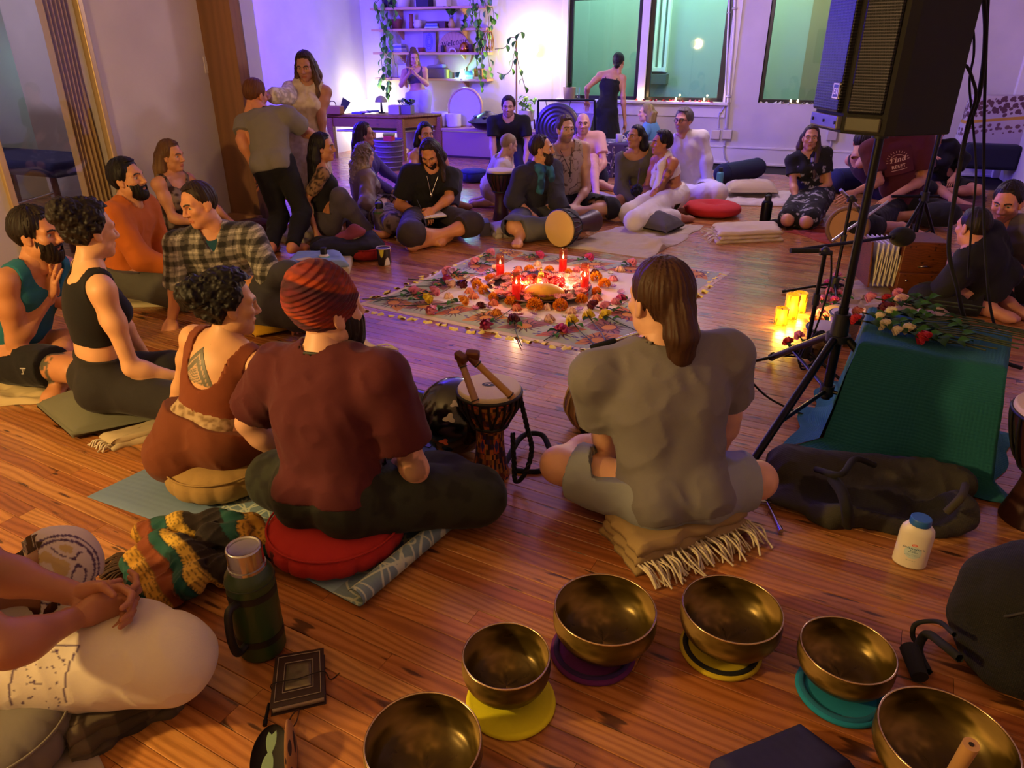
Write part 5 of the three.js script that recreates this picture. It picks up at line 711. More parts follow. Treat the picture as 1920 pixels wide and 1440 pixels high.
// a rose on the cloth: bloom at (px, py), stem towards (sx, sy)
function flower(kind,color,px,py,o={}){
const y0=o.y??YC,P=F(px,py,y0 + 0.02).setY(y0),s=(o.size??1)*(kind==='marigold'?1.15:1.05),t=thing(kind,'','flower',P);const m=FC[color],g=kind==='rose'?roseGs[Math.floor(fr0()*3)]:kind==='marigold'?mariGs[Math.floor(fr0()*2)]:daisyG;
const b=part(t,'bloom',g,m);b.scale.setScalar(s);
const lie=o.stem&&kind==='rose';if(o.stem){const e=F(o.stem[0],o.stem[1],y0).sub(P).setY(0),L=e.length(),yaw=Math.atan2(e.x,e.z);if(lie){b.rotation.set(-0.9,yaw,0,'YXZ');b.position.y=0.016;}
const d=e.clone().normalize(),sd=V3(d.z,0,-d.x);part(t,'stem',tube([V3(0,0.016,0).addScaledVector(d,0.006),d.clone().multiplyScalar(L*0.35).addScaledVector(sd,0.012*(fr0()- 0.5)).setY(0.007),d.clone().multiplyScalar(L*0.7).addScaledVector(sd,0.03*(fr0()- 0.5)).setY(0.006),e.setY(0.005)],0.0035,24,6),stemMat);
const n=o.leaves??2;for(let i=0;i < n;i++){const q=part(t,'leaf',leafG,i % 2?M.green:M.darkGreen);q.position.copy(d.clone().multiplyScalar(0.03 + i*0.03 + 0.02*fr0())).setY(0.004);q.rotation.y=yaw +(i % 2?1:-1)*(0.5 + 0.6*fr0());q.scale.setScalar(0.7 + 0.35*fr0());}}
else{b.rotation.set((fr0()- 0.3)*0.7,fr0()*6,0,'YXZ');if(kind !=='daisy'&&fr0()> 0.5){const q=part(t,'leaf',leafG,M.darkGreen);q.rotation.y=fr0()*6;q.scale.setScalar(0.8);}}
return ordered(t,(color===kind?'':color + ' ')+ kind,o.where??'on the flower cloth',px);
}
for(const[c,x,y,sx,sy]of[['pink',776,545,700,568],['pink',814,546,712,560],['pink',838,508,905,515],['magenta',838,525,765,524],['blush',845,532,760,538],['pink',891,490,935,500],['pink',920,473,900,486],['pink',810,582,848,575],['magenta',912,608,960,580],['magenta',1052,617,1020,640],['yellow',1072,600,1125,660],['magenta',1012,478,990,484],['magenta',1105,482,1075,490],['pink',1185,492,1160,500],['crimson',1112,572,1140,580],['crimson',963,598,978,650],['pink',1135,575,1190,590],['yellow',1135,590,1200,625],['yellow',801,560,680,562],['orange',868,564,740,575],['blush',930,505,905,515],['lavender',848,510,880,520],['crimson',867,533,830,530],['yellow',1103,590,1135,640]])flower('rose',c,x,y,{stem:[sx,sy],size:1.15});
for(const[c,x,y]of[['orange',931,583],['peach',969,574],['blush',1026,573],['blush',1071,580],['blush',1030,594],['peach',925,565],['peach',1120,556],['peach',880,543],['peach',888,553],['peach',923,516],['peach',972,502],['blush',1008,492],['peach',1010,505],['peach',892,524],['pink',1083,503],['blush',1163,502],['pink',1155,562],['magenta',1165,555],['crimson',901,570],['crimson',1030,502],['pink',1150,520],['blush',841,552],['crimson',1116,508],['pink',1196,590]])flower('rose',c,x,y);
for(const[x,y,s]of[[957,565,1.1],[1002,574,1.45],[1051,574,1.3],[1090,562,1.15],[895,535,1.05],[909,544,1.1],[926,557,1],[953,522,1.25],[918,521,0.9],[992,506,1.1],[1029,506,1],[1066,509,0.8],[1118,520,1.2],[1133,533,1.2],[1119,546,0.95]])flower('marigold','marigold',x,y,{size:s});
for(const[c,x,y]of[['lavender',999,586],['lavender',915,574],['pink',975,588],['white',1008,598],['white',952,592],['lavender',1088,577],['pink',1078,592],['cream',905,583],['white',1058,592],['lavender',1130,502],['lavender',1150,535],['lavender',1165,545],['white',1145,510],['cream',876,517],['lavender',905,512],['white',848,562],['lavender',1120,500],['pink',890,575]])flower('daisy',c,x,y,{size:1.2});
// yellow petals along the border
{
const g=petalGeo(0.05,0.06,0.7,-0.3);g.rotateX(Math.PI / 2);g.computeBoundingBox();const pm=[petalMat(0xf0d818),petalMat(0xf3e04a)];const list=[];
const edge=(a,b,n)=>{for(let i=0;i < n;i++){const t=(i + 0.2 + fr0()*0.6)/ n;list.push([mix(a[0],b[0],t)+(fr0()- 0.5)*12,mix(a[1],b[1],t)+(fr0()- 0.5)*5]);}};
edge([684,582],[1120,660],34);edge([690,562],[915,472],26);edge([1300,560],[1352,514],16);edge([1290,510],[1350,514],9);edge([935,470],[1000,478],6);
list.forEach(([x,y],i)=>{const P=F(x,y,YC),o=thing('flower_petal','loose yellow rose petal lying along the border of the flower cloth','petal',P.setY(YC + 0.002),fr0()*6,'yellow petals along the border of the cloth');const q=part(o,'petal_blade',g,pm[i % 2]);q.scale.setScalar(1.6 + fr0()*0.8);q.rotation.z=(fr0()- 0.5)*0.4;});
for(const[x,y,w]of[[755,499,'beside the sticker cup'],[1336,594,'right of the ponytailed man'],[1338,543,'off the right corner of the flower cloth'],[1098,695,'between the tabla and the flower cloth']]){const o=thing('flower_petal','single yellow petal on the bare floor ' + w,'petal',F(x,y).setY(0.002),fr0()*6);part(o,'petal_blade',g,pm[0]);}
}
// tray of blossoms
{
const P=F(1010,545,YC).setY(YC),t=thing('tray','round dark metal tray heaped with pink blossoms in the middle of the cloth','tray',P),R=0.37;
part(t,'dish',lathe([[0,0.004],[R*0.8,0.004],[R,0.035],[R*1.01,0.04],[R*0.99,0.04],[R*0.8,0.01],[0,0.01]],56),mat(0x5a4a44,0.35,{metalness:0.8}));
const r=rng(31),fills=[[],[],[]];for(let i=0;i < 130;i++){const a=r()*6.283,q=Math.sqrt(r())*R*0.93;const k=q < R*0.45?(r()> 0.35?1:2):0;const g=xf(k===0?daisyG:roseGs[i % 3],[Math.cos(a)*q,0.028 + 0.02*(1 - q / R)+ r()*0.008,Math.sin(a)*q],[(r()- 0.5)*0.8,r()*6,(r()- 0.5)*0.8],[1.3,1.3,1.3]);fills[k].push(g);}
['pale_pink_blossoms','red_blossoms','coral_blossoms'].forEach((n,i)=>{const o=part(t,n,merge(fills[i]),[petalMat(0xd88a8e),FC.red,petalMat(0xd9603a)][i]);o.userData.kind='stuff';});
const cand=(x,y,w)=>{const Q=F(x,y,0.05).setY(0.055),c=thing('tealight','lit tealight among the blossoms ' + w,'candle',Q);part(c,'cup',lathe([[0,0],[0.019,0],[0.02,0.016],[0.0185,0.016],[0.018,0.01],[0,0.01]],20),M.chrome);part(c,'flame',ball(0.006,[0,0.024,0],[1,1.9,1],10),mat(0xffe0a0,0.5,{emissive:new THREE.Color(1,0.75,0.35),emissiveIntensity:16}));pointLight(Q.x,Q.y + 0.05,Q.z,new THREE.Color(1,0.6,0.25),LIGHT.candle*0.8,0.5);};
cand(980,543,'left of the mango');cand(1050,528,'at the far right of the tray');cand(1063,541,'right of the mango');cand(1016,540,'behind the mango');
const fig=thing('figurine','small brass seated figurine in the middle of the tray','figurine',F(1014,527,0.05).setY(0.05));part(fig,'body',nets(joined([ellipsoid(V3(0,0.018,0),[0.028,0.018,0.02]),ellipsoid(V3(0,0.05,0),[0.016,0.026,0.012]),ellipsoid(V3(0,0.087,0.002),[0.01,0.013,0.011]),capsule(V3(-0.016,0.06,0),V3(-0.02,0.03,0.012),0.005,0.004),capsule(V3(0.016,0.06,0),V3(0.02,0.03,0.012),0.005,0.004),capsule(V3(0,0.098,0),V3(0,0.112,0),0.006,0.002)],0.008),0.003,null,0.006),mat(0x9a6a2c,0.35,{metalness:0.8}));
const mg=thing('mango','large yellow mango at the near edge of the tray','fruit',F(1022,558,0.02).setY(YC),-0.12);const mf=joined([ellipsoid(V3(-0.02,0.055,0),[0.1,0.055,0.06]),ellipsoid(V3(0.06,0.045,0),[0.075,0.043,0.048]),ellipsoid(V3(-0.1,0.05,0),[0.04,0.03,0.03])],0.05);part(mg,'fruit_skin',nets(mf,0.006,(x,y,z)=>{const n=0.9 + 0.15*noise3(x*40,y*40,z*40);return[0.62*n,0.33*n,0.03];},0.01),phys(0xffffff,0.45,{vertexColors:true}));part(mg,'fruit_stem',rod(V3(0.13,0.05,0),V3(0.145,0.055,0),0.004),M.darkWood);
}
// tall votive candles in glass
for(const[x,y,top,w]of[[938,521,477,'leftmost of the four on the cloth'],[968,566,508,'nearest of the four, left of the mango'],[1055,512,465,'farthest of the four, behind the tray'],[1095,552,494,'rightmost of the four, right of the tray']]){
const P=F(x,y,YC).setY(YC),h=topH(P,top)- YC,r=0.031,t=thing('votive_candle','tall lit red candle in a glass, ' + w,'candle',P),m2=h*0.55;
part(t,'wax',lathe([[0,0.006],[r*0.9,0.006],[r*0.9,m2],[0,m2 - 0.003]],28),phys(0xd01a1e,0.4,{transmission:0.25,thickness:0,emissive:new THREE.Color(0.9,0.05,0.04),emissiveIntensity:0.35}));part(t,'glass_sleeve',lathe([[r*0.9,0.0],[r,0.004],[r,h*0.9],[r*0.9,h*0.95],[r*0.93,h],[r*0.88,h]],28),phys(0xffb090,0.08,{transmission:1,thickness:0,side:THREE.DoubleSide}));
part(t,'wick',cyl(0.0012,0.0012,0.012,[0,m2 + 0.004,0],[0,0,0],6),M.black);part(t,'flame',lathe([[0,0],[0.006,0.007],[0.0065,0.013],[0.003,0.026],[0,0.034]],12).translate(0,m2 + 0.006,0),mat(0xffd9a0,0.5,{emissive:new THREE.Color(1,0.7,0.32),emissiveIntensity:22}));pointLight(P.x,P.y + h + 0.03,P.z,new THREE.Color(1,0.58,0.24),LIGHT.candle,0.8);
}
// ---------- sound gear, drums and the teal table ----------
const gripT=(t,a,b,r,m=M.black,nm='tube')=>part(t,nm,rod(a,b,r,r,14),m);
// loudspeaker on its tripod stand
const spkP=F(1545,800).setY(0);
{
const fL=F(1386,908),fR=F(1775,872),c=F(1538,790).setY(0);spkP.copy(c);const t=thing('speaker_stand','black tripod stand carrying the loudspeaker at the right','stand',c),jH=topH(c,600),bH=0.16;
gripT(t,V3(0,bH - 0.04,0),V3(0,jH + 0.06,0),0.021,M.blackMetal,'lower_pole');gripT(t,V3(0,jH,0),V3(0,1.3,0),0.0175,M.blackMetal,'upper_pole');part(t,'leg_hub',[cyl(0.034,0.038,0.1,[0,jH - 0.02,0]),cyl(0.05,0.05,0.03,[0,jH - 0.08,0])],M.black);part(t,'slide_collar',cyl(0.03,0.03,0.05,[0,bH,0]),M.black);part(t,'clamp_knob',rod(V3(0.02,jH,0.0),V3(0.075,jH + 0.005,0.02),0.018,0.02),M.black);
const a0=fL.clone().sub(c),a1=fR.clone().sub(c),a2=a0.clone().normalize().add(a1.clone().normalize()).negate().normalize().multiplyScalar(a0.length()*0.95);
for(const f of[a0,a1,a2]){const L=f.clone().setY(0.02),d=f.clone().normalize(),s=d.clone().multiplyScalar(0.045).setY(jH - 0.08);const lg=gripT(t,s,L,0.0165,M.blackMetal,'leg');const mid=s.clone().lerp(L,0.62);part(t,'brace',rod(d.clone().multiplyScalar(0.03).setY(bH),mid,0.009),M.blackMetal);part(lg,'foot_cap',rod(L.clone().addScaledVector(d,-0.03).setY(0.045),L,0.02,0.021),M.rubber);}
// the box
const s=thing('loudspeaker','large black loudspeaker with a perforated grille on the tripod stand','speaker',c.clone().setY(topH(c,243)),rad(-3)),w=0.38,d=0.37,h=0.72;s.rotation.y=Math.PI - 1.5;
s.rotation.y=-Math.PI / 2 + 0.02;const sh=new THREE.Shape();sh.moveTo(-w / 2,0.1);sh.lineTo(-w / 2,d / 2 - 0.02);sh.quadraticCurveTo(-w / 2,d / 2,-w / 2 + 0.02,d / 2);sh.lineTo(w / 2 - 0.12,d / 2);sh.lineTo(w / 2,d / 2 - 0.1);sh.lineTo(w / 2,0.05);sh.lineTo(w / 2 - 0.07,-d / 2);sh.lineTo(-w / 2 + 0.07,-d / 2);sh.closePath();
const cab=new THREE.ExtrudeGeometry(sh,{depth:h,bevelEnabled:true,bevelSize:0.006,bevelThickness:0.006,bevelSegments:2});cab.rotateX(-Math.PI / 2);cab.scale(1,1,-1);{const ix=cab.attributes.position,no=cab.attributes.normal;const idx=[];for(let i=0;i < ix.count;i +=3)idx.push(i,i + 2,i + 1);cab.setIndex(idx);for(let i=0;i < no.count;i++)no.setZ(i,no.getZ(i));}cab.computeVertexNormals();
part(s,'cabinet',cab,mat(0x060606,0.8,{bumpMap:plasterBump,bumpScale:0.001}));part(s,'back_plate',box(w - 0.15,h - 0.06,0.015,[0,h / 2,-d / 2 - 0.006],[0,0,0],0.004),mat(0x3d3b40,0.6));part(s,'pole_socket',cyl(0.03,0.03,0.03,[0,-0.016,0]),M.black);
const perf=tex(256,256,(x,y)=>{const n=16,row=Math.floor(y*n),u=((x*n +(row % 2)*0.5)% 1)- 0.5,v=(y*n % 1)- 0.5;const k=u*u + v*v < 0.13?0.03:1;return[k*0.75,k*0.73,k*0.78];}),perfB=tex(256,256,(x,y)=>{const n=16,row=Math.floor(y*n),u=((x*n +(row % 2)*0.5)% 1)- 0.5,v=(y*n % 1)- 0.5;const k=u*u + v*v < 0.13?0:1;return[k,k,k];},false);
const gm=mat(0x3f3e46,0.4,{metalness:0.85,map:rep(perf,2,4),bumpMap:rep(perfB,2,4),bumpScale:0.003});part(s,'grille',box(w - 0.15,h - 0.08,0.03,[-0.055,h / 2 + 0.025,d / 2 + 0.012],[0,0,0],0.01),gm);part(s,'side_grille',box(0.13,h - 0.08,0.024,[w / 2 - 0.058,h / 2 + 0.025,d / 2 - 0.045],[0,0.695,0],0.008),gm);const bz=mat(0x6a6872,0.4,{metalness:0.6});part(s,'lower_bezel',box(w - 0.14,0.05,0.03,[-0.055,0.03,d / 2 + 0.01],[0,0,0],0.006),bz);part(s,'shaded_bezel',box(0.13,0.05,0.024,[w / 2 - 0.058,0.03,d / 2 - 0.045],[0,0.695,0],0.006),mat(0x3a382c,0.5));  // side bezel repeats the front one, with shade put into its colour
part(s,'badge',box(0.055,0.06,0.008,[w*0.08,0.14,d / 2 + 0.03],[0,0,0],0.003),mat(0xffffff,0.4,{map:canvasTex(64,64,(g)=>{g.fillStyle='#15151a';g.fillRect(0,0,64,64);g.strokeStyle='#e8e6ea';g.lineWidth=5;g.strokeRect(6,6,52,52);g.font='bold 34px sans-serif';g.fillStyle='#e8e6ea';g.textAlign='center';g.fillText('EV',32,45);})}));
for(const x of[-0.15,-0.05,0.05])part(s,'screw',cyl(0.006,0.006,0.006,[x,0.03,d / 2 + 0.026],[Math.PI / 2,0,0],10),M.black);
// cables behind the box
const cb=(name,label,pts,r)=>{const P=pts.map(([x,y,dd])=>Z(x,y,-c.z + dd)),o=thing(name,label,'cable',P[0]);part(o,'cord',tube(P.map((p)=>p.sub(P.length?o.position:p)),r,90,8),M.rubber);};
cb('cable','thick black cable hanging from above right of the speaker',[[1838,-60,0.1],[1848,60,0.1],[1835,180,0.12],[1812,250,0.1],[1795,340,0.08],[1780,440,0.06],[1780,480,0.05],[1795,540,0.02],[1810,600,0.0],[1850,660,0],[1890,682,0],[1915,690,0]],0.009);
cb('cable','thin black cable looping out of the speaker back',[[1803,45,0.02],[1822,48,0.06],[1826,100,0.08],[1818,150,0.09],[1825,240,0.1],[1830,330,0.1],[1822,420,0.1],[1815,520,0.1]],0.0045);
cb('cable','black cable plugged into the lower speaker back',[[1798,121,0.02],[1812,124,0.05],[1824,150,0.06],[1830,180,0.06],[1815,230,0.07],[1800,300,0.08]],0.006);
cb('cable','long thin black cable hanging straight before the draped chair',[[1855,-40,0.16],[1850,60,0.15],[1845,250,0.15],[1845,400,0.12],[1848,480,0.1],[1862,600,0.05],[1885,650,0.02]],0.006);
cb('cable','black cable lying through the feet of the speaker stand',[[1405,712,0.12],[1440,745,0.12],[1500,775,0.05],[1560,795,0.0],[1620,795,0.02],[1660,780,0.05]],0.005);
}
// microphone stands
function micStand(label,base,topPx,legs,arms,extra){
const t=thing('microphone_stand',label,'stand',base),h=topH(base,topPx);gripT(t,V3(0,0.05,0),V3(0,h,0),0.011,M.blackMetal,'pole');part(t,'hub',cyl(0.026,0.03,0.08,[0,0.1,0]),M.black);part(t,'height_clamp',cyl(0.018,0.018,0.06,[0,h*0.6,0]),M.black);
for(const[x,y]of legs){const f=F(x,y).sub(base).setY(0.012),l=gripT(t,V3(0,0.1,0),f,0.0085,M.blackMetal,'leg');part(t,'leg_brace',rod(V3(0,0.06,0),V3(0,0.1,0).lerp(f,0.45),0.005),M.blackMetal);part(l,'foot_cap',rod(f.clone().multiplyScalar(0.93).setY(0.02),f,0.011),M.rubber);}
const T0=V3(0,h,0);part(t,'boom_joint',[ball(0.022,[0,h,0]),rod(V3(-0.03,h - 0.01,0.01),V3(0.03,h - 0.01,0.01),0.012)],M.black);if(arms)arms(t,T0,base,h);return t;
}
{
const b1=F(1506,688).setY(0);micStand('microphone stand with a level boom beside the yellow lanterns',b1,470,[[1398,684],[1545,655],[1580,720]],(t,T0,b)=>{const A=Z(1482,470,-b.z).sub(b),B=Z(1688,442,-b.z + 0.25).sub(b);part(t,'boom_grip',rod(A,T0.clone().lerp(A,0.2),0.014,0.013),M.rubber);gripT(t,A,B,0.009,M.blackMetal,'boom');part(t,'microphone',rod(B.clone().lerp(A,0.1),B,0.014,0.02),M.black);part(t,'windscreen',ball(0.058,B.clone().add(V3(0.01,-0.005,0)).toArray(),[1.15,0.9,1]),M.rubber);part(t,'cable_coil',[0,1].map((i)=>xf(new THREE.TorusGeometry(0.1 + i*0.012,0.005,6,40),[0.02,0.11,0.03],[0.2,0.5 + i*0.2,0])),M.rubber);part(t,'cable_run',tube([T0.clone().add(V3(0.03,0,0)),T0.clone().add(V3(0.05,-0.15,0.01)),V3(0.03,0.3,0.02),V3(0.0,0.15,0.03)],0.005,40,6),M.rubber);});
const b2=F(1560,556).setY(0);micStand('microphone stand with a chrome tip behind the leaning pole',b2,372,[[1466,550],[1600,545],[1570,580]],(t,T0,b)=>{const A=Z(1576,356,-b.z).sub(b),B=Z(1608,388,-b.z + 0.05).sub(b);part(t,'chrome_boom',rod(A,B,0.011),M.chrome);part(t,'microphone',rod(B,B.clone().add(V3(0.06,-0.08,0.03)),0.012,0.018),M.black);const C=Z(1560,452,-b.z).sub(b),D=Z(1665,378,-b.z + 0.1).sub(b);part(t,'lower_boom',rod(C,D,0.009),M.chrome);});
const b3=F(1150,800).setY(0);micStand('microphone stand beyond the tabla with a short boom',b3,655,[[1090,815],[1190,785],[1170,830]],(t,T0,b)=>{const A=Z(1108,652,-b.z + 0.02).sub(b),M1=Z(1155,638,-b.z).sub(b),B=Z(1215,620,-b.z - 0.05).sub(b);part(t,'boom_grip',rod(A,M1,0.013),M.rubber);part(t,'boom',rod(M1,B,0.009),M.chrome);});
const b4=F(1706,480).setY(0),t=thing('tripod_stand','tall black tripod stand in front of the man in the maroon T-shirt','stand',b4),hh=topH(b4,222),jh=topH(b4,368);gripT(t,V3(0,0.1,0),V3(0,hh,0),0.018,M.blackMetal,'pole');part(t,'hub',cyl(0.034,0.036,0.07,[0,jh,0]),M.black);part(t,'cross_arm',rod(Z(1672,368,-b4.z).sub(b4),Z(1760,368,-b4.z).sub(b4),0.012),M.blackMetal);for(const[x,y]of[[1757,470],[1662,492],[1700,450]]){const f=F(x,y).sub(b4).setY(0.015),l=gripT(t,V3(0,jh - 0.02,0),f,0.014,M.blackMetal,'leg');part(t,'brace',rod(V3(0,0.14,0),V3(0,jh,0).lerp(f,0.6),0.007),M.blackMetal);part(l,'foot_cap',rod(f.clone().multiplyScalar(0.94).setY(0.03),f,0.018),M.rubber);}
const c0=F(1325,640);const cc=thing('cable','black cable on the floor right of the ponytailed man','cable',c0);part(cc,'cord',tube([F(1180,560,0.005),F(1250,580,0.005),F(1296,604,0.005),F(1312,622,0.006),F(1326,642,0.006),F(1350,690,0.006),F(1400,740,0.006)].map((p)=>p.sub(c0)),0.005,50,6),M.rubber);
}
// drums
const skinHead=mat(0xc9b48c,0.6,{bumpMap:hammered,bumpScale:0.0006}),drumWood=mat(0x3a1c12,0.45,{bumpMap:woodTex,bumpScale:0.002});
function djembe(name,label,P,h,R,o={}){
const t=thing(name,label,'drum',P);const k=o.k??0.52,prof=[[R*0.62,0],[R*0.64,h*0.02],[R*0.5,h*0.25],[R*0.46,h*k],[R*0.62,h*(k + 0.1)],[R*0.92,h*0.82],[R,h*0.97],[R*0.96,h*0.995],[0,h*0.995]];
const pts=new THREE.SplineCurve(prof.slice(0,7).map((p)=>new THREE.Vector2(...p))).getPoints(28).map((p)=>[p.x,p.y]);part(t,'shell',lathe([...pts,[R*0.96,h*0.995],[0,h*0.99]],48),o.shell??drumWood);part(t,'drum_head',lathe([[0,h*1.006],[R*0.96,h*1.004],[R*1.005,h*0.985],[R*1.01,h*0.955]],48),o.head??skinHead);
part(t,'tension_ring',xf(new THREE.TorusGeometry(R*1.02,0.007,8,56),[0,h*0.945,0],[Math.PI / 2,0,0]),M.black);part(t,'waist_ring',xf(new THREE.TorusGeometry(R*0.58,0.009,8,40),[0,h*(k + 0.08),0],[Math.PI / 2,0,0]),M.black);
const n=o.ropes??22;for(let i=0;i < n;i++){const a=i / n*6.283,b=a +(i % 2?0.1:-0.1),c=(q,r,y)=>V3(Math.cos(q)*r,y,Math.sin(q)*r);part(t,'rope',tube([c(a,R*1.03,h*0.94),c(a,R*0.985,h*0.83),c((a + b)/ 2,R*0.8,h*(k + 0.2)),c(b,R*0.6,h*(k + 0.09))],o.rr??0.0045,10,5),o.ropeM??M.black);}return t;
}
{
const kente=canvasTex(512,512,(g)=>{const r=rng(4),cs=['#8a4a18','#c07a28','#3a1c14','#5a2418','#b5602a','#1c1430','#a06a2a','#2a1a50'];for(let y=0;y < 16;y++)for(let x=0;x < 16;x++){g.fillStyle=cs[(Math.floor(x / 2)*3 + y*5 +(r()> 0.7?1:0))% 8];g.fillRect(x*32,y*32,32,32);if((x + y)% 3===0){g.fillStyle='#1a0f0c';for(let k=0;k < 4;k++)g.fillRect(x*32 + k*8,y*32,4,32);}}g.fillStyle='#b5482a';for(const[x,y]of[[120,110],[380,110],[250,380]]){g.fillRect(x - 44,y - 44,88,88);g.fillStyle='#2a2a6a';g.beginPath();g.moveTo(x,y - 40);g.lineTo(x + 40,y);g.lineTo(x,y + 40);g.lineTo(x - 40,y);g.fill();g.fillStyle='#b5482a';}});
const P=F(920,888).setY(0),hd=topH(P,724),R=118 / 2 / pxm(P.clone().setY(hd));const t=djembe('djembe_drum','patterned djembe drum with two wooden flutes on its head',P,hd,R,{shell:mat(0xffffff,0.6,{map:rep(kente,3,2)}),head:mat(0xd6c8a8,0.6),ropes:24,rr:0.0055});
const hang=[V3(R*0.98,hd*0.9,0.02),V3(R*1.2,hd*0.62,0.05),V3(R*1.35,hd*0.4,0.08),V3(R*1.1,hd*0.14,0.1),V3(R*0.86,hd*0.06,0.1),V3(R*0.78,hd*0.3,0.08),V3(R*0.74,hd*0.55,0.05)],hc=new THREE.CatmullRomCurve3(hang);for(const k of[0,1,2]){const q=[];for(let i=0;i <=90;i++){const p=hc.getPoint(i / 90),a2=i*0.75 + k*2.094;q.push(p.add(V3(Math.cos(a2)*0.006,Math.sin(a2)*0.003,Math.sin(a2)*0.006)));}part(t,'rope_strap',tube(q,0.0048,220,6),M.rubber);}
part(t,'brand_mark',xf(new THREE.CircleGeometry(0.022,24),[0.0,hd*1.0085,-0.01],[-Math.PI / 2,0,0],[1.3,0.8,1]),mat(0xffffff,0.6,{map:canvasTex(64,64,(g)=>{g.fillStyle='#17130f';g.fillRect(0,0,64,64);g.strokeStyle='#d6c8a8';g.lineWidth=6;g.beginPath();g.arc(22,34,10,3.4,7.2);g.stroke();g.beginPath();g.arc(42,34,10,2.2,6);g.stroke();})}));
const bam=mat(0xb58a50,0.5),dk=mat(0x5a2c14,0.5);
const flute=(label,a,b,m,holes)=>{const c=a.clone().lerp(b,0.5),o=thing('wooden_flute',label,'flute',c),A=a.clone().sub(c),B=b.clone().sub(c),L=(q)=>A.clone().lerp(B,q);part(o,'pipe',[rod(L(0.18),L(1),0.0125,0.0135,20)],m);part(o,'mouth_block',[rod(L(0),L(0.2),0.014,0.016,16)],dk);part(o,'carved_block',box(0.03,0.034,0.05,L(0.12).add(V3(0,0.018,0)).toArray(),[0.3,Math.atan2(B.x - A.x,B.z - A.z),0],0.008),dk);part(o,'binding',[rod(L(0.215),L(0.235),0.016,0.016),rod(L(0.93),L(0.95),0.0155,0.0155)],M.black);part(o,'bore',rod(L(0.999),L(1.001),0.0085,0.0085),M.black);if(holes)for(let i=0;i < 6;i++)part(o,'finger_hole',ball(0.0038,L(0.35 + i*0.075).add(V3(0.002,0.0115,0.002)).toArray(),[1,0.5,1],8),M.black);};
const y=hd + 0.02;flute('left wooden flute with finger holes lying across the patterned drum',Z(861,668,-P.z - 0.12),F(893,756,y),mat(0xa07a60,0.55),true);flute('right pale wooden flute lying across the patterned drum',Z(876,664,-P.z - 0.12),F(962,746,y),bam,false);
}
{
const G=F(858,842).setY(0.165),t=thing('gourd_lute','black long-necked gourd lute with white inlays lying on the floor','lute',G.clone().setY(0)),bk=phys(0x0b0b0e,0.18,{clearcoat:0.6,clearcoatRoughness:0.1});const end=F(560,690,0.12).sub(G.clone().setY(0)),y=V3(0,0.165,0);
part(t,'gourd',ball(0.165,[0,0.165,0],[1,0.98,1],40),bk);const d=end.clone().setY(0).normalize(),s0=y.clone().addScaledVector(d,0.1);part(t,'neck',nets(joined([capsule(s0,end.clone().setY(0.13),0.062,0.05)],0.01),0.012,null),bk);
const st=(az,el,r,c)=>{const n=V3(Math.cos(el)*Math.sin(az),Math.sin(el),Math.cos(el)*Math.cos(az)),g=new THREE.SphereGeometry(0.1665,24,8,0,6.2832,0,r);{const a=g.attributes.position;for(let i=0;i < a.count;i++){const k=Math.atan2(a.getZ(i),a.getX(i)),f=0.75 + 0.25*Math.sin(k*3 + az*9);a.setX(i,a.getX(i)*f);a.setZ(i,a.getZ(i)*f*0.8);}}g.applyQuaternion(new THREE.Quaternion().setFromUnitVectors(V3(0,1,0),n));part(t,'inlay',g.translate(0,0.165,0),c);};
const wh=mat(0xd2cdbf,0.4);st(0.05,0.75,0.13,wh);st(-0.1,0.4,0.17,wh);st(-0.25,-0.25,0.15,mat(0xa8482c,0.5));st(0.5,0.1,0.07,M.chrome);
const e0=F(790,782,0.06).sub(G.clone().setY(0));part(t,'oval_sticker',xf(new THREE.SphereGeometry(0.024,16,10),s0.clone().lerp(end,0.27).add(V3(0.03,-0.015,0.058)).toArray(),[0,0,0],[0.8,1.1,0.12]),mat(0xffffff,0.6,{map:canvasTex(64,64,(g)=>{g.fillStyle='#1a0f0c';g.fillRect(0,0,64,64);g.strokeStyle='#cfc6b4';g.lineWidth=3;for(let i=0;i < 4;i++){g.beginPath();g.arc(32,32,8 + i*7,0,7);g.stroke();}})}));
const sp=thing('strap','black flat strap looping on the floor between the drum and the grey man','strap',F(1000,880)),o=sp.position,pts=[F(945,872,0.03),F(985,815,0.05),F(1015,815,0.05),F(1030,840,0.03),F(1045,868,0.01),F(1010,884,0.006),F(960,882,0.006)].map((p)=>p.sub(o));const cv=new THREE.CatmullRomCurve3(pts),g=new THREE.TubeGeometry(cv,60,0.012,6);part(sp,'webbing',xf(g,[0,0,0],[0,0,0],[1,1,1]),M.rubber);
const ph=thing('phone','dark blue phone lying by the elbow of the man in maroon','phone',F(797,850));part(ph,'case',box(0.074,0.009,0.15,[0,0.006,0],[0,-0.5,0],0.004),mat(0x25405a,0.5));part(ph,'camera_bump',box(0.032,0.004,0.034,[0.01,0.0115,-0.05],[0,-0.5,0],0.0015),mat(0x14202c,0.3));
const eg=thing('egg_shaker','blue egg shaker on the floor beside the drum foot','shaker',F(833,872));part(eg,'egg',ball(0.026,[0,0.024,0],[1.2,0.95,1],24),mat(0x1f4378,0.4));
}
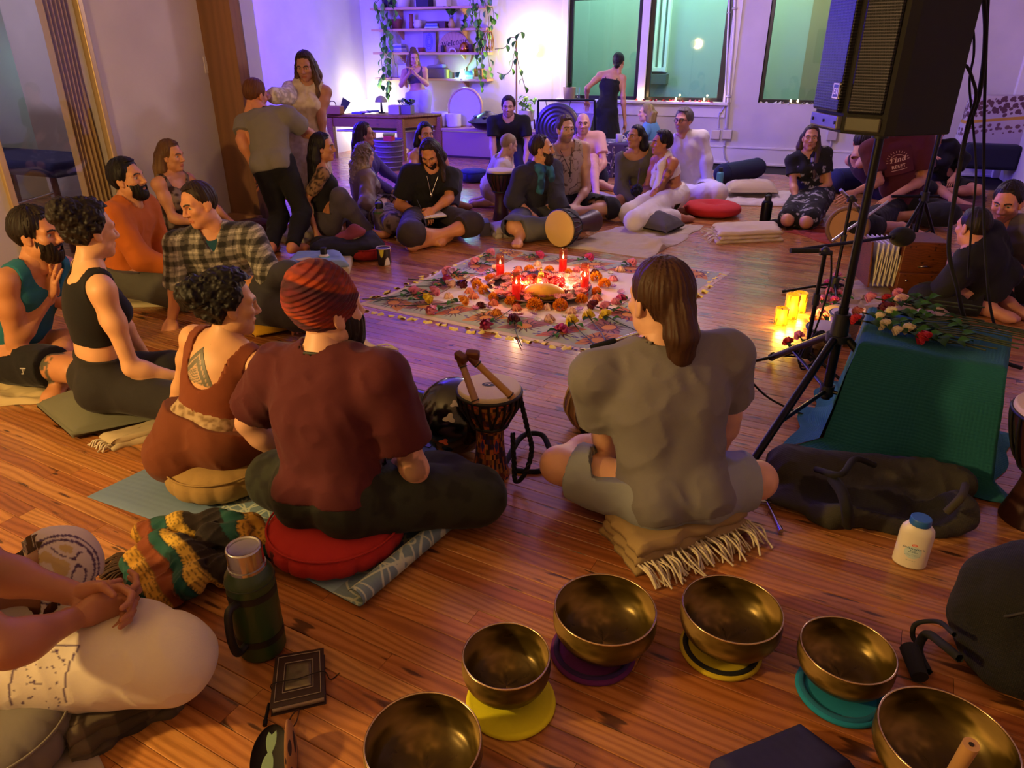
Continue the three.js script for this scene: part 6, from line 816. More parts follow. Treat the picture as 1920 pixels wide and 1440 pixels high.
{
const P=F(1112,800).setY(0),h=topH(P,720),R=0.125,t=thing('tabla_drum','brass-coloured tabla drum peeking out left of the man in grey','drum',P);part(t,'shell',lathe([[R*0.5,0],[R*0.75,0.02],[R*1.04,h*0.45],[R,h*0.75],[R*0.84,h*0.97],[0,h*0.97]],48),mat(0x9a8458,0.3,{metalness:0.7}));part(t,'drum_head',lathe([[0,h],[R*0.8,h*0.995],[R*0.88,h*0.95]],40),skinHead);part(t,'black_spot',lathe([[0,h + 0.004],[R*0.32,h + 0.003],[R*0.34,h]],28),M.rubber);
for(let i=0;i < 16;i++){const a=i / 16*6.283,c=(r,y)=>V3(Math.cos(a)*r,y,Math.sin(a)*r);part(t,'leather_strap',tube([c(R*0.87,h*0.95),c(R*1.03,h*0.72),c(R*1.07,h*0.45),c(R*0.8,0.03)],0.005,12,5),mat(0xb89a68,0.7));}part(t,'braided_ring',xf(new THREE.TorusGeometry(R*0.87,0.009,8,40),[0,h*0.95,0],[Math.PI / 2,0,0]),mat(0xa8895a,0.8));
}
{
const P=F(1935,975).setY(0),h=topH(P,770);djembe('djembe_drum','dark corded djembe drum cut by the right edge',P,h,0.165,{k:0.4,rr:0.006,ropes:18});
const Q=F(940,412).setY(0),h2=topH(Q,318),R2=52 / 2 / pxm(Q.clone().setY(h2));djembe('djembe_drum','tall dark djembe drum standing before the pale-haired person',Q,h2,R2,{k:0.5});
const t=djembe('djembe_drum','carved djembe drum lying on its side with its pale head toward the viewer',V3(0,0,0),0.5,0.155,{k:0.5,head:mat(0xc9a860,0.6)});const a=F(1112,446),b=F(1190,432);t.position.copy(a.clone().setY(0.157));const d=b.clone().sub(a).setY(0).normalize();t.quaternion.setFromUnitVectors(V3(0,-1,0),d.clone().add(V3(0.05,-0.02,-0.35)).normalize());
}
{
const P=F(1690,560).setY(0.03),t=thing('harmonium','wooden harmonium with open white bellows in front of the man in black','harmonium',P,-0.12),s=1 / pxm(P),w=100*s,h=topH(P.clone(),452)- 0.03,wood=mat(0x7a4218,0.45,{map:rep(woodTex,1,2)});
part(t,'case',[box(w*0.78,h,0.3,[w*0.2,h / 2,-0.12],[0,0,0],0.006)],wood);part(t,'lower_case',box(w*0.82,h*0.45,0.04,[w*0.2,h*0.23,0.045],[0,0,0],0.005),wood);part(t,'handle',tube([V3(w*0.12,h*0.55,0.035),V3(w*0.15,h*0.58,0.06),V3(w*0.25,h*0.58,0.06),V3(w*0.28,h*0.55,0.035)],0.006,20,6),M.chrome);for(const x of[-0.1,0.15])part(t,'stud',ball(0.008,[w*0.2 + x,h*0.32,0.068]),M.chrome);
for(let i=0;i < 5;i++){const x=-w*0.22 - i*0.032;part(t,'bellows_fold',[box(0.004,h*0.8,0.26,[x - 0.007,h*0.55,-0.12],[0,0.0,0.06]),box(0.004,h*0.8,0.26,[x + 0.009,h*0.55,-0.12],[0,0,-0.06])],mat(0xcfc8c4,0.5));}part(t,'bellows_board',box(0.014,h*0.85,0.28,[-w*0.22 - 0.175,h*0.55,-0.12],[0,0,0.1],0.004),wood);
const fl=groundThing('fleece_rug','shaggy beige fleece under the harmonium','rug',quadPx([[1545,590],[1640,505],[1830,560],[1720,625]]),0.035,fabric(0xa08a76),{wr:0.025,fx:22,fz:22,edge:0.08,wav:0.05,n:44},'pile');
const B=F(1550,690).setY(0);const bh=0.19;const bg=thing('bongo_drums','pair of bongo drums with grey heads behind the speaker stand hub','drum',B);for(const[px,py,r]of[[1552,611,0.1],[1588,585,0.085]]){const C=F(px,py,bh).setY(0).sub(B);part(bg,'shell',lathe([[r*0.78,0],[r*0.86,0.02],[r*1.02,bh*0.85],[0,bh*0.9]],36).translate(C.x,0,C.z),mat(0x8a6a3a,0.5,{map:rep(woodTex,2,2)}));part(bg,'drum_head',lathe([[0,bh + 0.002],[r*0.94,bh],[r*1.0,bh*0.95]],36).translate(C.x,0,C.z),mat(0xb9aca4,0.6));part(bg,'hoop',xf(new THREE.TorusGeometry(r*1.03,0.009,8,40),[C.x,bh*0.93,C.z],[Math.PI / 2,0,0]),M.black);part(bg,'lug',box(0.02,0.04,0.02,[C.x + r*0.75,bh*0.8,C.z + r*0.75],[0,0.8,0],0.003),M.chrome);}
}
// lantern candles
const lanternTex=tex(256,128,(x,y)=>{const n=tNoise(x,y,12,3),k=n > 0.22?0.45:1;return[k,0.85*k,0.4*k];});
for(const[x,y,top,w,lab]of[[1463,611,574,25,'nearest and shortest of the three'],[1481,600,548,26,'middle one of the three'],[1496,588,545,26,'tall one behind, farthest of the three']]){
const P=F(x,y - 4).setY(0),h=topH(P,top + 3),r=w / 2 / pxm(P),t=thing('lantern_candle','glowing yellow lantern candle by the microphone stand, ' + lab,'candle',P),em=new THREE.Color(1,0.62,0.06);
part(t,'wax_shell',lathe([[0,0],[r*0.95,0],[r,0.006],[r*1.0,h*0.97],[r*0.94,h],[r*0.84,h],[r*0.82,h*0.9],[0,h*0.88]],32),mat(0xf0c040,0.6,{map:lanternTex,emissive:em,emissiveMap:lanternTex,emissiveIntensity:0.8}));part(t,'wick',cyl(0.002,0.002,0.015,[0,h*0.89,0],[0,0,0],6),M.black);pointLight(P.x - 0.02*(P.x > 0?1:-1),h*0.5,P.z + r + 0.03,em,LIGHT.lantern,1.5);
}
// little roses round the stands
for(const[c,x,y]of[['red',1478,640],['pink',1498,628],['peach',1492,655],['orange',1524,598],['orange',1535,602],['pink',1540,585],['peach',1552,592],['pink',1542,560],['pink',1556,545],['magenta',1565,562],['pink',1573,550],['pink',1570,515],['magenta',1552,530]])flower('rose',c,x,y,{y:0.03,size:0.85,where:'on the floor among the microphone stands',stem:[x + 20,y + 18],leaves:3});
// teal table
const TT={};
{
const fl=F(1600,850).setY(0),H=topH(F(1640,850),648),c0=[[1612,640],[1890,690],[1900,622],[1630,572]].map(([x,y])=>F(x,y,H)),c=cen(c0).setY(0),t=thing('draped_box','low box under a teal blanket with cut roses on top','table',c),n=48,P=[],I=[],U=[],sq=c0.map((p)=>p.clone().sub(c).setY(0));
TT.H=H;const loop=(q)=>{const a=q*4 % 4,i=Math.floor(a),f=a - i;return sq[i].clone().lerp(sq[(i + 1)% 4],f);};const rows=[[0,H],[0.5,H],[0.94,H + 0.0],[1.0,H - 0.012],[1.03,H - 0.06],[1.06,H*0.7],[1.1,H*0.4],[1.16,H*0.12],[1.28,0.012],[1.42,0.006]];
const m=160;rows.forEach(([k,y],j)=>{for(let i=0;i <=m;i++){const q=i / m,p=loop(q),fo=j > 4?(j - 4)/ 5:0,wv=0.16*fo*noise3(p.x*8 + 1,2,p.z*8)+ 0.09*fo*Math.pow(Math.abs(Math.sin(q*30 + 3*noise3(p.x*3,0,p.z*3))),1.5);const kk=k + wv +(j > 7&&p.x < -0.2?0.18:0);P.push(p.x*kk,Math.max(0.004,y +(j < 4?0.004*noise3(p.x*k*9,1,p.z*k*9):0)+(j > 7?0.02*(noise3(p.x*9,4,p.z*9)+ 0.6):0)),p.z*kk);U.push(q*4,j*0.25);}});
for(let j=0;j < rows.length - 1;j++)for(let i=0;i < m;i++){const a=j*(m + 1)+ i;I.push(a,a + m + 1,a + 1,a + 1,a + m + 1,a + m + 2);}
const g=new THREE.BufferGeometry();g.setAttribute('position',new THREE.Float32BufferAttribute(P,3));g.setAttribute('uv',new THREE.Float32BufferAttribute(U,2));g.setIndex(I);g.computeVertexNormals();part(t,'teal_blanket',g,phys(0x125a62,0.95,{side:THREE.DoubleSide,sheen:0.3,sheenRoughness:0.7,sheenColor:new THREE.Color(0.1,0.4,0.42),bumpMap:clothBump,bumpScale:0.002}));
const fg=[];const r=rng(6),fp=F(1680,835).sub(c);for(let i=0;i < 9;i++){const a=fp.clone().add(V3((r()- 0.5)*0.12,0.02 + r()*0.04,r()*0.05));fg.push(tube([a,a.clone().add(V3((r()- 0.5)*0.05,0.02,0.02)),a.clone().add(V3((r()- 0.3)*0.1,0,0.05))],0.0045,8,5));}const fo=part(t,'blanket_fringe',merge(fg),fabric(0x9a9078));fo.userData.kind='stuff';
const w='on the teal blanket';const Y=H + 0.012;for(const[col,x,y,s]of[['pink',1633,556,1.1],['blush',1690,563,1.4],['pink',1684,548,1],['red',1663,558,0.9],['red',1605,597,1],['peach',1608,583,1],['cream',1671,584,1.1],['cream',1660,608,1.1],['cream',1650,592,0.9],['cream',1704,615,1.1],['cream',1683,618,0.9],['red',1733,632,1.25],['crimson',1662,578,1.5]])flower('rose',col,x,y,{y:Y,size:s*0.68,where:w,stem:[x + 150 +(fr0()- 0.5)*40,y + 34 +(fr0()- 0.5)*24],leaves:4});
const st=thing('stem_bundle','bundle of long green rose stems reaching right over the teal blanket','stems',F(1800,610,Y));for(let i=0;i < 12;i++){const a=F(1700 + fr0()*30,590 + i*3,Y + 0.01).sub(st.position),b=F(1880 + fr0()*60,618 + i*3.2,Y + 0.012).sub(st.position);part(st,'stem',tube([a,a.clone().lerp(b,0.5).add(V3(0,0.012,0)),b],0.0032,12,5),mat(0x3a4a2a,0.6));if(i % 2===0){const l=part(st,'leaf',leafG,i % 4?M.green:M.darkGreen);l.position.copy(a.clone().lerp(b,0.15 + fr0()*0.4));l.scale.setScalar(0.95);l.rotation.y=fr0()*6;}}
}
{
const q=(x,y,h=0)=>F(x,y,h),c=q(1620,930),L=(x,y,h)=>q(x,y,h).sub(c),far=capsule(L(1490,880,0.06),L(1790,905,0.06),0.085,0.085),near=joined([capsule(L(1480,895,0.05),L(1570,950,0.05),0.05,0.065),capsule(L(1560,955,0.05),L(1790,965,0.06),0.07,0.075),ellipsoid(L(1620,930,0.03),[0.38,0.05,0.14])],0.06),body=joined([far,ellipsoid(L(1472,880,0.06),[0.08,0.08,0.09])],0.05);
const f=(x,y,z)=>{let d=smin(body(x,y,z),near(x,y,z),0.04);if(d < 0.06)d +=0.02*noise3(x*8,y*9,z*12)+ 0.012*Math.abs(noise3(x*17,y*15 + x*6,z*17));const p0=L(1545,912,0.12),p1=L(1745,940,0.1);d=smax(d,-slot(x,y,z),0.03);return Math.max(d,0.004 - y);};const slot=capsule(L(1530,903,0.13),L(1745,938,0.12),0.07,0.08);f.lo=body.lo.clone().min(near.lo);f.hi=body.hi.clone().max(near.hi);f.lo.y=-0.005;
const t=thing('duffel_bag','olive canvas duffel bag lying open in front of the teal table','bag',c);part(t,'canvas',nets(f,0.01,(x,y,z)=>{const n=0.9 + 0.2*noise3(x*20,y*20,z*20);return slot(x,y,z)< 0.012?[0.006,0.005,0.004]:[0.036*n,0.034*n,0.024*n];}),phys(0xffffff,0.9,{vertexColors:true,bumpMap:rep(clothBump,4,4),bumpScale:0.001}));  // inside of the opening coloured near black, its shade painted in
part(t,'webbing_strap',[tube([L(1590,985,0.04),L(1588,955,0.13),L(1580,925,0.16),L(1560,895,0.16)],0.02,24,6),tube([L(1530,880,0.15),L(1575,890,0.2),L(1605,860,0.19),L(1640,872,0.15)],0.012,30,6)],M.rubber);part(t,'grab_handle',tube([L(1775,960,0.13),L(1800,935,0.19),L(1810,910,0.15)],0.014,20,6),mat(0x3a3624,0.9));
const k=thing('tuning_key','chrome T-shaped tuning key on the floor left of the duffel bag','tool',q(1448,960)),K=(x,y,h)=>q(x,y,h).sub(k.position);part(k,'crossbar',rod(K(1419,938,0.01),K(1456,942,0.01),0.0065),M.chrome);part(k,'shaft',rod(K(1438,940,0.01),K(1463,992,0.008),0.0045),M.chrome);part(k,'socket',rod(K(1461,988,0.009),K(1465,996,0.009),0.009),M.chrome);
const P=F(1703,1056).setY(0),h=topH(P,970),pb=thing('powder_bottle','white powder bottle with a blue cap in front of the duffel bag','bottle',P,-0.5),w=58 / pxm(P.clone().setY(0.08)),lt=canvasTex(256,512,(g)=>{g.fillStyle='#e6dfd0';g.fillRect(0,0,256,512);g.fillStyle='#c9dfe2';g.beginPath();g.ellipse(128,290,78,110,0,0,7);g.fill();g.fillStyle='#e0614e';g.beginPath();g.arc(128,160,24,0,7);g.fill();g.fillStyle='#fff';g.font='bold 14px sans-serif';g.textAlign='center';g.fillText('Baby',128,158);g.fillText('safe',128,173);g.fillStyle='#16527e';g.font='italic bold 42px serif';g.fillText('Johnson’s',128,236);g.font='bold 24px sans-serif';g.fillText('baby',128,266);g.fillText('powder',128,292);g.font='13px sans-serif';g.fillText('pure cornstarch',128,330);g.fillText('with aloe and vitamin E',128,352);g.fillText('NET WT. 22 OZ',128,440);});
const prof=new THREE.Shape();const hw=w / 2,dp=w*0.34;prof.absellipse(0,0,hw,dp,0,6.283);const body2=lathe([[0,0],[hw*0.94,0],[hw,0.008],[hw,h*0.68],[hw*0.93,h*0.78],[hw*0.72,h*0.855],[hw*0.6,h*0.875]],48);body2.scale(1,1,0.66);part(pb,'body',body2,phys(0xe6dfd0,0.4,{clearcoat:0.2}));part(pb,'cap',lathe([[hw*0.62,h*0.87],[hw*0.64,h*0.9],[hw*0.62,h*0.985],[hw*0.55,h],[0,h*0.99]],36),mat(0x2c64ae,0.4));
const lab=new THREE.CylinderGeometry(hw*1.004,hw*1.004,h*0.6,24,1,true,-0.85,1.7);lab.scale(1,1,0.67);lab.translate(0,h*0.4,0);part(pb,'printed_label',lab,mat(0xffffff,0.45,{map:lt}));
const bc=F(1880,1230).setY(0),bk=thing('backpack','black backpack slumped at the right edge with loose straps','backpack',bc),bf=joined([ellipsoid(V3(0.02,0.16,0.0),[0.19,0.2,0.17]),ellipsoid(V3(0.14,0.12,0.1),[0.22,0.14,0.17]),ellipsoid(V3(-0.04,0.08,0.08),[0.12,0.09,0.12]),ellipsoid(V3(0.1,0.25,-0.02),[0.13,0.09,0.11])],0.05),bff=(x,y,z)=>{let d=bf(x,y,z);if(Math.abs(d)< 0.05)d +=0.008*noise3(x*12,y*12,z*12)+ 0.006*Math.abs(noise3(x*24,y*20,z*24));return Math.max(d,0.004 - y);};bff.lo=bf.lo;bff.hi=bf.hi;bff.lo.y=-0.01;
part(bk,'main_pocket',nets(bff,0.01,null),mat(0x080809,0.9,{bumpMap:rep(clothBump,5,5),bumpScale:0.0015}));const B=(x,y,h2)=>F(x,y,h2).sub(bc);part(bk,'shoulder_strap',[tube([B(1800,1235,0.12),B(1770,1210,0.1),B(1735,1190,0.05),B(1722,1215,0.02),B(1740,1260,0.015)],0.012,40,6)],M.rubber);part(bk,'webbing_loop',tube([B(1790,1190,0.16),B(1755,1165,0.1),B(1715,1172,0.05),B(1712,1195,0.02),B(1725,1210,0.02)],0.007,40,6),M.rubber);part(bk,'strap_pad',rod(B(1705,1215,0.03),B(1725,1270,0.02),0.026,0.022),mat(0x161617,0.95));part(bk,'zipper',tube([V3(-0.13,0.24,0.1),V3(0.0,0.3,0.13),V3(0.12,0.27,0.17),V3(0.2,0.2,0.22)],0.004,40,6),mat(0x2c2c2e,0.4));
}
// ---------- the people ----------
// seat(): a person whose pelvis stands over floor pixel (bx, by); the head is put where the photograph shows it
const C={black:0x141316,white:0xd9d3cb,cream:0xcdbfa9};
function seat(bx,by,yaw,pose,headPx,o){
const at=F(bx,by),q=(px,py,dd=0)=>Z(px,py,-at.z - dd),k={at,yaw,pose,...o(q,at)};
if(headPx){
const hp=q(headPx[0],headPx[1],headPx[2]??0),h=k.head??(k.head={});h.pos=hp;const s=k.scale??1,hy=yaw +(h.yaw??0)*0.5;
k.neck??=hp.clone().add(V3(-Math.sin(hy)*0.035,-0.138*s,-Math.cos(hy)*0.035));
}
k.scale??=k.female?0.96:1.02;return person(k);
}
const noiseCloth=(a,b,f=30,sharp=0.25)=>{const A=lin(a),B=lin(b);return(x,y,z)=>{const t=smooth(0.1 - sharp,0.1 + sharp,noise3(x*f,y*f,z*f));return A.map((v,i)=>mix(v,B[i],t));};};
const top=(color,o={})=>({type:'top',name:'shirt',color,neckline:'crew',...o});
const tank=(color,o={})=>({type:'top',name:'tank_top',color,neckline:'tank',sleeve:0,bare:true,thick:0.008,fold:0.004,...o});
const pants=(color,o={})=>({type:'pants',name:o.len <=1.2?'shorts':'trousers',color,...o});
const thighSkirt=(t=0.92,r=0.105)=>(e)=>['L','R'].map((k)=>capsule(e.leg[k].hip,e.leg[k].hip.clone().lerp(e.leg[k].kn,t),r + 0.01,r - 0.02));
const bell=(len,r1,r2)=>(e)=>[capsule(e.T(0.05),e.T(0.05).add(V3(0,-len,0)),r1,r2)];
const plain=(name,prims,color,o={})=>({type:'field',name,prims,color,fold:0.004,thick:0,...o});
const tail=[[0,-0.02,-0.1,0.045],[0.005,-0.08,-0.118,0.046],[0.0,-0.14,-0.108,0.036],[0,-0.2,-0.1,0.018]];
// nearest, seen from behind
seat(1252,985,Math.PI + 0.12,'cross',[1236,562,-0.14],(q)=>({hip:0.18,wide:1.12,scale:1.1,cell:0.0115,head:{yaw:0.3,pitch:0.1,scale:1.08},seed:4,
label:'ponytailed man in a grey T-shirt seen from behind on a folded tan blanket',hair:{style:'short',color:0x3d2414,grow:0.014,nape:-0.09,tails:[tail],amp:0.004},
armL:{hand:q(1170,900,-0.3),pole:[1,-0.6,-0.5],grip:'fist'},armR:{hand:q(1340,880,-0.38),pole:[-1,-0.6,-0.3]},
legL:{knee:F(1048,872,0.16),foot:F(1190,800,0.09)},legR:{knee:F(1420,900,0.15)},
clothes:[top(0x726f70,{sleeve:0.66,thick:0.018,loose:0.022,fold:0.009,hem:-0.18}),pants(0x8a9096,{len:0.82,loose:0.022,waist:0.12})]}));
seat(640,1008,2.72,'cross',[618,580,-0.12],(q)=>({hip:0.21,wide:1.06,scale:1.08,cell:0.0115,head:{yaw:-0.45,scale:1.02},seed:9,belly:true,
label:'bearded man in maroon T-shirt and striped knit cap on a red cushion',beanie:true,beard:{color:0x1d120c,grow:0.02},hair:{style:'bald',color:0x1d120c},
armR:{elbow:q(778,880,0.02),hand:q(700,885,-0.25),pole:[-1,-0.6,-0.2]},armL:{hand:q(560,880,-0.3),pole:[1,-0.5,-0.2]},
legR:{knee:F(892,930,0.13),foot:F(720,850,0.09)},legL:{knee:F(520,900,0.14)},
tattoo:(x,y,z,e,b)=>{const A=e.arm.R,t=A.e.clone().sub(A.w);const d=V3(x,y,z).sub(A.e);return d.length()< 0.16&&noise3(x*24,y*24,z*24)> 0.28?b.map((v)=>v*0.45):null;},
clothes:[top(0x4c1218,{sleeve:0.72,thick:0.02,loose:0.022,fold:0.012,hem:-0.02}),pants(0x1d2119,{color:noiseCloth(0x23271c,0x14150f,26,0.1),len:1.95,loose:0.024,waist:0.18})],
after:(e)=>{const pts=[];for(let i=0;i <=14;i++){const a=i / 14*Math.PI*2;pts.push(e.T(0.985).addScaledVector(e.cr,Math.cos(a)*0.082).addScaledVector(e.cf,Math.sin(a)*0.085 + 0.005).addScaledVector(e.up,-Math.sin(a)*0.03));}e.put('bead_necklace',tube(pts.slice(0,14),0.006,60,6,true),mat(0x2b3022,0.6));}}));
seat(422,898,2.75,'cross',[432,572,-0.08],(q)=>({female:true,hip:0.25,wide:1.05,cell:0.0115,skin:lin(0xd8a374),head:{yaw:-0.62,pitch:0.12,roll:-0.1},seed:14,
label:'woman in rust with a geometric back tattoo sitting on a tan cushion',hair:{style:'curly',color:0x0c0908,grow:0.034,nape:-0.085,bun:[0,0.05,-0.12,0.078],line:0.055,down:0,amp:0.008,tails:[[[0.05,-0.06,-0.02,0.012],[0.06,-0.1,-0.03,0.006]]]},
armL:{hand:q(330,860,-0.25),pole:[1,-0.6,0]},armR:{hand:q(560,760,-0.35),pole:[-1,-0.5,0.3]},legL:{knee:F(330,850,0.15)},
clothes:[plain('back_tattoo',(e)=>e.torso,(x,y,z,e)=>{const[u,v]=e.torsoLocal(x,y,z),cu=u - 0.02,k=Math.abs(cu)/ 0.235 +(v - 0.56),edge=0.41 - k;return edge < 0.085||(edge > 0.105&&edge < 0.19)||(edge > 0.21&&Math.sin((Math.abs(cu)*0.9 - v*0.5)*380)> -0.1)?[0.13,0.115,0.075]:[0.55,0.34,0.19];},{thick:0.0015,fold:0,k:0.035,cell:0.0048,mat:skinMat,cut:(e)=>[(x,y,z)=>{const[u,v,w]=e.torsoLocal(x,y,z);return -Math.max(Math.abs(u - 0.02)-(0.97 - v)*0.235,(v - 0.97)*0.5,(0.56 - v)*0.5,w + 0.03);}]}),tank(0x7a3a1a,{neckline:'deepBack',hem:0.2,thick:0.008,fold:0.003,armhole:0.06}),{type:'top',name:'lace_band',color:noiseCloth(0xb59b78,0x7d6242,70,0.3),sleeve:0,bare:true,hem:0.08,top:0.26,thick:0.009,fold:0.003,cell:0.008},pants(0x6e3618,{len:1.8,loose:0.04,fold:0.009,waist:0.12})],
after:(e)=>e.put('necklace_clasp',ball(0.006,e.T(1.0,0,-0.085).toArray()),mat(0xe8c070,0.2,{metalness:1}))}));
seat(222,785,2.25,'cross',[172,432,-0.02],(q)=>({female:true,hip:0.22,cell:0.011,skin:lin(0xe0aa7c),head:{yaw:0.25,pitch:0.12,roll:-0.05},seed:21,wide:1.05,
label:'woman in a black crop top and dark leggings sitting on a grey pillow',hair:{style:'curly',color:0x140c09,grow:0.028,nape:-0.075,bun:[0,0.08,-0.1,0.074],line:0.056,down:0,amp:0.008},
armR:{elbow:q(247,690,0.12),hand:q(335,706,0.05),pole:[-1,-0.3,-0.5]},armL:{hand:q(310,720,-0.3),pole:[1,-0.6,0]},legR:{knee:F(395,770,0.15),foot:F(370,700,0.08)},legL:{knee:F(318,690,0.2),foot:F(390,720,0.08)},
clothes:[tank(0x0d0c0e,{hem:0.36,thick:0.007,fold:0.001,armhole:0.07}),pants(0x262322,{len:1.95,loose:0.006,waist:0.24,fold:0.005})]}));
seat(50,702,1.35,'cross',[70,438,0.0],(q)=>({hip:0.14,cell:0.012,skin:lin(0xc98a5c),head:{yaw:0.25,pitch:0.05},seed:27,
label:'bearded man in a teal tank top with palms pressed together before his mouth',beard:{grow:0.014},hair:{style:'short',color:0x1a110b,grow:0.018,amp:0.006},
armR:{elbow:q(30,640,0.15),hand:q(92,555,0.02),dir:[0.1,1,0.35],palm:[1,0,0.1],pole:[-1,-1,0],grip:'flat'},armL:{hand:q(98,555,-0.03),dir:[-0.1,1,0.35],palm:[-1,0,0.1],pole:[1,-1,0],grip:'flat'},
legR:{knee:F(140,695,0.16),foot:F(120,660,0.08)},legL:{knee:F(120,640,0.16)},
tattoo:(x,y,z,e,b)=>{const L=e.leg.R,d=V3(x,y,z).sub(L.hip.clone().lerp(L.kn,0.72));return d.length()< 0.085&&noise3(x*40,y*40,z*40)> -0.25?[0.1,0.09,0.06]:null;},
clothes:[tank(0x1d6a7c,{thick:0.012,hem:-0.1}),pants(0x111114,{len:0.72,loose:0.022,waist:0.1})],
after:(e)=>{const L=e.leg.R,p=L.hip.clone().lerp(L.kn,0.52).add(V3(0,0.02,0.118));e.put('shorts_emblem',merge([rod(p.clone().add(V3(-0.014,0.014,0)),p.clone().add(V3(0.014,0.014,0)),0.003),rod(p.clone().add(V3(-0.014,-0.014,0)),p.clone().add(V3(0.014,-0.014,0)),0.003),rod(p.clone().add(V3(-0.004,-0.012,0)),p.clone().add(V3(-0.004,0.012,0)),0.003),rod(p.clone().add(V3(0.004,-0.012,0)),p.clone().add(V3(0.004,0.012,0)),0.003)]),mat(0xb8b4ac,0.6));}}));
seat(262,565,1.45,'kneel',[241,335,0.0],(q)=>({hip:0.22,cell:0.0155,skin:lin(0xc58a60),head:{yaw:0.0,pitch:-0.12},seed:31,
label:'black-haired bearded man in an orange sweater kneeling by the tan curtain',beard:{grow:0.012,color:0x0e0908},hair:{style:'short',color:0x0c0808,grow:0.02},
armR:{elbow:q(265,485,0.18),hand:q(318,498,0.12),pole:[-1,-0.4,-0.5]},armL:{hand:q(322,492,-0.05)},
legR:{knee:F(362,558,0.09),foot:F(252,548,0.06)},legL:{knee:F(345,525,0.09),foot:F(255,525,0.06)},
clothes:[top(0xc0641c,{sleeve:1.98,thick:0.016,loose:0.016,hem:-0.12,fold:0.008}),pants(0x55544c,{len:0.98,loose:0.03,waist:0.1,fold:0.008})]}));
seat(440,598,0.35,'side',[372,384,0.08],(q)=>({hip:0.17,cell:0.012,wide:1.08,skin:lin(0xd69468),head:{yaw:-0.95,pitch:0.18,roll:0.16},seed:37,scale:1.05,twist:-0.15,neck:F(398,425,0.70).lerp(q(398,432,0.05),1),
label:'man in a grey plaid shirt leaning on one hand beside the yellow cushion',hair:{style:'short',color:0x2a1c12,grow:0.014,line:0.052},
armR:{elbow:q(335,530,0.12),hand:q(322,600,0.15),dir:[-0.3,-0.6,0.5],palm:[0,-1,-0.5],grip:'flat'},armL:{elbow:q(505,515,0.16),hand:q(540,572,0.2),palm:[0,-1,0],dir:[0.25,-0.6,0.5]},
legL:{knee:F(540,520,0.34),foot:F(625,590,0.08)},legR:{knee:F(560,590,0.16),foot:F(640,560,0.08)},
clothes:[top(0x8a8274,{sleeve:1.15,thick:0.016,loose:0.018,hem:-0.1,neckline:'v',fold:0.006,cell:0.0075,color:(x,y,z,e)=>{const[u,v,w]=e.torsoLocal(x,y,z);const a=(u*0.92 + w*0.7)/ 0.105,b=v*0.51 / 0.105,s=(k)=>{k -=Math.floor(k);return k < 0.36?1:k > 0.62&&k < 0.68?0.55:k > 0.8&&k < 0.86?-0.4:0;};const d=s(a)+ s(b);const g=d > 1.5?0.02:d > 0.6?0.085:d > 0.3?0.15:d < -0.2?0.5:0.27;return[g,g*0.93,g*0.8];}}),{type:'top',name:'undershirt',color:0x174a5a,sleeve:0,thick:0.006,neckline:'crew',hem:0.2,fold:0},pants(0x37353a,{len:1.9,loose:0.016,waist:0.1})],
after:(e)=>{const A=e.arm.L,p=A.e.clone().lerp(A.w,0.93);e.put('wristwatch',merge([rod(A.e.clone().lerp(A.w,0.89),A.e.clone().lerp(A.w,0.97),0.034,0.032),ball(0.02,p.clone().add(V3(0.0,0.028,0.012)).toArray(),[1,0.5,1])]),M.black);}}));
seat(352,484,1.2,'cross',[322,292,0.0],(q)=>({female:true,skin:lin(0xc68a60),head:{yaw:0.15,pitch:0.05},seed:41,hip:0.16,
label:'woman with long light brown hair leaning against the white wall',hair:{style:'long',color:0x5a3d22,tip:0x8a6a40,down:0.22,grow:0.016},
armR:{elbow:q(325,410,0.15),hand:q(372,418,0.12)},clothes:[tank(0x2c1512,{color:noiseCloth(0x2a1411,0x7a6a60,34,0.1)}),pants(0x1b1416,{len:1.9})]}));
seat(520,455,Math.PI - 0.15,'stand',[480,178,-0.2],(q)=>({pelvis:q(512,305,0.05),cell:0.0155,scale:0.98,wide:1.05,skin:lin(0xd08a60),head:{pitch:0.25,yaw:-0.4},seed:44,neck:q(497,212,-0.1),
label:'person in a grey T-shirt and black leggings stooping by the wooden panel',hair:{style:'short',color:0x5a3418,grow:0.016,bun:[0,0.08,-0.08,0.03]},
armL:{elbow:q(452,262,0.02),hand:q(478,318,0.0)},armR:{hand:q(548,240,-0.4),pole:[-1,-0.5,0]},legL:{foot:F(508,462,0.07),pole:[0.1,0,1]},legR:{foot:F(548,462,0.07),pole:[-0.1,0,1]},
clothes:[top(0x77736a,{sleeve:0.62,thick:0.02,loose:0.02,hem:-0.22,fold:0.006}),pants(0x0c0b0e,{len:1.98,loose:0.006})]}));
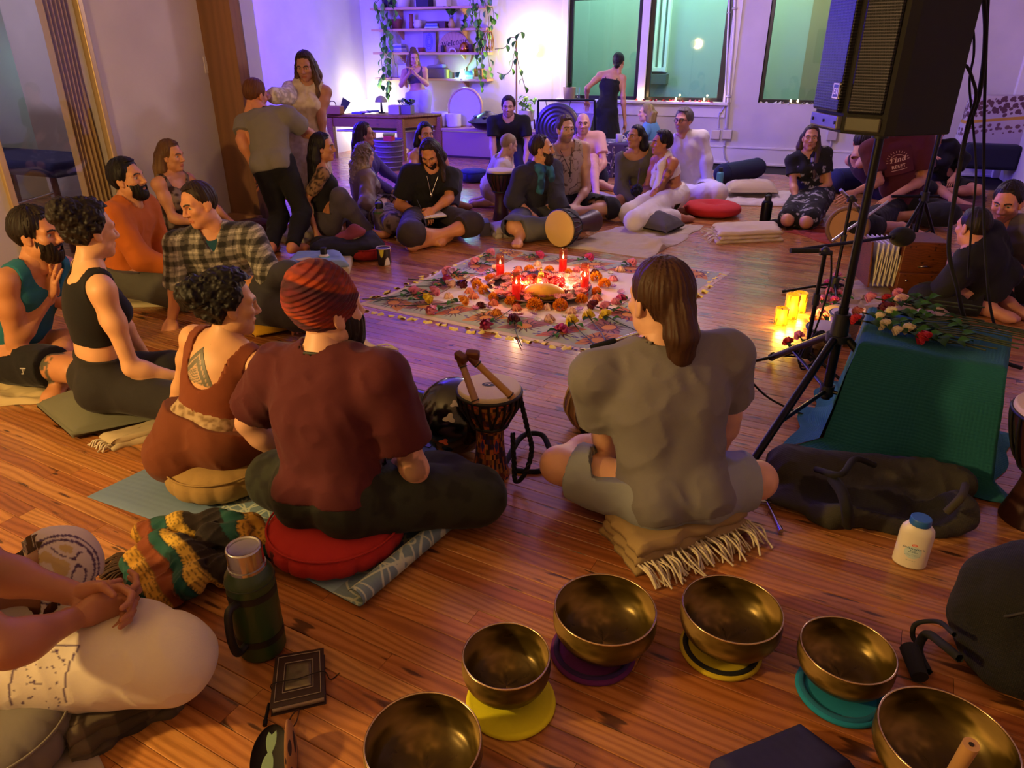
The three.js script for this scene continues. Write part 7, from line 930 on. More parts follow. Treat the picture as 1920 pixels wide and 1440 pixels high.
seat(578,426,0.12,'stand',[572,124,0.0],(q)=>({female:true,cell:0.0155,scale:1.0,skin:lin(0xa8745a),head:{pitch:0.28,yaw:-0.15},seed:47,pelvis:q(576,262,0),
label:'long-haired woman in a cream deep-necked dress standing before the blue wall',hair:{style:'long',color:0x2c1a14,tip:0x6a4a2c,down:0.3,front:[-1,1],frontDown:0.26},
armR:{elbow:q(540,180,0.12),hand:q(505,180,0.3),pole:[-0.4,-1,0]},armL:{elbow:q(603,215,0.05),hand:q(606,265,0.1)},
clothes:[{type:'dress',name:'dress',color:noiseCloth(0xc9bba6,0xb5a48c,40,0.4),sleeve:0,neckline:'v',thick:0.014,bare:true,skirt:(e)=>[...bell(0.72,0.15,0.2)(e),capsule(e.leg.L.hip,e.leg.L.kn,0.13,0.12),capsule(e.leg.R.hip,e.leg.R.kn,0.13,0.12),capsule(e.leg.L.kn,e.leg.L.f,0.12,0.12)],fold:0.014},plain('lace_sleeve',(e)=>[capsule(e.sh.R,e.arm.R.e,0.062,0.07),capsule(e.arm.R.e,e.arm.R.w.clone().lerp(e.arm.R.e,0.3),0.075,0.08)],noiseCloth(0xdcd5ca,0xa59c92,60,0.3),{fold:0.016})]}));
seat(620,448,1.85,'side',[606,276,0],(q)=>({female:true,hip:0.17,cell:0.0155,skin:lin(0xb57a54),head:{yaw:-0.25},seed:51,
label:'woman in a black top with lace sleeves and very long dark hair in grey leggings',hair:{style:'long',color:0x120b0c,down:0.44,grow:0.018,taper:0.75},
armR:{elbow:q(572,378,0.14),hand:q(594,438,0.25),pole:[-1,0,-1]},armL:{hand:q(632,418,-0.02)},legR:{knee:q(636,368,0.18),foot:F(692,436,0.06),toe:[0,-0.2,1]},legL:{knee:F(688,400,0.14),foot:F(640,425,0.07)},
clothes:[tank(0x121014,{hem:-0.1,neckline:'wide'}),...['L','R'].map((k)=>({type:'field',name:'lace_sleeve',thick:0.004,fold:0.003,color:noiseCloth(0x8a6a4c,0x2c1c16,60,0.1),prims:(e)=>[capsule(e.sh[k],e.sh[k].clone().lerp(e.arm[k].e,0.6),0.056,0.05)]})),pants(0x48414a,{len:1.97,loose:0.003})]}));
seat(700,392,1.5,'cross',[684,252,0],(q)=>({female:true,skin:'tan',head:{yaw:0.2},seed:53,cell:0.0175,label:'brown-haired woman in a purple top in front of the wooden table',hair:{style:'long',color:0x33201a,down:0.25},clothes:[top(0x5a4a86,{sleeve:1.9}),pants(0x241a2e,{len:1.9})]}));
seat(690,414,2.0,'cross',[684,292,0],(q)=>({female:true,skin:'fair',head:{yaw:0.45,pitch:0.1},seed:57,cell:0.0155,label:'woman with curly ash-blonde hair in a shiny taupe robe seen from behind',hair:{style:'curly',color:0x6a5a44,tip:0xb5a382,down:0.25,grow:0.02},
armR:{hand:q(722,395,0.15)},legR:{knee:F(738,418,0.14)},clothes:[top(0x7a675a,{sleeve:1.8,loose:0.02,thick:0.02,fold:0.014,hem:-0.3,mat:phys(0xffffff,0.45,{vertexColors:true,sheen:0.5,sheenRoughness:0.3})}),pants(0x6a5a5a,{color:noiseCloth(0x85756c,0x352a2c,30,0.1),len:1.9,loose:0.02})]}));
seat(800,432,0.3,'cross',[806,288,0.12],(q)=>({cell:0.012,skin:lin(0xc08050),hip:0.16,head:{pitch:0.62,yaw:-0.42,roll:0.05},seed:61,slouch:0.05,
label:'long-haired bearded man in a black shirt writing in a notebook on his lap',beard:{grow:0.005},hair:{style:'long',color:0x20130d,tip:0x3a2418,down:0.2,front:[-1,1],frontDown:0.1,grow:0.014,line:0.052},
armR:{elbow:q(748,385,0.12),hand:q(786,398,0.3),grip:'hold',palm:[0.2,-1,0]},armL:{elbow:q(842,372,0.15),hand:q(812,394,0.3),grip:'hold',palm:[0,-0.3,-1]},
legL:{knee:F(885,420,0.15),foot:F(800,450,0.07)},legR:{knee:F(768,438,0.15),foot:F(840,440,0.07),toe:[-0.6,-0.2,0.7]},
clothes:[top(0x0f0e10,{sleeve:0.75,loose:0.025,thick:0.018,neckline:'v',hem:-0.15}),pants(0x2d2426,{len:1.25,loose:0.03})],
after:(e)=>{const a=e.T(0.93,0.05,0.1),b=e.T(0.93,-0.05,0.1),c=e.T(0.55,0,0.17);e.put('pendant_necklace',merge([rod(a,c,0.003),rod(b,c,0.003),ball(0.012,c.toArray(),[1,1.6,0.6])]),M.chrome);}}));
seat(815,390,0.6,'cross',[798,252,0],(q)=>({female:true,skin:'tan',head:{yaw:-0.1},seed:67,cell:0.018,label:'woman with long dark curls half hidden behind the man writing',hair:{style:'long',color:0x140c10,down:0.28},armL:{hand:q(845,335,0.1)},legL:{knee:q(853,330,0.1),foot:F(850,395,0.06)},clothes:[tank(0xb09880,{thick:0.012}),pants(0x352c34,{len:1.9})]}));
seat(782,289,0.15,'stand',[776,110,0],(q)=>({female:true,scale:0.97,cell:0.0175,skin:lin(0xc08a70),head:{yaw:0.2,pitch:0.1},seed:71,pelvis:q(784,178,0),label:'woman with a topknot in a crop top standing behind the wooden table',
hair:{style:'long',color:0x5a4028,tip:0x8a6a48,down:0.12,bun:[0,0.13,-0.04,0.05],front:[-1],frontDown:0.1},armR:{elbow:q(752,160,0.1),hand:q(768,136,0.22),dir:[0.5,1,0.3]},armL:{elbow:q(800,158,0.1),hand:q(778,138,0.24),dir:[-0.6,0.8,0.2]},
clothes:[tank(0x4a3a58,{hem:0.42}),pants(0xa79cc0,{len:1.95,loose:0.035,waist:0.15})]}));
seat(955,332,-0.05,'kneel',[953,200,0.15],(q)=>({hip:0.45,cell:0.018,wide:1.1,skin:lin(0xb98a80),head:{pitch:0.1},seed:73,label:'man in a black T-shirt kneeling beside the steel handpan',hair:{style:'short',color:0x2a1a16,grow:0.018},stubble:0.4,
armR:{elbow:q(924,268,0.15),hand:q(925,305,0.3)},armL:{elbow:q(990,268,0.15),hand:q(985,305,0.3)},clothes:[top(0x0d0c0f,{sleeve:0.7,loose:0.018}),pants(0x17161b,{len:1.9})]}));
seat(928,385,1.6,'kneel',[954,272,0.05],(q)=>({cell:0.018,skin:lin(0xc09878),head:{pitch:0.35,yaw:0.4},seed:79,label:'person with cropped pale hair in a loose white top behind the tall drum',hair:{style:'buzz',color:0x8a7458},hip:0.2,female:true,
armR:{hand:q(955,335,0.2)},clothes:[top(0xc9bfae,{sleeve:0.6,loose:0.03,thick:0.022,neckline:'wide',fold:0.01}),pants(0xa08868,{len:1.0,loose:0.03})]}));
seat(1000,424,0.75,'cross',[1016,280,0.1],(q)=>({cell:0.012,skin:lin(0xc48c62),head:{yaw:0.7,pitch:-0.08},seed:83,hip:0.15,scale:1.06,wide:1.05,label:'bearded man in a dark jacket and blue scarf with a hand on the lying drum',beard:{grow:0.015},hair:{style:'short',color:0x2a1a14,grow:0.012,line:0.045},
armL:{elbow:q(1045,380,0.2),hand:q(1074,420,0.35),palm:[0.4,-0.3,0.6]},armR:{elbow:q(962,375,0.22),hand:q(1000,405,0.32)},legR:{knee:F(962,425,0.14),foot:F(1060,432,0.08)},legL:{knee:F(1068,415,0.13),foot:F(975,440,0.08),toe:[-0.8,-0.2,0.6]},
clothes:[top(0x2b2a33,{sleeve:1.45,loose:0.018,thick:0.02,neckline:'v',hem:-0.2,fold:0.008}),pants(0x3f4248,{color:noiseCloth(0x3b3d44,0x5a5a55,8,0.5),len:1.95,loose:0.022}),plain('scarf',(e)=>[capsule(e.T(0.98,0.07,0.04),e.T(0.98,-0.07,0.04),0.05,0.05),capsule(e.T(0.98,0.07,-0.03),e.T(0.98,-0.07,-0.03),0.05,0.05),capsule(e.T(0.92,0.06,0.1),e.T(0.45,0.09,0.17),0.035,0.045),capsule(e.T(0.45,0.09,0.17),e.T(0.1,0.1,0.26),0.045,0.05),capsule(e.T(0.92,-0.05,0.1),e.T(0.6,-0.07,0.14),0.035,0.04)],noiseCloth(0x2c6a86,0x1a3a50,30,0.3),{fold:0.012,cell:0.01})],
after:(e)=>{const A=e.arm.L;e.put('bracelet',rod(A.e.clone().lerp(A.w,0.86),A.e.clone().lerp(A.w,0.96),0.035,0.033),M.black);}}));
seat(1072,402,0.15,'cross',[1060,242,0.1],(q)=>({cell:0.0155,wide:1.06,skin:lin(0xc49a7c),head:{yaw:0.25},seed:89,label:'man in a pale patterned tank top sitting behind the bearded drummer',stubble:0.5,hair:{style:'short',color:0x4a3828,grow:0.016,amp:0.006},
armR:{elbow:q(1020,360,0.1),hand:q(1055,392,0.3)},armL:{elbow:q(1100,355,0.1),hand:q(1075,388,0.32)},clothes:[tank(0xb5a894,{color:(x,y,z)=>{const n=Math.abs(noise3(x*22,y*22,z*22));return n < 0.07?lin(0x6a5a4c):lin(0xb9ab98);},thick:0.013,cell:0.009}),pants(0x121115,{len:1.1,loose:0.03})],
after:(e)=>{const c=e.T(0.6,0,0.15);e.put('pendant_necklace',merge([rod(e.T(0.95,0.06,0.09),c,0.003),rod(e.T(0.95,-0.06,0.09),c,0.003),rod(c,c.clone().add(V3(0,-0.06,0.005)),0.006),rod(c.clone().add(V3(-0.02,-0.02,0)),c.clone().add(V3(0.02,-0.02,0)),0.005)]),M.black);}}));
seat(1108,350,-0.1,'cross',[1093,232,0.05],(q)=>({cell:0.0175,skin:lin(0xcf9a84),head:{yaw:0},seed:97,label:'bald man in a pink shirt hugging his raised knee',stubble:0.3,hair:{style:'bald',color:0x4a342a},legL:{knee:q(1112,298,0.25),foot:F(1118,366,0.06),toe:[0.2,-0.2,1]},
armR:{elbow:q(1085,310,0.15),hand:q(1108,328,0.33),grip:'hold'},armL:{elbow:q(1132,305,0.2),hand:q(1120,325,0.34),grip:'hold'},clothes:[top(0xd9a9a0,{sleeve:0.65,neckline:'v',loose:0.015}),pants(0x1d2340,{len:0.7,loose:0.02})]}));
seat(1140,306,Math.PI - 0.1,'stand',[1160,116,-0.12],(q)=>({female:true,scale:1.02,cell:0.0175,skin:lin(0xc08a6a),head:{yaw:-0.3,pitch:0.15,roll:-0.1},seed:101,pelvis:q(1136,205,0.0),neck:q(1148,136,-0.08),label:'woman in a black slip dress leaning over the window sill',hair:{style:'long',color:0x1a1013,down:0.0,grow:0.018,bun:[0.0,-0.06,-0.1,0.045]},
armL:{elbow:q(1101,165,0),hand:q(1100,190,-0.25)},armR:{elbow:q(1168,180,0.05),hand:q(1172,232,0.05),pole:[-1,0,-0.5]},clothes:[{type:'dress',name:'dress',color:0x131216,sleeve:0,bare:true,neckline:'wide',top:0.8,thick:0.012,skirt:bell(0.52,0.15,0.24),fold:0.01},plain('strap',(e)=>[capsule(e.T(0.95,0.07,-0.03),e.T(0.75,0.085,-0.1),0.008,0.008),capsule(e.T(0.95,-0.07,-0.03),e.T(0.75,-0.085,-0.1),0.008,0.008)],0x131216,{k:0.005,cell:0.008,fold:0})]}));
seat(1226,322,-2.1,'chair',[1211,212,0],(q)=>({female:true,hip:0.32,cell:0.0175,skin:'fair',head:{yaw:0.3},seed:103,label:'blonde person in a light blue shirt sitting under the window sill',hair:{style:'long',color:0x8a7448,down:0.02,grow:0.014},clothes:[top(0x5a8fb8,{sleeve:0.6}),pants(0x2a2a38,{})]}));
seat(1205,392,-0.15,'kneel',[1192,256,0.05],(q)=>({female:true,hip:0.22,cell:0.0155,skin:lin(0xb07c50),head:{yaw:-0.8,pitch:-0.05},seed:107,label:'woman in an olive green cardigan with dark hair tied back smiling to the left',hair:{style:'long',color:0x120b0a,down:0.02,grow:0.008,bun:[0,-0.02,-0.11,0.05]},
armR:{elbow:q(1165,355,0.1),hand:q(1192,388,0.3)},armL:{elbow:q(1232,350,0.05),hand:q(1205,385,0.28)},legR:{knee:F(1142,388,0.09),foot:F(1200,380,0.06)},legL:{knee:F(1185,402,0.09)},
clothes:[top(0x55523a,{sleeve:1.85,loose:0.02,thick:0.02,neckline:'wide',fold:0.009,hem:-0.25}),pants(0x8a5c40,{len:0.5})]}));
seat(1256,402,-1.15,'kneel',[1240,268,0.05],(q)=>({female:true,hip:0.22,cell:0.0125,skin:lin(0xb3754c),head:{yaw:-0.25,pitch:-0.05},seed:109,label:'short-haired tattooed woman in white with a white scarf kneeling on the beige blanket',hair:{style:'short',color:0x150c0a,grow:0.02,nape:-0.07,amp:0.006},
armL:{elbow:q(1240,352,0.2),hand:q(1196,394,0.25),pole:[1,-0.2,-0.6],palm:[0,-1,0]},armR:{elbow:q(1212,350,-0.1),hand:q(1188,392,0.0)},legL:{knee:F(1190,415,0.09),foot:F(1275,408,0.06)},legR:{knee:F(1180,400,0.09),foot:F(1265,392,0.06)},
tattoo:(x,y,z,e,b)=>{const A=e.arm.L,p=V3(x,y,z);return p.distanceTo(A.S.clone().lerp(A.e,0.75))< 0.13&&noise3(x*34,y*34,z*34)> -0.05?b.map((v)=>v*0.42):null;},
clothes:[tank(0xe6e0d8,{hem:0.48,top:0.74,neckline:undefined,thick:0.009,armhole:0.06}),pants(0xdad4cb,{len:1.9,loose:0.028,waist:0.2,fold:0.008}),plain('scarf',(e)=>[capsule(e.T(1.0,0.07,-0.02),e.T(1.02,0,-0.06),0.035,0.035),capsule(e.T(1.0,0.07,-0.02),e.T(0.9,0.07,0.09),0.036,0.042),capsule(e.T(0.9,0.07,0.09),e.T(0.45,0.08,0.19),0.042,0.05),capsule(e.T(0.45,0.08,0.19),e.T(0.02,0.07,0.34),0.05,0.055),capsule(e.T(1.0,-0.07,-0.02),e.T(1.02,0,-0.06),0.035,0.035),capsule(e.T(1.0,-0.07,-0.02),e.T(0.4,-0.06,0.17),0.035,0.045)],0xe4ded6,{fold:0.012,cell:0.01})]}));
seat(1298,370,-0.35,'cross',[1281,226,0.03],(q)=>({cell:0.0155,skin:lin(0xb9826a),head:{yaw:-0.4},seed:113,scale:1.06,label:'grey-haired man with glasses in a white button shirt sitting cross-legged',stubble:0.35,hair:{style:'short',color:0x5a5552,grow:0.022,amp:0.006,nape:-0.05},
armL:{elbow:q(1325,302,0.12),hand:q(1326,348,0.18),pole:[1,0,-0.5],dir:[0.1,-1,0.2]},armR:{hand:q(1270,345,0.25)},clothes:[top(0xd9d4d6,{sleeve:1.85,loose:0.01,neckline:'v',thick:0.013,fold:0.009}),pants(0xd2cdd2,{len:1.85,loose:0.03})],
after:(e)=>{const g=[];for(const s of[-1,1]){const r=new THREE.TorusGeometry(0.021,0.0022,6,20);r.translate(s*0.031,0.003,0.1);g.push(r,rod(V3(s*0.052,0.005,0.098),V3(s*0.078,0.005,0.0),0.0018));}g.push(rod(V3(-0.01,0.006,0.102),V3(0.01,0.006,0.102),0.0018));const m=merge(g);m.applyMatrix4(e.headM);e.put('glasses',m,M.blackMetal);}}));
seat(1516,405,-0.3,'kneel',[1520,258,0.04],(q)=>({female:true,hip:0.22,cell:0.012,skin:lin(0xc08a68),head:{yaw:0.0},seed:127,label:'woman with long hair in a black floral dress kneeling beside a dark bottle',hair:{style:'long',color:0x33231c,tip:0x5a4232,down:0.26,front:[1],frontDown:0.24,grow:0.012,line:0.05},
armR:{elbow:q(1487,345,0.08),hand:q(1494,382,0.28)},armL:{elbow:q(1553,345,0.1),hand:q(1503,384,0.3)},legR:{knee:F(1477,412,0.09),foot:F(1500,395,0.06)},legL:{knee:F(1512,416,0.09),foot:F(1540,398,0.06)},
clothes:[{type:'dress',name:'dress',color:(x,y,z)=>noise3(x*26,y*26,z*26)> 0.38&&noise3(x*80,y*80,z*80)> -0.2?lin(0x9a9aa0):lin(0x121216),sleeve:0.62,neckline:'v',thick:0.016,loose:0.006,skirt:thighSkirt(0.9,0.11),cell:0.009}],
after:(e)=>{const A=e.arm.L;e.put('wristband',rod(A.e.clone().lerp(A.w,0.86),A.e.clone().lerp(A.w,0.97),0.034,0.032),mat(0xe4dcae,0.5));}}));
seat(1690,410,-0.35,'cross',[1684,216,0.05],(q)=>({cell:0.0155,wide:1.16,scale:1.1,skin:lin(0xb97f60),head:{pitch:0.1,yaw:-0.2},seed:131,hip:0.14,label:'man in a maroon printed T-shirt sitting behind the speaker with a frame drum',hair:{style:'short',color:0x2a1a14},
armR:{elbow:q(1648,340,0.1),hand:q(1600,362,0.3),palm:[0,-0.4,-1]},armL:{elbow:q(1735,335,0.1),hand:q(1668,372,0.35)},legR:{knee:F(1600,425,0.15),foot:F(1690,425,0.08)},clothes:[top(0x4f1626,{sleeve:0.75,loose:0.022,thick:0.02}),pants(0x121114,{len:1.5,loose:0.025})],
after:(e)=>{const t=canvasTex(256,256,(c)=>{c.fillStyle='#4f1626';c.fillRect(0,0,256,256);c.strokeStyle=c.fillStyle='#d9b9a8';c.lineWidth=4;for(let i=0;i < 13;i++){const a=Math.PI + i / 12*Math.PI;c.beginPath();c.moveTo(128 + Math.cos(a)*84,120 + Math.sin(a)*84);c.lineTo(128 + Math.cos(a)*102,120 + Math.sin(a)*102);c.stroke();}c.beginPath();c.arc(128,122,68,Math.PI*1.1,Math.PI*1.9);c.stroke();c.font='italic bold 62px serif';c.textAlign='center';c.fillText('Find',128,128);c.font='bold 44px sans-serif';c.fillText('RESET',128,190);c.fillRect(60,208,140,5);});
const p=new THREE.PlaneGeometry(0.25,0.25,8,8),a=p.attributes.position;for(let i=0;i < a.count;i++)a.setZ(i,-a.getX(i)*a.getX(i)*1.6);p.computeVertexNormals();const m=new THREE.Matrix4().makeBasis(e.cr,e.up,e.cf).setPosition(e.T(0.66,-0.01,0.148));p.applyMatrix4(m);e.put('shirt_print',p,mat(0xffffff,0.9,{map:t}));}}));
seat(1650,372,1.9,'cross',[1616,268,0],(q)=>({cell:0.018,skin:lin(0xbf8468),head:{pitch:0.5,yaw:0.6},seed:137,label:'dark-haired bowed person with raised elbow left of the speaker pole',hair:{style:'short',color:0x1c1110,grow:0.022},armR:{elbow:q(1612,308,0.15),hand:q(1636,270,0.12),pole:[0,-1,0]},clothes:[tank(0x3a2430,{}),pants(0x1a181c,{})]}));
seat(1768,366,-0.4,'cross',[1758,248,0.1],(q)=>({female:true,cell:0.0175,skin:lin(0xbf7f6c),head:{pitch:0.55,yaw:-0.2},seed:139,label:'person in black with a topknot bowing behind the speaker',hair:{style:'curly',color:0x1a0f0e,down:0,bun:[0.02,0.1,-0.06,0.055],grow:0.012},armR:{hand:q(1735,300,0.3)},armL:{hand:q(1790,330,0.2)},legR:{knee:q(1754,352,0.22),foot:F(1790,375,0.07)},clothes:[top(0x0f0e14,{sleeve:1.6,loose:0.02}),pants(0x121116,{len:0.7})]}));
seat(1838,580,-2.75,'kneel',[1824,425,0.0],(q)=>({cell:0.0125,scale:0.98,skin:lin(0xc0846a),head:{yaw:-0.1,pitch:0.1},seed:149,hip:0.2,label:'dark crew-cut man in a black T-shirt seen from behind at the teal table',hair:{style:'short',color:0x1a120e,grow:0.008,nape:-0.09,amp:0.002},
armL:{elbow:q(1752,560,0.0),hand:q(1720,530,-0.25),pole:[1,-0.4,0]},armR:{hand:q(1880,560,-0.3)},clothes:[top(0x0e0d10,{sleeve:0.8,loose:0.02,thick:0.018,hem:-0.2}),pants(0x121116,{len:1.9,loose:0.02})]}));
seat(1950,555,-0.75,'cross',[1889,378,0.1],(q)=>({cell:0.012,scale:1.06,skin:lin(0xcf8a68),head:{yaw:-0.1,pitch:0.3},seed:151,hip:0.22,label:'man in a taupe T-shirt with dark hair looking down at the right edge',stubble:0.45,hair:{style:'short',color:0x1c120e,grow:0.012},armR:{elbow:q(1890,545,0.2),hand:q(1850,590,0.3)},clothes:[top(0x6a6258,{sleeve:0.7,neckline:'v',loose:0.02}),pants(0x26211f,{loose:0.02})]}));
// nearest of all, cut by the picture's left edge
{
const at=F(-70,1290),patchP=F(66,1248,0.25);
person({at,yaw:2.0,pose:'cross',hip:0.17,cell:0.0115,scale:1.04,skin:lin(0xa86f50),seed:157,head:{pitch:0.1},lean:[0,0.05],label:'person in white embroidered trousers with clasped hands at the left edge',hair:{style:'short',color:0x2a1a12},
legR:{knee:F(318,1235,0.155),foot:F(120,1150,0.1)},legL:{knee:F(108,1062,0.25),foot:F(60,1190,0.1)},
armR:{elbow:F(15,1215,0.36),hand:F(150,1155,0.30),dir:[0.25,-0.25,1],palm:[1,0,0.2],grip:'hold'},armL:{elbow:F(-20,1070,0.4),hand:F(150,1115,0.32),dir:[-0.3,-0.2,1],palm:[-1,-0.1,0.2],grip:'hold'},
clothes:[top(0x77858c,{sleeve:0.6,loose:0.015,fold:0.006}),pants(0xd8cdbb,{len:1.75,loose:0.03,waist:0.1,fold:0.005,cell:0.005,color:(x,y,z,e)=>{const p=V3(x,y,z),w=lin(0xd8cdbb),ink=lin(0x5a4460);const k=e.leg.L.kn,d=p.distanceTo(k.clone().add(V3(0.03,0.02,0.04)));if(d < 0.1){const n=Math.abs(noise3(x*26,y*26,z*26));if((d > 0.086&&d < 0.09)||(d > 0.094&&d < 0.098))return ink;if(d < 0.08&&n < 0.07)return ink;if(d < 0.08&&n > 0.45)return lin(0xc9b070);}const r=p.clone().sub(patchP),m=Math.max(Math.abs(r.x + r.z*0.3),Math.abs(r.z*1.1));if(r.length()< 0.12&&m < 0.062){if(m > 0.057)return ink;if(m < 0.05&&Math.abs(noise3(x*45,y*45,z*45))< 0.045)return ink;}return w;}})]});
}
// ---------- the back of the room ----------
const PB=(px,py,out=0)=>{const p0=B0.clone().addScaledVector(UN,out);return onPlane(px,py,p0,UN);};
const YB=Math.atan2(-UX.z,UX.x);
const onWall=(name,label,cat,px,py,out,group)=>{const t=thing(name,label,cat,PB(px,py,out),YB,group);return t;};
// shelves and what stands on them
const shelfWood=mat(0xc79a72,0.6),shelfDepth=0.27,shY=[12,53,98,147].map((y)=>PB(820,y,0.24).y);
const sL=SB(705,100)[0]+ 0.1,sR=SB(930,100)[0]- 0.05;
shY.forEach((y,i)=>{const t=thing('wall_shelf','long pale wooden wall shelf, ' +['topmost of four','second from the top','third from the top','lowest of four'][i],'shelf',onB((sL + sR)/ 2,y,0),YB);part(t,'board',box(sR - sL,0.035,shelfDepth,[0,-0.018,shelfDepth / 2],[0,0,0],0.004),shelfWood);for(const x of[-0.28,0.28]){const s=new THREE.Shape();s.moveTo(0,0);s.lineTo(shelfDepth*0.85,0);s.lineTo(0,-0.13);s.closePath();const g=new THREE.ExtrudeGeometry(s,{depth:0.025,bevelEnabled:false});g.rotateY(-Math.PI / 2);part(t,'bracket',g.translate(x*(sR - sL)+ 0.012,-0.035,0),shelfWood);}});
const S=(name,label,cat,row,px,g,m,out=0.15,pn='body')=>{const s=onPlane(px,90,B0.clone().addScaledVector(UN,out),UN).sub(B0).dot(UX),t=thing(name,label,cat,onB(s,shY[row]+ 0.001,out),YB);part(t,pn,g,m);return t;};
const terra=mat(0x8a4a38,0.7),dkb=mat(0x2a2230,0.7),cer=mat(0xcfc6b6,0.4),wick=mat(0xa8743c,0.8,{bumpMap:clothBump,bumpScale:0.004});
const pot=(r,h,k=0.8)=>lathe([[0,0],[r*k,0],[r,h],[r*0.88,h],[r*0.8,h*0.8],[0,h*0.8]],24);
S('planter','dark hanging planter at the left end of the top shelf','pot',0,733,pot(0.1,0.14),dkb);S('round_basket','pale round basket on the top shelf','basket',0,760,lathe([[0,0],[0.11,0],[0.13,0.16],[0.115,0.17],[0,0.1]],24),cer);S('storage_box','dark striped box on the top shelf','box',0,800,box(0.22,0.14,0.18,[0,0.07,0],[0,0,0],0.006),dkb);S('storage_box','light box on the top shelf right of the dark one','box',0,835,box(0.18,0.12,0.18,[0,0.06,0],[0,0,0],0.006),cer);
S('storage_basket','small reddish basket on the second shelf at the left','basket',1,747,lathe([[0,0],[0.08,0],[0.115,0.14],[0.105,0.14],[0.07,0.02],[0,0.02]],4).rotateY(Math.PI / 4),terra);S('tall_jar','slim pinkish jar on the second shelf','jar',1,774,lathe([[0,0],[0.038,0],[0.04,0.09],[0.03,0.1],[0.03,0.19],[0.036,0.21],[0,0.21]],20),terra);S('ceramic_pot','squat white pot on the second shelf','pot',1,786,lathe([[0,0],[0.06,0],[0.075,0.05],[0.06,0.12],[0.045,0.13],[0,0.12]],24),cer);
S('wooden_box','dark open wooden box of books on the second shelf','box',1,823,box(0.34,0.1,0.18,[0,0.05,0],[0,0,0],0.005),mat(0x4a2a26,0.6));for(let i=0;i < 3;i++)S('book','blue book lying on the second shelf, ' +['lowest','middle','uppermost'][i]+ ' of the little pile','book',1,819,box(0.22 - i*0.02,0.022,0.15,[-0.02,0.012 + i*0.023,0.07],[0,i*0.1,0],0.003),mat([0xa8b8e0,0x4a5ac0,0x8a90c8][i],0.6),0.16,'cover');
{const t=S('vase_plant','gold vase with broad dark leaves on the second shelf','plant',1,848,lathe([[0,0],[0.045,0],[0.06,0.05],[0.03,0.12],[0.035,0.14],[0,0.13]],24),mat(0xb99a5a,0.4),0.15,'vase');for(let i=0;i < 9;i++){const l=part(t,'leaf',leafG,i % 2?M.darkGreen:M.green);l.position.set(Math.sin(i*2.4)*0.05,0.17 +(i % 3)*0.03,0.03 + Math.cos(i*2.4)*0.04);l.rotation.set(-0.6,i*2.4,0,'YXZ');l.scale.setScalar(1.6);part(t,'stalk',rod(V3(0,0.12,0),l.position.clone(),0.003),stemMat);}}
{const t=S('small_bush','small dark leafy pot plant on the second shelf at the right','plant',1,872,pot(0.05,0.05),dkb,0.15,'pot');for(let i=0;i < 12;i++){const l=part(t,'leaf',leafG,M.darkGreen);l.position.set(0,0.06,0);l.rotation.set(-0.5 -(i % 3)*0.3,i*0.9,0,'YXZ');l.scale.setScalar(1.1);}}
for(let i=0;i < 4;i++)S('book','pale book lying on the third shelf behind the hanging vine, ' +['lowest','second','third','topmost'][i]+ ' of four','book',2,745,box(0.26 - i*0.02,0.03,0.18,[0,0.016 + i*0.031,0],[0,(i - 1)*0.08,0],0.003),mat([0x9a9ad8,0xc8c4e0,0x6a6ab0,0xb0aad0][i],0.6),0.15,'cover');
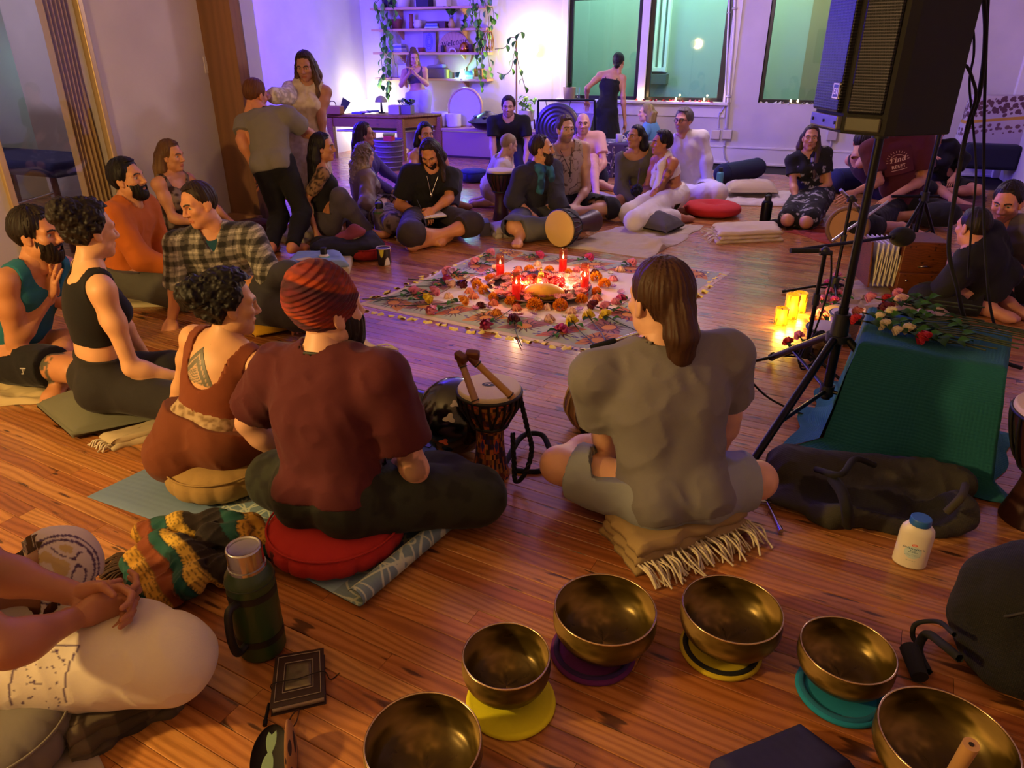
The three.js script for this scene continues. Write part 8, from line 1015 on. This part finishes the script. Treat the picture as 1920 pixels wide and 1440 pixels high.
{const fr=S('framed_print','framed blue line print leaning on the third shelf','picture',2,806,[box(0.23,0.3,0.015,[0,0.15,0],[-0.1,0,0],0.003)],mat(0x9a8a8a,0.5),0.08,'frame');part(fr,'print',box(0.2,0.27,0.004,[0,0.151,0.011],[-0.1,0,0]),mat(0xffffff,0.6,{map:canvasTex(128,128,(g)=>{g.fillStyle='#8a86d0';g.fillRect(0,0,128,128);g.strokeStyle='#3a38a0';g.lineWidth=4;for(let i=0;i < 4;i++){g.beginPath();g.ellipse(64,64,14 + i*9,22 + i*11,0,0,7);g.stroke();}})}));
const sg=S('half_round_sign','half-round pale wooden sign with dark script on the third shelf','sign',2,852,xf(new THREE.CylinderGeometry(0.3,0.3,0.02,48,1,false,0,Math.PI),[0,0,0],[Math.PI / 2,Math.PI / 2*3,0]),mat(0xb08a6a,0.6),0.09,'sign_board');const cg=new THREE.CircleGeometry(0.296,48,0,Math.PI);part(sg,'lettering',cg.translate(0,0.002,0.013),mat(0xffffff,0.6,{map:canvasTex(256,256,(g)=>{g.fillStyle='#b8926f';g.fillRect(0,0,256,256);g.strokeStyle='#8a6a50';g.lineWidth=2;for(let i=0;i < 14;i++){const a=Math.PI + i / 13*Math.PI;g.beginPath();g.moveTo(128,128);g.lineTo(128 + Math.cos(a)*130,128 + Math.sin(a)*130);g.stroke();}g.fillStyle='#2a1712';g.font='italic bold 44px serif';g.textAlign='center';g.save();g.translate(132,84);g.rotate(-0.15);g.fillText('Welcome',0,0);g.restore();})}));sg.children[0].rotation.set(0,0,0);
S('candle_holder','dark little candle holder left of the half-round sign','holder',2,830,cyl(0.03,0.03,0.1,[0,0.05,0]),dkb);const rb=S('rainbow_ornament','small arched rainbow ornament before the half-round sign','ornament',2,848,xf(new THREE.TorusGeometry(0.055,0.014,8,24,Math.PI),[0,0.0,0]),mat(0xcfc0c8,0.5),0.19,'outer_arch');part(rb,'inner_arch',xf(new THREE.TorusGeometry(0.028,0.012,8,24,Math.PI),[0,0,0]),terra);S('copper_kettle','shiny copper kettle on the third shelf','kettle',2,870,[lathe([[0,0],[0.06,0],[0.08,0.05],[0.05,0.12],[0.02,0.14],[0,0.15]],28),tube([[0.07,0.05,0],[0.11,0.07,0],[0.13,0.12,0]],0.01,12,8)],mat(0xc07a50,0.25,{metalness:1}));S('ceramic_pot','dark brown pot right of the copper kettle','pot',2,884,pot(0.05,0.12,0.9),mat(0x4a2a24,0.6));S('ceramic_pot','brown bowl on the third shelf beside the topknot woman','bowl',2,790,pot(0.06,0.07),terra);}
{S('storage_box','pale lilac box on the lowest shelf behind the topknot woman','box',3,757,box(0.16,0.2,0.18,[0,0.1,0],[0,0,0],0.005),mat(0xa89ac0,0.7));const bs=S('woven_basket','long woven basket with folded cloths on the lowest shelf','basket',3,815,box(0.42,0.15,0.2,[0,0.075,0],[0,0,0],0.01),mat(0x7a5f7a,0.9,{bumpMap:clothBump,bumpScale:0.006}),0.15,'wicker');part(bs,'folded_cloth',box(0.3,0.06,0.14,[0.02,0.17,0],[0,0,0.1],0.02),fabric(0x8a80b0));S('yellow_tin','small yellow tin at the end of the woven basket','tin',3,836,cyl(0.04,0.04,0.13,[0,0.065,0]),mat(0xb89a3a,0.5));const ch=S('letter_board','small framed black letter board on the lowest shelf','sign',3,862,box(0.2,0.26,0.02,[0,0.13,0],[-0.08,0,0],0.004),mat(0xb8a890,0.6),0.08,'frame');part(ch,'felt',box(0.17,0.23,0.004,[0,0.131,0.012],[-0.08,0,0]),mat(0xffffff,0.9,{map:canvasTex(128,128,(g)=>{g.fillStyle='#101214';g.fillRect(0,0,128,128);g.fillStyle='#d8d8d8';g.font='bold 15px sans-serif';g.textAlign='center';g.fillText('FRAGRANCE',64,34);g.fillText('FREE',64,58);g.fillText('SPACE',64,82);})}));
const em=new THREE.Color(0.35,1.0,0.85),li=S('cone_lamp','glowing white cone lamp on the lowest shelf','lamp',3,866,lathe([[0,0],[0.062,0],[0.064,0.01],[0.03,0.13],[0.02,0.145],[0,0.148]],28),mat(0xd8fff2,0.5,{emissive:em,emissiveIntensity:1.6}),0.21,'shade');part(li,'base',cyl(0.066,0.066,0.01,[0,0.004,0]),M.white);const p=li.position;pointLight(p.x + UN.x*0.08,p.y + 0.08,p.z + UN.z*0.08,em,0.5,1.5);for(let i=0;i < 4;i++)S('book','teal-lit book lying right of the cone lamp, ' +['lowest','second','third','topmost'][i]+ ' of four','book',3,881,box(0.15,0.026,0.14,[0,0.013 + i*0.027,0],[0,i*0.05,0],0.003),mat([0x6fb5a8,0x9ad0c0,0x4a8a90,0x3a6a78][i],0.6),0.15,'cover');S('wooden_caddy','pale wooden caddy at the right end of the lowest shelf','box',3,897,[box(0.03,0.15,0.16,[-0.06,0.075,0]),box(0.03,0.15,0.16,[0.06,0.075,0]),box(0.15,0.03,0.16,[0,0.015,0]),box(0.15,0.03,0.03,[0,0.14,0])],mat(0xc09050,0.6));}
// trailing plants
function vine(label,px0,y0,strands,seed,out=0.24,potted){const P=PB(px0,y0,out),t=thing('trailing_plant',label,'plant',P),r=rng(seed);if(potted)part(t,'pot',lathe([[0,-0.13],[0.07,-0.13],[0.1,0.02],[0.09,0.02],[0,-0.02]],24),potted);const fl=[];for(const st of strands){const pts=st.map(([x,y,o])=>PB(x,y,out +(o??0)).sub(P));const cv=new THREE.CatmullRomCurve3(pts);part(t,'vine_stem',new THREE.TubeGeometry(cv,40,0.005,5),mat(0x6a6a3a,0.7));const n=Math.round(cv.getLength()/ 0.085);for(let i=0;i < n;i++){const p=cv.getPoint((i + 0.4)/ n),l=part(t,'leaf',leafG,r()> 0.4?M.leafLight:M.green);l.position.copy(p).add(V3((r()- 0.5)*0.05,0,(r()- 0.2)*0.05));l.rotation.set(0.9 + r()*0.7,YB +(r()- 0.5)*2.6 +(i % 2)*0.6,(r()- 0.5)*1.2,'YXZ');l.scale.setScalar(1.1 + r()*0.7);}}return t;}
M.leafLight=phys(0x5f9a34,0.5,{side:THREE.DoubleSide,});
vine('long trailing plant hanging from the left end of the top shelf',726,0,[[[722,-10],[716,30],[720,70],[715,110],[718,140],[713,165]],[[728,-10],[726,40],[722,80],[726,120],[730,160],[728,188]],[[734,-5],[738,20],[733,45],[730,70],[737,100],[742,125]],[[710,0],[704,8],[708,25],[716,45]],[[724,60],[722,100],[725,150],[729,180]]],4);
vine('thick trailing plant hanging from the right end of the top shelf',897,0,[[[884,-10],[880,20],[890,50],[896,80],[893,110],[898,150]],[[896,-10],[893,25],[900,60],[905,100],[903,135],[905,170]],[[905,-10],[912,15],[917,40],[910,75],[916,110],[921,145]],[[915,-8],[922,10],[926,30],[920,55]],[[890,5],[878,18],[872,40],[876,55]],[[900,20],[897,60],[904,95],[900,140]],[[888,0],[893,40],[900,70],[908,90]]],6);
{const t=onWall('wicker_planter','hanging orange wicker planter in the right trailing plant','planter',914,78,0.2);for(let i=0;i < 12;i++){const a=i / 12*6.283;part(t,'cane',tube([V3(Math.cos(a)*0.07,0.14,Math.sin(a)*0.07),V3(Math.cos(a + 0.3)*0.1,0,Math.sin(a + 0.3)*0.1),V3(Math.cos(a + 0.6)*0.08,-0.12,Math.sin(a + 0.6)*0.08)],0.007,10,5),wick);}for(const y of[0.14,-0.12])part(t,'cane_ring',xf(new THREE.TorusGeometry(y > 0?0.07:0.08,0.008,6,28),[0,y,0],[Math.PI / 2,0,0]),wick);}
{const P=PB(968,235,0.55).setY(0),o=thing('floor_plant_pole','thin gold pole with a climbing vine beside the wall lamp','plant',P),h=topH(P,70),Q=(x,y)=>onPlane(x,y,P,UN).sub(P);part(o,'pole',cyl(0.014,0.014,h,[0,h / 2,0]),mat(0xb0904a,0.4,{metalness:0.6}));for(const st of[[[968,70],[955,72],[950,85],[945,90],[928,92]],[[968,68],[966,90],[962,110],[958,130],[948,140],[932,136]],[[972,66],[978,60],[984,68]],[[970,100],[972,120],[978,140],[982,155],[986,170]]]){const cv=new THREE.CatmullRomCurve3(st.map((q)=>Q(...q)));part(o,'vine_stem',new THREE.TubeGeometry(cv,30,0.006,5),mat(0x6a6a3a,0.7));const n=Math.max(3,Math.round(cv.getLength()/ 0.13));for(let i=0;i < n;i++){const l=part(o,'leaf',leafG,i % 3?M.leafLight:M.green);l.position.copy(cv.getPoint((i + 0.5)/ n));l.rotation.set(1.2,YB +(i % 2 - 0.5)*1.6,0.4*(i % 3 - 1),'YXZ');l.scale.setScalar(1.5);}}}
{const P=PB(987,225,0.5),t=thing('pot_plant','bright lime green bushy plant on a cane stand behind the man in black','plant',P.setY(0)),h=topH(P,215),r=rng(9);for(let i=0;i < 4;i++){const a=i*1.571;part(t,'stand_leg',rod(V3(Math.cos(a)*0.16,0,Math.sin(a)*0.16),V3(Math.cos(a)*0.12,h*0.9,Math.sin(a)*0.12),0.012),mat(0x4a2a18,0.5));}part(t,'pot',pot(0.13,0.16).translate(0,h*0.85,0),cer);for(let i=0;i < 46;i++){const l=part(t,'leaf',leafG,i % 3?M.leafLight:phys(0x8ab83a,0.5,{side:THREE.DoubleSide}));const a=r()*6.283,q=r()*0.14;l.position.set(Math.cos(a)*q,h + 0.05 + r()*0.22,Math.sin(a)*q);l.rotation.set(0.1 + r()*0.9,a,0,'YXZ');l.scale.setScalar(1.2);}}
// wooden table and what stands on it
{
const fl=F(752,300).setY(0),H=topH(fl,216),at=(x,y)=>F(x,y,H),a=at(612,214),b=at(752,217),c=Z(828,211,-at(752,217).z + 0.5).setY(H),c0=fl.clone(),t=thing('wooden_table','sturdy light wooden table with bulky legs in front of the corner lamp','table',c0),wood=mat(0xa8763f,0.5,{map:rep(woodTex,1,2)}),q4=[a,b,c,a.clone().add(c).sub(b)].map((p)=>p.clone().sub(c0).setY(0)),yw=yawTo(a,b);
const prism=(y0,y1,k)=>{const m=cen(q4),g=slab(q4.map((p)=>p.clone().sub(m).multiplyScalar(k).add(m).setY(y0)),y1 - y0,{n:4,edge:0.004,rim:0.9,wr:0});return g;};
part(t,'tabletop',prism(H - 0.05,H,1),wood);for(let i=0;i < 4;i++){const A=q4[i],B=q4[(i + 1)% 4],m=A.clone().lerp(B,0.5).lerp(cen(q4),0.05);part(t,'apron',box(A.distanceTo(B)*0.93,0.13,0.03,[m.x,H - 0.115,m.z],[0,yawTo(A,B),0],0.004),wood);const p=A.clone().lerp(cen(q4),0.06);part(t,'leg',box(0.1,H - 0.05,0.1,[p.x,(H - 0.05)/ 2,p.z],[0,yw,0],0.006),wood);}part(t,'lower_shelf',prism(0.4,0.43,0.85),mat(0xd6cfc6,0.6));
const on=(name,lab,cat,x,y,dep)=>{const p=F(x,y,H);return thing(name,lab,cat,p.clone().setY(H),yw);};
const bk=on('wicker_basket','small wicker basket with a handle on the wooden table','basket',628,214);part(bk,'wicker',xf(new RoundedBoxGeometry(0.26,0.12,0.16,3,0.02),[0,0.06,0]),wick);part(bk,'handle',tube([[-0.06,0.11,0.05],[-0.04,0.18,0.05],[0.04,0.18,0.05],[0.06,0.11,0.05]],0.007,20,6),mat(0x5a3418,0.7));
const tb=on('tablet','dark tablet propped at a slant on the wooden table','tablet',640,206);part(tb,'body',box(0.26,0.2,0.012,[0,0.11,0],[-0.6,0.4,-0.35],0.005),M.black);part(tb,'stand',box(0.08,0.1,0.06,[0,0.05,-0.05],[0,0,0],0.01),M.black);
for(let i=0;i < 3;i++){const q=on('book','book lying flat on the wooden table, ' +['left one','middle one','right one'][i]+ ' of three','book',672 + i*14,213);part(q,'cover',box(0.17,0.025,0.13,[0,0.013 + i*0.012,0],[0,0.3*i,0],0.003),mat([0x5a5aa0,0x8a6a78,0x4a4a60][i],0.6));}
for(const[x,n,l]of[[742,0,'pale wooden planter box on the right of the wooden table'],[764,1,'dark planter of grey-green succulents on the wooden table']]){const q=on('planter',l,'planter',x,214);part(q,'box',box(0.18,0.13,0.16,[0,0.065,0],[0,0,0],0.006),n?mat(0x6a6068,0.6):mat(0xb0a090,0.6));if(n){const r=rng(5);for(let i=0;i < 40;i++){const l2=part(q,'leaf',leafG,i % 2?mat(0x5a7050,0.6,{side:THREE.DoubleSide}):M.darkGreen);l2.position.set((r()- 0.5)*0.24,0.12 + r()*0.06,(r()- 0.5)*0.14);l2.rotation.set(-0.3 - r()*0.9,r()*6,0,'YXZ');l2.scale.setScalar(0.9);}}}
const lm=on('dome_lamp','small dome lamp on the wooden table below the left trailing plant','lamp',716,212);part(lm,'dome',xf(new THREE.SphereGeometry(0.095,28,12,0,6.283,0,Math.PI / 2),[0,0.16,0]),mat(0x8a8450,0.5,{side:THREE.DoubleSide}));part(lm,'stem',cyl(0.012,0.02,0.18,[0,0.09,0]),M.blackMetal);part(lm,'base',cyl(0.05,0.055,0.015,[0,0.008,0]),M.blackMetal);
const wb=thing('laundry_basket','tall grey woven basket under the wooden table','basket',F(732,318).setY(0));part(wb,'wicker',lathe([[0,0],[0.17,0],[0.2,0.42],[0.185,0.42],[0.16,0.03],[0,0.03]],32),mat(0x6a5a68,0.9,{bumpMap:rep(clothBump,3,3),bumpScale:0.008}));for(let i=0;i < 6;i++)part(wb,'woven_band',xf(new THREE.TorusGeometry(0.178 + i*0.0045,0.012,6,40),[0,0.05 + i*0.07,0],[Math.PI / 2,0,0]),mat(0x7a6a76,0.9));
const rc=thing('carton','small red and yellow carton on the lower table shelf','box',F(730,262,0.45).setY(0.436),yw);part(rc,'carton_body',box(0.12,0.06,0.12,[0,0.03,0],[0,0,0],0.004),mat(0xc03a2a,0.6));part(rc,'leafy_top',box(0.16,0.04,0.1,[0,0.08,0],[0,0.3,0],0.015),mat(0x8a9a2a,0.7));
}
// bench with crystal bowls, hoop drum and handpan
{
const P=F(905,298).setY(0),H=topH(P,243),t=thing('low_bench','low pinkish wooden bench along the wall under the shelves','bench',P,YB),w=1.9;part(t,'top',box(w,0.035,0.45,[0,H - 0.018,-0.2],[0,0,0],0.005),mat(0xb08a78,0.5));part(t,'front',box(w - 0.04,H - 0.05,0.03,[0,(H - 0.05)/ 2,-0.01]),mat(0xa07a74,0.6));part(t,'side',[box(0.03,H - 0.04,0.42,[w / 2 - 0.02,(H - 0.04)/ 2,-0.2])],mat(0xa07a74,0.6));part(t,'kick_strip',box(w - 0.06,0.03,0.02,[0,0.016,0.012]),M.darkWood);
const on=(px,out=-0.2)=>{const o=onPlane(px,235,P.clone().addScaledVector(UN,out),UN);return o.setY(H + 0.001);};const cr=mat(0xd6cfe0,0.35);
for(const[px,r,h,l]of[[826,0.13,0.22,'left'],[851,0.12,0.2,'right']]){const b=thing('crystal_bowl','frosted white crystal bowl on the low bench, ' + l + ' one of two','bowl',on(px));part(b,'bowl_wall',lathe([[0,0],[r*0.9,0],[r,0.03],[r,h],[r*0.94,h],[r*0.93,0.03],[0,0.02]],36),cr);}
const hd=thing('hoop_drum','white round hoop drum leaning on the wall above the low bench','drum',on(873,-0.36),YB);part(hd,'hide_head',xf(new THREE.CylinderGeometry(0.28,0.28,0.03,48),[0,0.28,0],[Math.PI / 2 - 0.15,0,0]),mat(0xc9c2d0,0.6));part(hd,'hoop',xf(new THREE.TorusGeometry(0.285,0.025,8,48),[0,0.28,0],[-0.15,0,0]),mat(0xb89a70,0.5));
const hp=thing('handpan','steel handpan with a dark underside resting on the low bench','drum',on(915,-0.02));const st=mat(0x6a6a70,0.25,{metalness:0.9});part(hp,'upper_shell',lathe([[0,0.27],[0.05,0.27],[0.06,0.255],[0.2,0.2],[0.29,0.13],[0.3,0.115]],48),st);part(hp,'lower_shell',lathe([[0.3,0.115],[0.28,0.1],[0.2,0.03],[0.1,0.0],[0,0]],48),mat(0x17171b,0.4,{metalness:0.7}));part(hp,'rim',xf(new THREE.TorusGeometry(0.3,0.008,8,48),[0,0.115,0],[Math.PI / 2,0,0]),M.blackMetal);for(let i=0;i < 7;i++){const a=i / 7*6.283;part(hp,'note_field',ball(0.035,[Math.cos(a)*0.2,0.197,Math.sin(a)*0.2],[1.2,0.35,1],14),st);}
}
// gong on a black stand
{
const P=F(1050,308).setY(0),s=pxm(P),Q=(x,y)=>onPlane(x,y,P,UN).sub(P),t=thing('gong_stand','black square metal frame holding the gong in front of the first window','stand',P);const A=Q(1009,188),B=Q(1115,188),A0=Q(1009,300).setY(0),B0x=Q(1115,300).setY(0);for(const[n,a,b]of[['post',A0,A],['post',B0x,B],['crossbar',A,B]])part(t,n,rod(a,b,0.016),M.blackMetal);
for(const a of[A0,B0x])part(t,'foot',rod(a.clone().addScaledVector(UN,0.25).setY(0.016),a.clone().addScaledVector(UN,-0.25).setY(0.016),0.016),M.blackMetal);
const C=Q(1045,240),r=43 / s,g=thing('gong','large ringed grey metal gong hanging behind the man in the patterned tank','gong',P.clone().add(C),YB);const pts=[[0,0.03]];for(let i=1;i <=20;i++)pts.push([r*i / 20,0.03 - 0.02*(i / 20)+ 0.008*Math.sin(i*1.9)]);pts.push([r,-0.03],[r*0.97,-0.03]);const gg=lathe(pts,64);gg.rotateX(Math.PI / 2);part(g,'disc',gg,mat(0x5d5a62,0.32,{metalness:0.9,side:THREE.DoubleSide}));for(const x of[-0.5,0.5])part(g,'cord',rod(V3(r*x,r*0.85,0),V3(r*x*1.1,A.y - C.y,0),0.005),M.black);
}
// on the sill: pot, glass, candles, petals
{
const sy=SILL,sp=(px,o=0.05)=>onPlane(px,188,B0.clone().addScaledVector(UN,o),UN).setY(sy);const p1=thing('flower_pot','tan flower pot with a dark sprig on the left end of the sill','pot',sp(1067));part(p1,'pot',pot(0.1,0.17,0.85),mat(0x9a8468,0.7));for(let i=0;i < 5;i++){const l=part(p1,'leaf',leafG,M.darkGreen);l.position.set(0,0.15,0);l.rotation.set(-1.0,i*1.3,0,'YXZ');l.scale.setScalar(1.3);}const gl=thing('drinking_glass','clear glass tumbler beside the flower pot on the sill','glass',sp(1083,0.07));part(gl,'glass_wall',lathe([[0,0.008],[0.035,0.0],[0.05,0.17],[0.047,0.17],[0.033,0.012],[0,0.012]],28),phys(0xffffff,0.05,{transmission:1,thickness:0}));
for(const[px,w]of[[1204,'between the two windows'],[1267,'in the middle of the second window'],[1320,'at the right of the second window'],[1483,'under the third window, left one'],[1496,'under the third window, right one']]){const c=thing('tealight','lit tealight on the sill ' + w,'candle',sp(px,px > 1400?-0.05:0.06));part(c,'cup',cyl(0.02,0.018,0.016,[0,0.008,0]),M.chrome);part(c,'flame',ball(0.012,[0,0.034,0],[1,1.8,1],10),mat(0xffe0a0,0.5,{emissive:new THREE.Color(1,0.72,0.36),emissiveIntensity:20}));if(px < 1400)pointLight(c.position.x + UN.x*0.03,sy + 0.07,c.position.z + UN.z*0.03,new THREE.Color(1,0.65,0.3),0.12,0.6);}
const g=xf(petalGeo(0.05,0.06,0.9,-0.2),[0,0,0],[0.9,0,0]),r=rng(14);for(let i=0;i < 34;i++){const far=i > 19,px=far?1428 +(i - 20)*9.4:1192 + i*7.6,o=thing('flower_petal',far?'pale petal lying along the sill of the third window':'reddish petal lying along the sill between the tealights','petal',sp(px + r()*4,far?-0.03:0.05 + r()*0.03),r()*6,far?'pale petals on the third window sill':'red petals on the window sill');part(o,'petal_blade',g,far?FC.white:[FC.red,FC.pink,FC.magenta][i % 3]);}
}
// conduits and boxes on the wall
{
const wp=(px,py,o=0.03)=>PB(px,py,o),met=mat(0xc9c3cc,0.35,{metalness:0.5});const cd=(lab,pts,r)=>{const t=thing('conduit',lab,'pipe',wp(...pts[pts.length - 1]),0),P=pts.map((q)=>wp(...q).sub(t.position));part(t,'pipe_run',tube(P,r,60,10),met);for(const k of[0.15,0.75]){const p=new THREE.CatmullRomCurve3(P).getPoint(k);part(t,'pipe_clip',ball(r*1.7,p.toArray(),[1,0.6,1]),met);}};
cd('thick metal conduit running up the wall right of the second window',[[1379,-20],[1376,60],[1368,160],[1362,240]],0.024);cd('thin metal conduit bending beside the second window',[[1368,-20],[1366,40],[1361,150],[1358,200],[1349,215],[1347,240]],0.014);cd('conduit running down from the boxes to the floor',[[1360,264],[1358,285],[1362,300],[1375,311]],0.016);
for(const[px,py,n]of[[1342,252,'left metal junction box on the wall behind the man in white'],[1364,252,'right metal junction box below the thick conduit'],[1560,254,'junction box on the wall behind the woman in the floral dress']]){const b=onWall('junction_box',n,'box',px,py,0.0);part(b,'housing',box(0.13,0.13,0.06,[0,0,0.03],[0,0,0],0.006),met);part(b,'cover_plate',box(0.12,0.12,0.006,[0,0,0.063],[0,0,0],0.002),met);if(px > 1500)part(b,'down_pipe',rod(V3(0,-0.06,0.03),V3(0,-0.6,0.03),0.014),met);}
const sw=TL(392,122),lt=thing('light_switch','white double light switch on the white wall by the wooden panel','switch',onL(sw[0],sw[1],0),Math.atan2(-UN.z,UN.x)+ Math.PI);part(lt,'plate',box(0.12,0.13,0.012,[0,0,0],[0,0,0],0.003),M.white);for(const x of[-0.025,0.025])part(lt,'rocker',box(0.034,0.07,0.016,[x,0,0.0],[0,0,0],0.003),M.white);
}
// draped low table by the first window, draped chair at the right
const lace=canvasTex(256,256,(g)=>{g.fillStyle='#4a3a58';g.fillRect(0,0,256,256);g.fillStyle='#c8b8b0';const r=rng(9);for(let i=0;i < 90;i++){g.beginPath();g.arc(r()*256,r()*256,3 + r()*9,0,7);g.fill();g.fillStyle=i % 3?'#c8b8b0':'#2a1c34';}});
{
const P=F(1160,332).setY(0),H=topH(P,268),t=thing('draped_table','low table under a dark patterned cloth with mugs behind the green cardigan','table',P,YB),m=fabric(0xffffff,{map:lace,sheen:0});part(t,'cloth',xf(new RoundedBoxGeometry(0.85,H,0.5,4,0.03),[0.1,H / 2,-0.2]),m);part(t,'cloth_fold',[0,1,2,3,4].map((i)=>rod(V3(-0.28 + i*0.18,0.0,0.06),V3(-0.26 + i*0.18,H*0.9,0.045),0.035,0.015)),m);for(const[x,l]of[[-0.05,'left'],[0.1,'right']]){const p=P.clone().addScaledVector(UX,x).addScaledVector(UN,-0.1).setY(H + 0.002),c=thing('mug','white mug on the draped table, ' + l + ' one','mug',p);part(c,'cup_wall',lathe([[0,0],[0.04,0],[0.045,0.1],[0.04,0.1],[0.037,0.01],[0,0.01]],24),M.white);part(c,'handle',xf(new THREE.TorusGeometry(0.03,0.007,8,18),[0.05,0.05,0]),M.white);}
const D=PB(1845,318,0.45).setY(0),h2=topH(D,178),d=thing('draped_chair','chair hidden under a pale cloth with a dark floral border at the right wall','chair',D,YB),pc=canvasTex(256,256,(g)=>{g.fillStyle='#b5a6b0';g.fillRect(0,0,256,256);g.fillStyle='#5a3844';for(let i=0;i < 60;i++){g.beginPath();g.arc((i*47)% 256,10 +(i*29)% 70,4 +(i*7)% 8,0,7);g.fill();}g.fillStyle='#b98a34';g.fillRect(0,88,256,12);g.fillStyle='#6a4852';for(let i=0;i < 30;i++){g.beginPath();g.arc((i*41)% 256,112 +(i*17)% 40,3 +(i*5)% 7,0,7);g.fill();}});pc.flipY=false;
const cm=fabric(0xffffff,{map:pc,sheen:0}),cg=new RoundedBoxGeometry(0.72,h2*0.72,0.3,5,0.05),pp=cg.attributes.position,uu=cg.attributes.uv;for(let i=0;i < pp.count;i++){const x=pp.getX(i),y=pp.getY(i),z=pp.getZ(i),k=1 + 0.14*smooth(0.3,-0.3,y);pp.setXYZ(i,x*k + 0.012*noise3(x*9,y*3,z*9),y,z*k + 0.02*noise3(x*12,y*2,4));uu.setXY(i,x*1.3 + z,(h2*0.36 - y + x*0.12)/(h2*0.72));}cg.computeVertexNormals();part(d,'cloth',cg.translate(0,h2*0.64,0),cm);for(const[x,z]of[[-0.3,0.1],[0.3,0.1],[-0.3,-0.12],[0.3,-0.12]])part(d,'chair_leg',rod(V3(x,0,z),V3(x*0.95,h2*0.4,z),0.02),M.darkWood);part(d,'dark_seat_cloth',xf(new RoundedBoxGeometry(0.62,0.3,0.4,4,0.06),[-0.02,0.34,0.18]),fabric(0x1b1c2c));
}
// side room: massage table, shelf with vase, glowing picture
{
const P=onL(1.05,0,-1.1),t=thing('massage_table','navy padded massage table in the dim side room behind the glass','table',P,Math.atan2(-UX.z,UX.x)),H=0.68;part(t,'padded_top',xf(new RoundedBoxGeometry(1.5,0.12,0.65,6,0.055),[-0.2,H,0]),fabric(0x15174a));for(const[x,z]of[[-0.75,0.24],[0.4,0.24],[-0.75,-0.24],[0.4,-0.24]])part(t,'leg',rod(V3(x*1.05,0,z),V3(x,H - 0.05,z),0.025),mat(0x6a4028,0.5));part(t,'leg_brace',[rod(V3(-0.75,0.2,0.24),V3(0.4,0.5,0.24),0.01)],M.chrome);
const Q=onL(1.15,0,-2.35),s=thing('metal_shelf_rack','thin dark metal shelf rack in the side room','rack',Q,Math.atan2(-UX.z,UX.x));for(const[x,z]of[[-0.5,0.15],[0.5,0.15],[-0.5,-0.15],[0.5,-0.15]])part(s,'upright',rod(V3(x,0,z),V3(x,1.65,z),0.012),M.blackMetal);for(const y of[0.35,0.8,1.2,1.65])part(s,'shelf',box(1.0,0.02,0.32,[0,y,0]),mat(0x3a3030,0.4));
const v=thing('vase','grey round vase on the metal rack in the side room','vase',Q.clone().addScaledVector(UX,0.25).setY(1.21));part(v,'vase_body',lathe([[0,0],[0.05,0],[0.1,0.08],[0.09,0.15],[0.04,0.2],[0.06,0.23],[0,0.22]],32),mat(0x8a8480,0.3,{metalness:0.5}));const vc=thing('tealight','pair of small warm lights on the rack below the vase','candle',Q.clone().addScaledVector(UX,0.3).setY(0.815));for(const x of[-0.03,0.03])part(vc,'flame',ball(0.01,[x,0.02,0.05],[1,1.4,1],10),mat(0xffe0b0,0.5,{emissive:new THREE.Color(1,0.75,0.45),emissiveIntensity:12}));part(vc,'dish',box(0.14,0.01,0.08,[0,0.005,0.05]),M.chrome);
const gp=TL(121,116),G=onPlane(121,116,E1.clone().addScaledVector(UN,-0.85),UN),wp=thing('glowing_picture','small glowing turquoise picture on the side room wall','picture',G,Math.atan2(-UX.z,UX.x));part(wp,'screen',box(0.17,0.28,0.02,[0,0,0.02],[0,0,0],0.003),mat(0x000000,0.4,{emissive:new THREE.Color(0.25,0.8,0.75),emissiveIntensity:0.9,emissiveMap:tex(64,64,(x,y)=>{const n=tNoise(x,y,5,3);return n > 0?[1,1,1]:[0.3,0.45,0.45];})}));part(wp,'frame',box(0.18,0.29,0.018,[0,0,0.008],[0,0,0],0.003),M.blackMetal);pointLight(G.x + UN.x*0.12,G.y,G.z + UN.z*0.12,new THREE.Color(0.4,0.9,0.9),0.12,2);
const lp=onL(2.1,2.6,-2.2),sl=thing('unseen_side_lamp','unseen lamp above the side room, out of view, lights it dimly','lamp',lp);part(sl,'globe',ball(0.08,[0,0,0]),mat(0xffffff,0.5,{emissive:new THREE.Color(0.8,0.7,1),emissiveIntensity:1}));part(sl,'rod',cyl(0.008,0.008,CEIL - 2.6,[0,(CEIL - 2.6)/ 2,0]),M.black);pointLight(lp.x,lp.y - 0.15,lp.z,new THREE.Color(0.85,0.72,1.0),LIGHT.sideRoom,4);  // unseen lamp, placed to light the room behind the glass
}
writeOrders();
scene.traverse((o)=>{if(o.isMesh){o.castShadow=true;o.receiveShadow=true;}});
renderer.render(scene,camera);
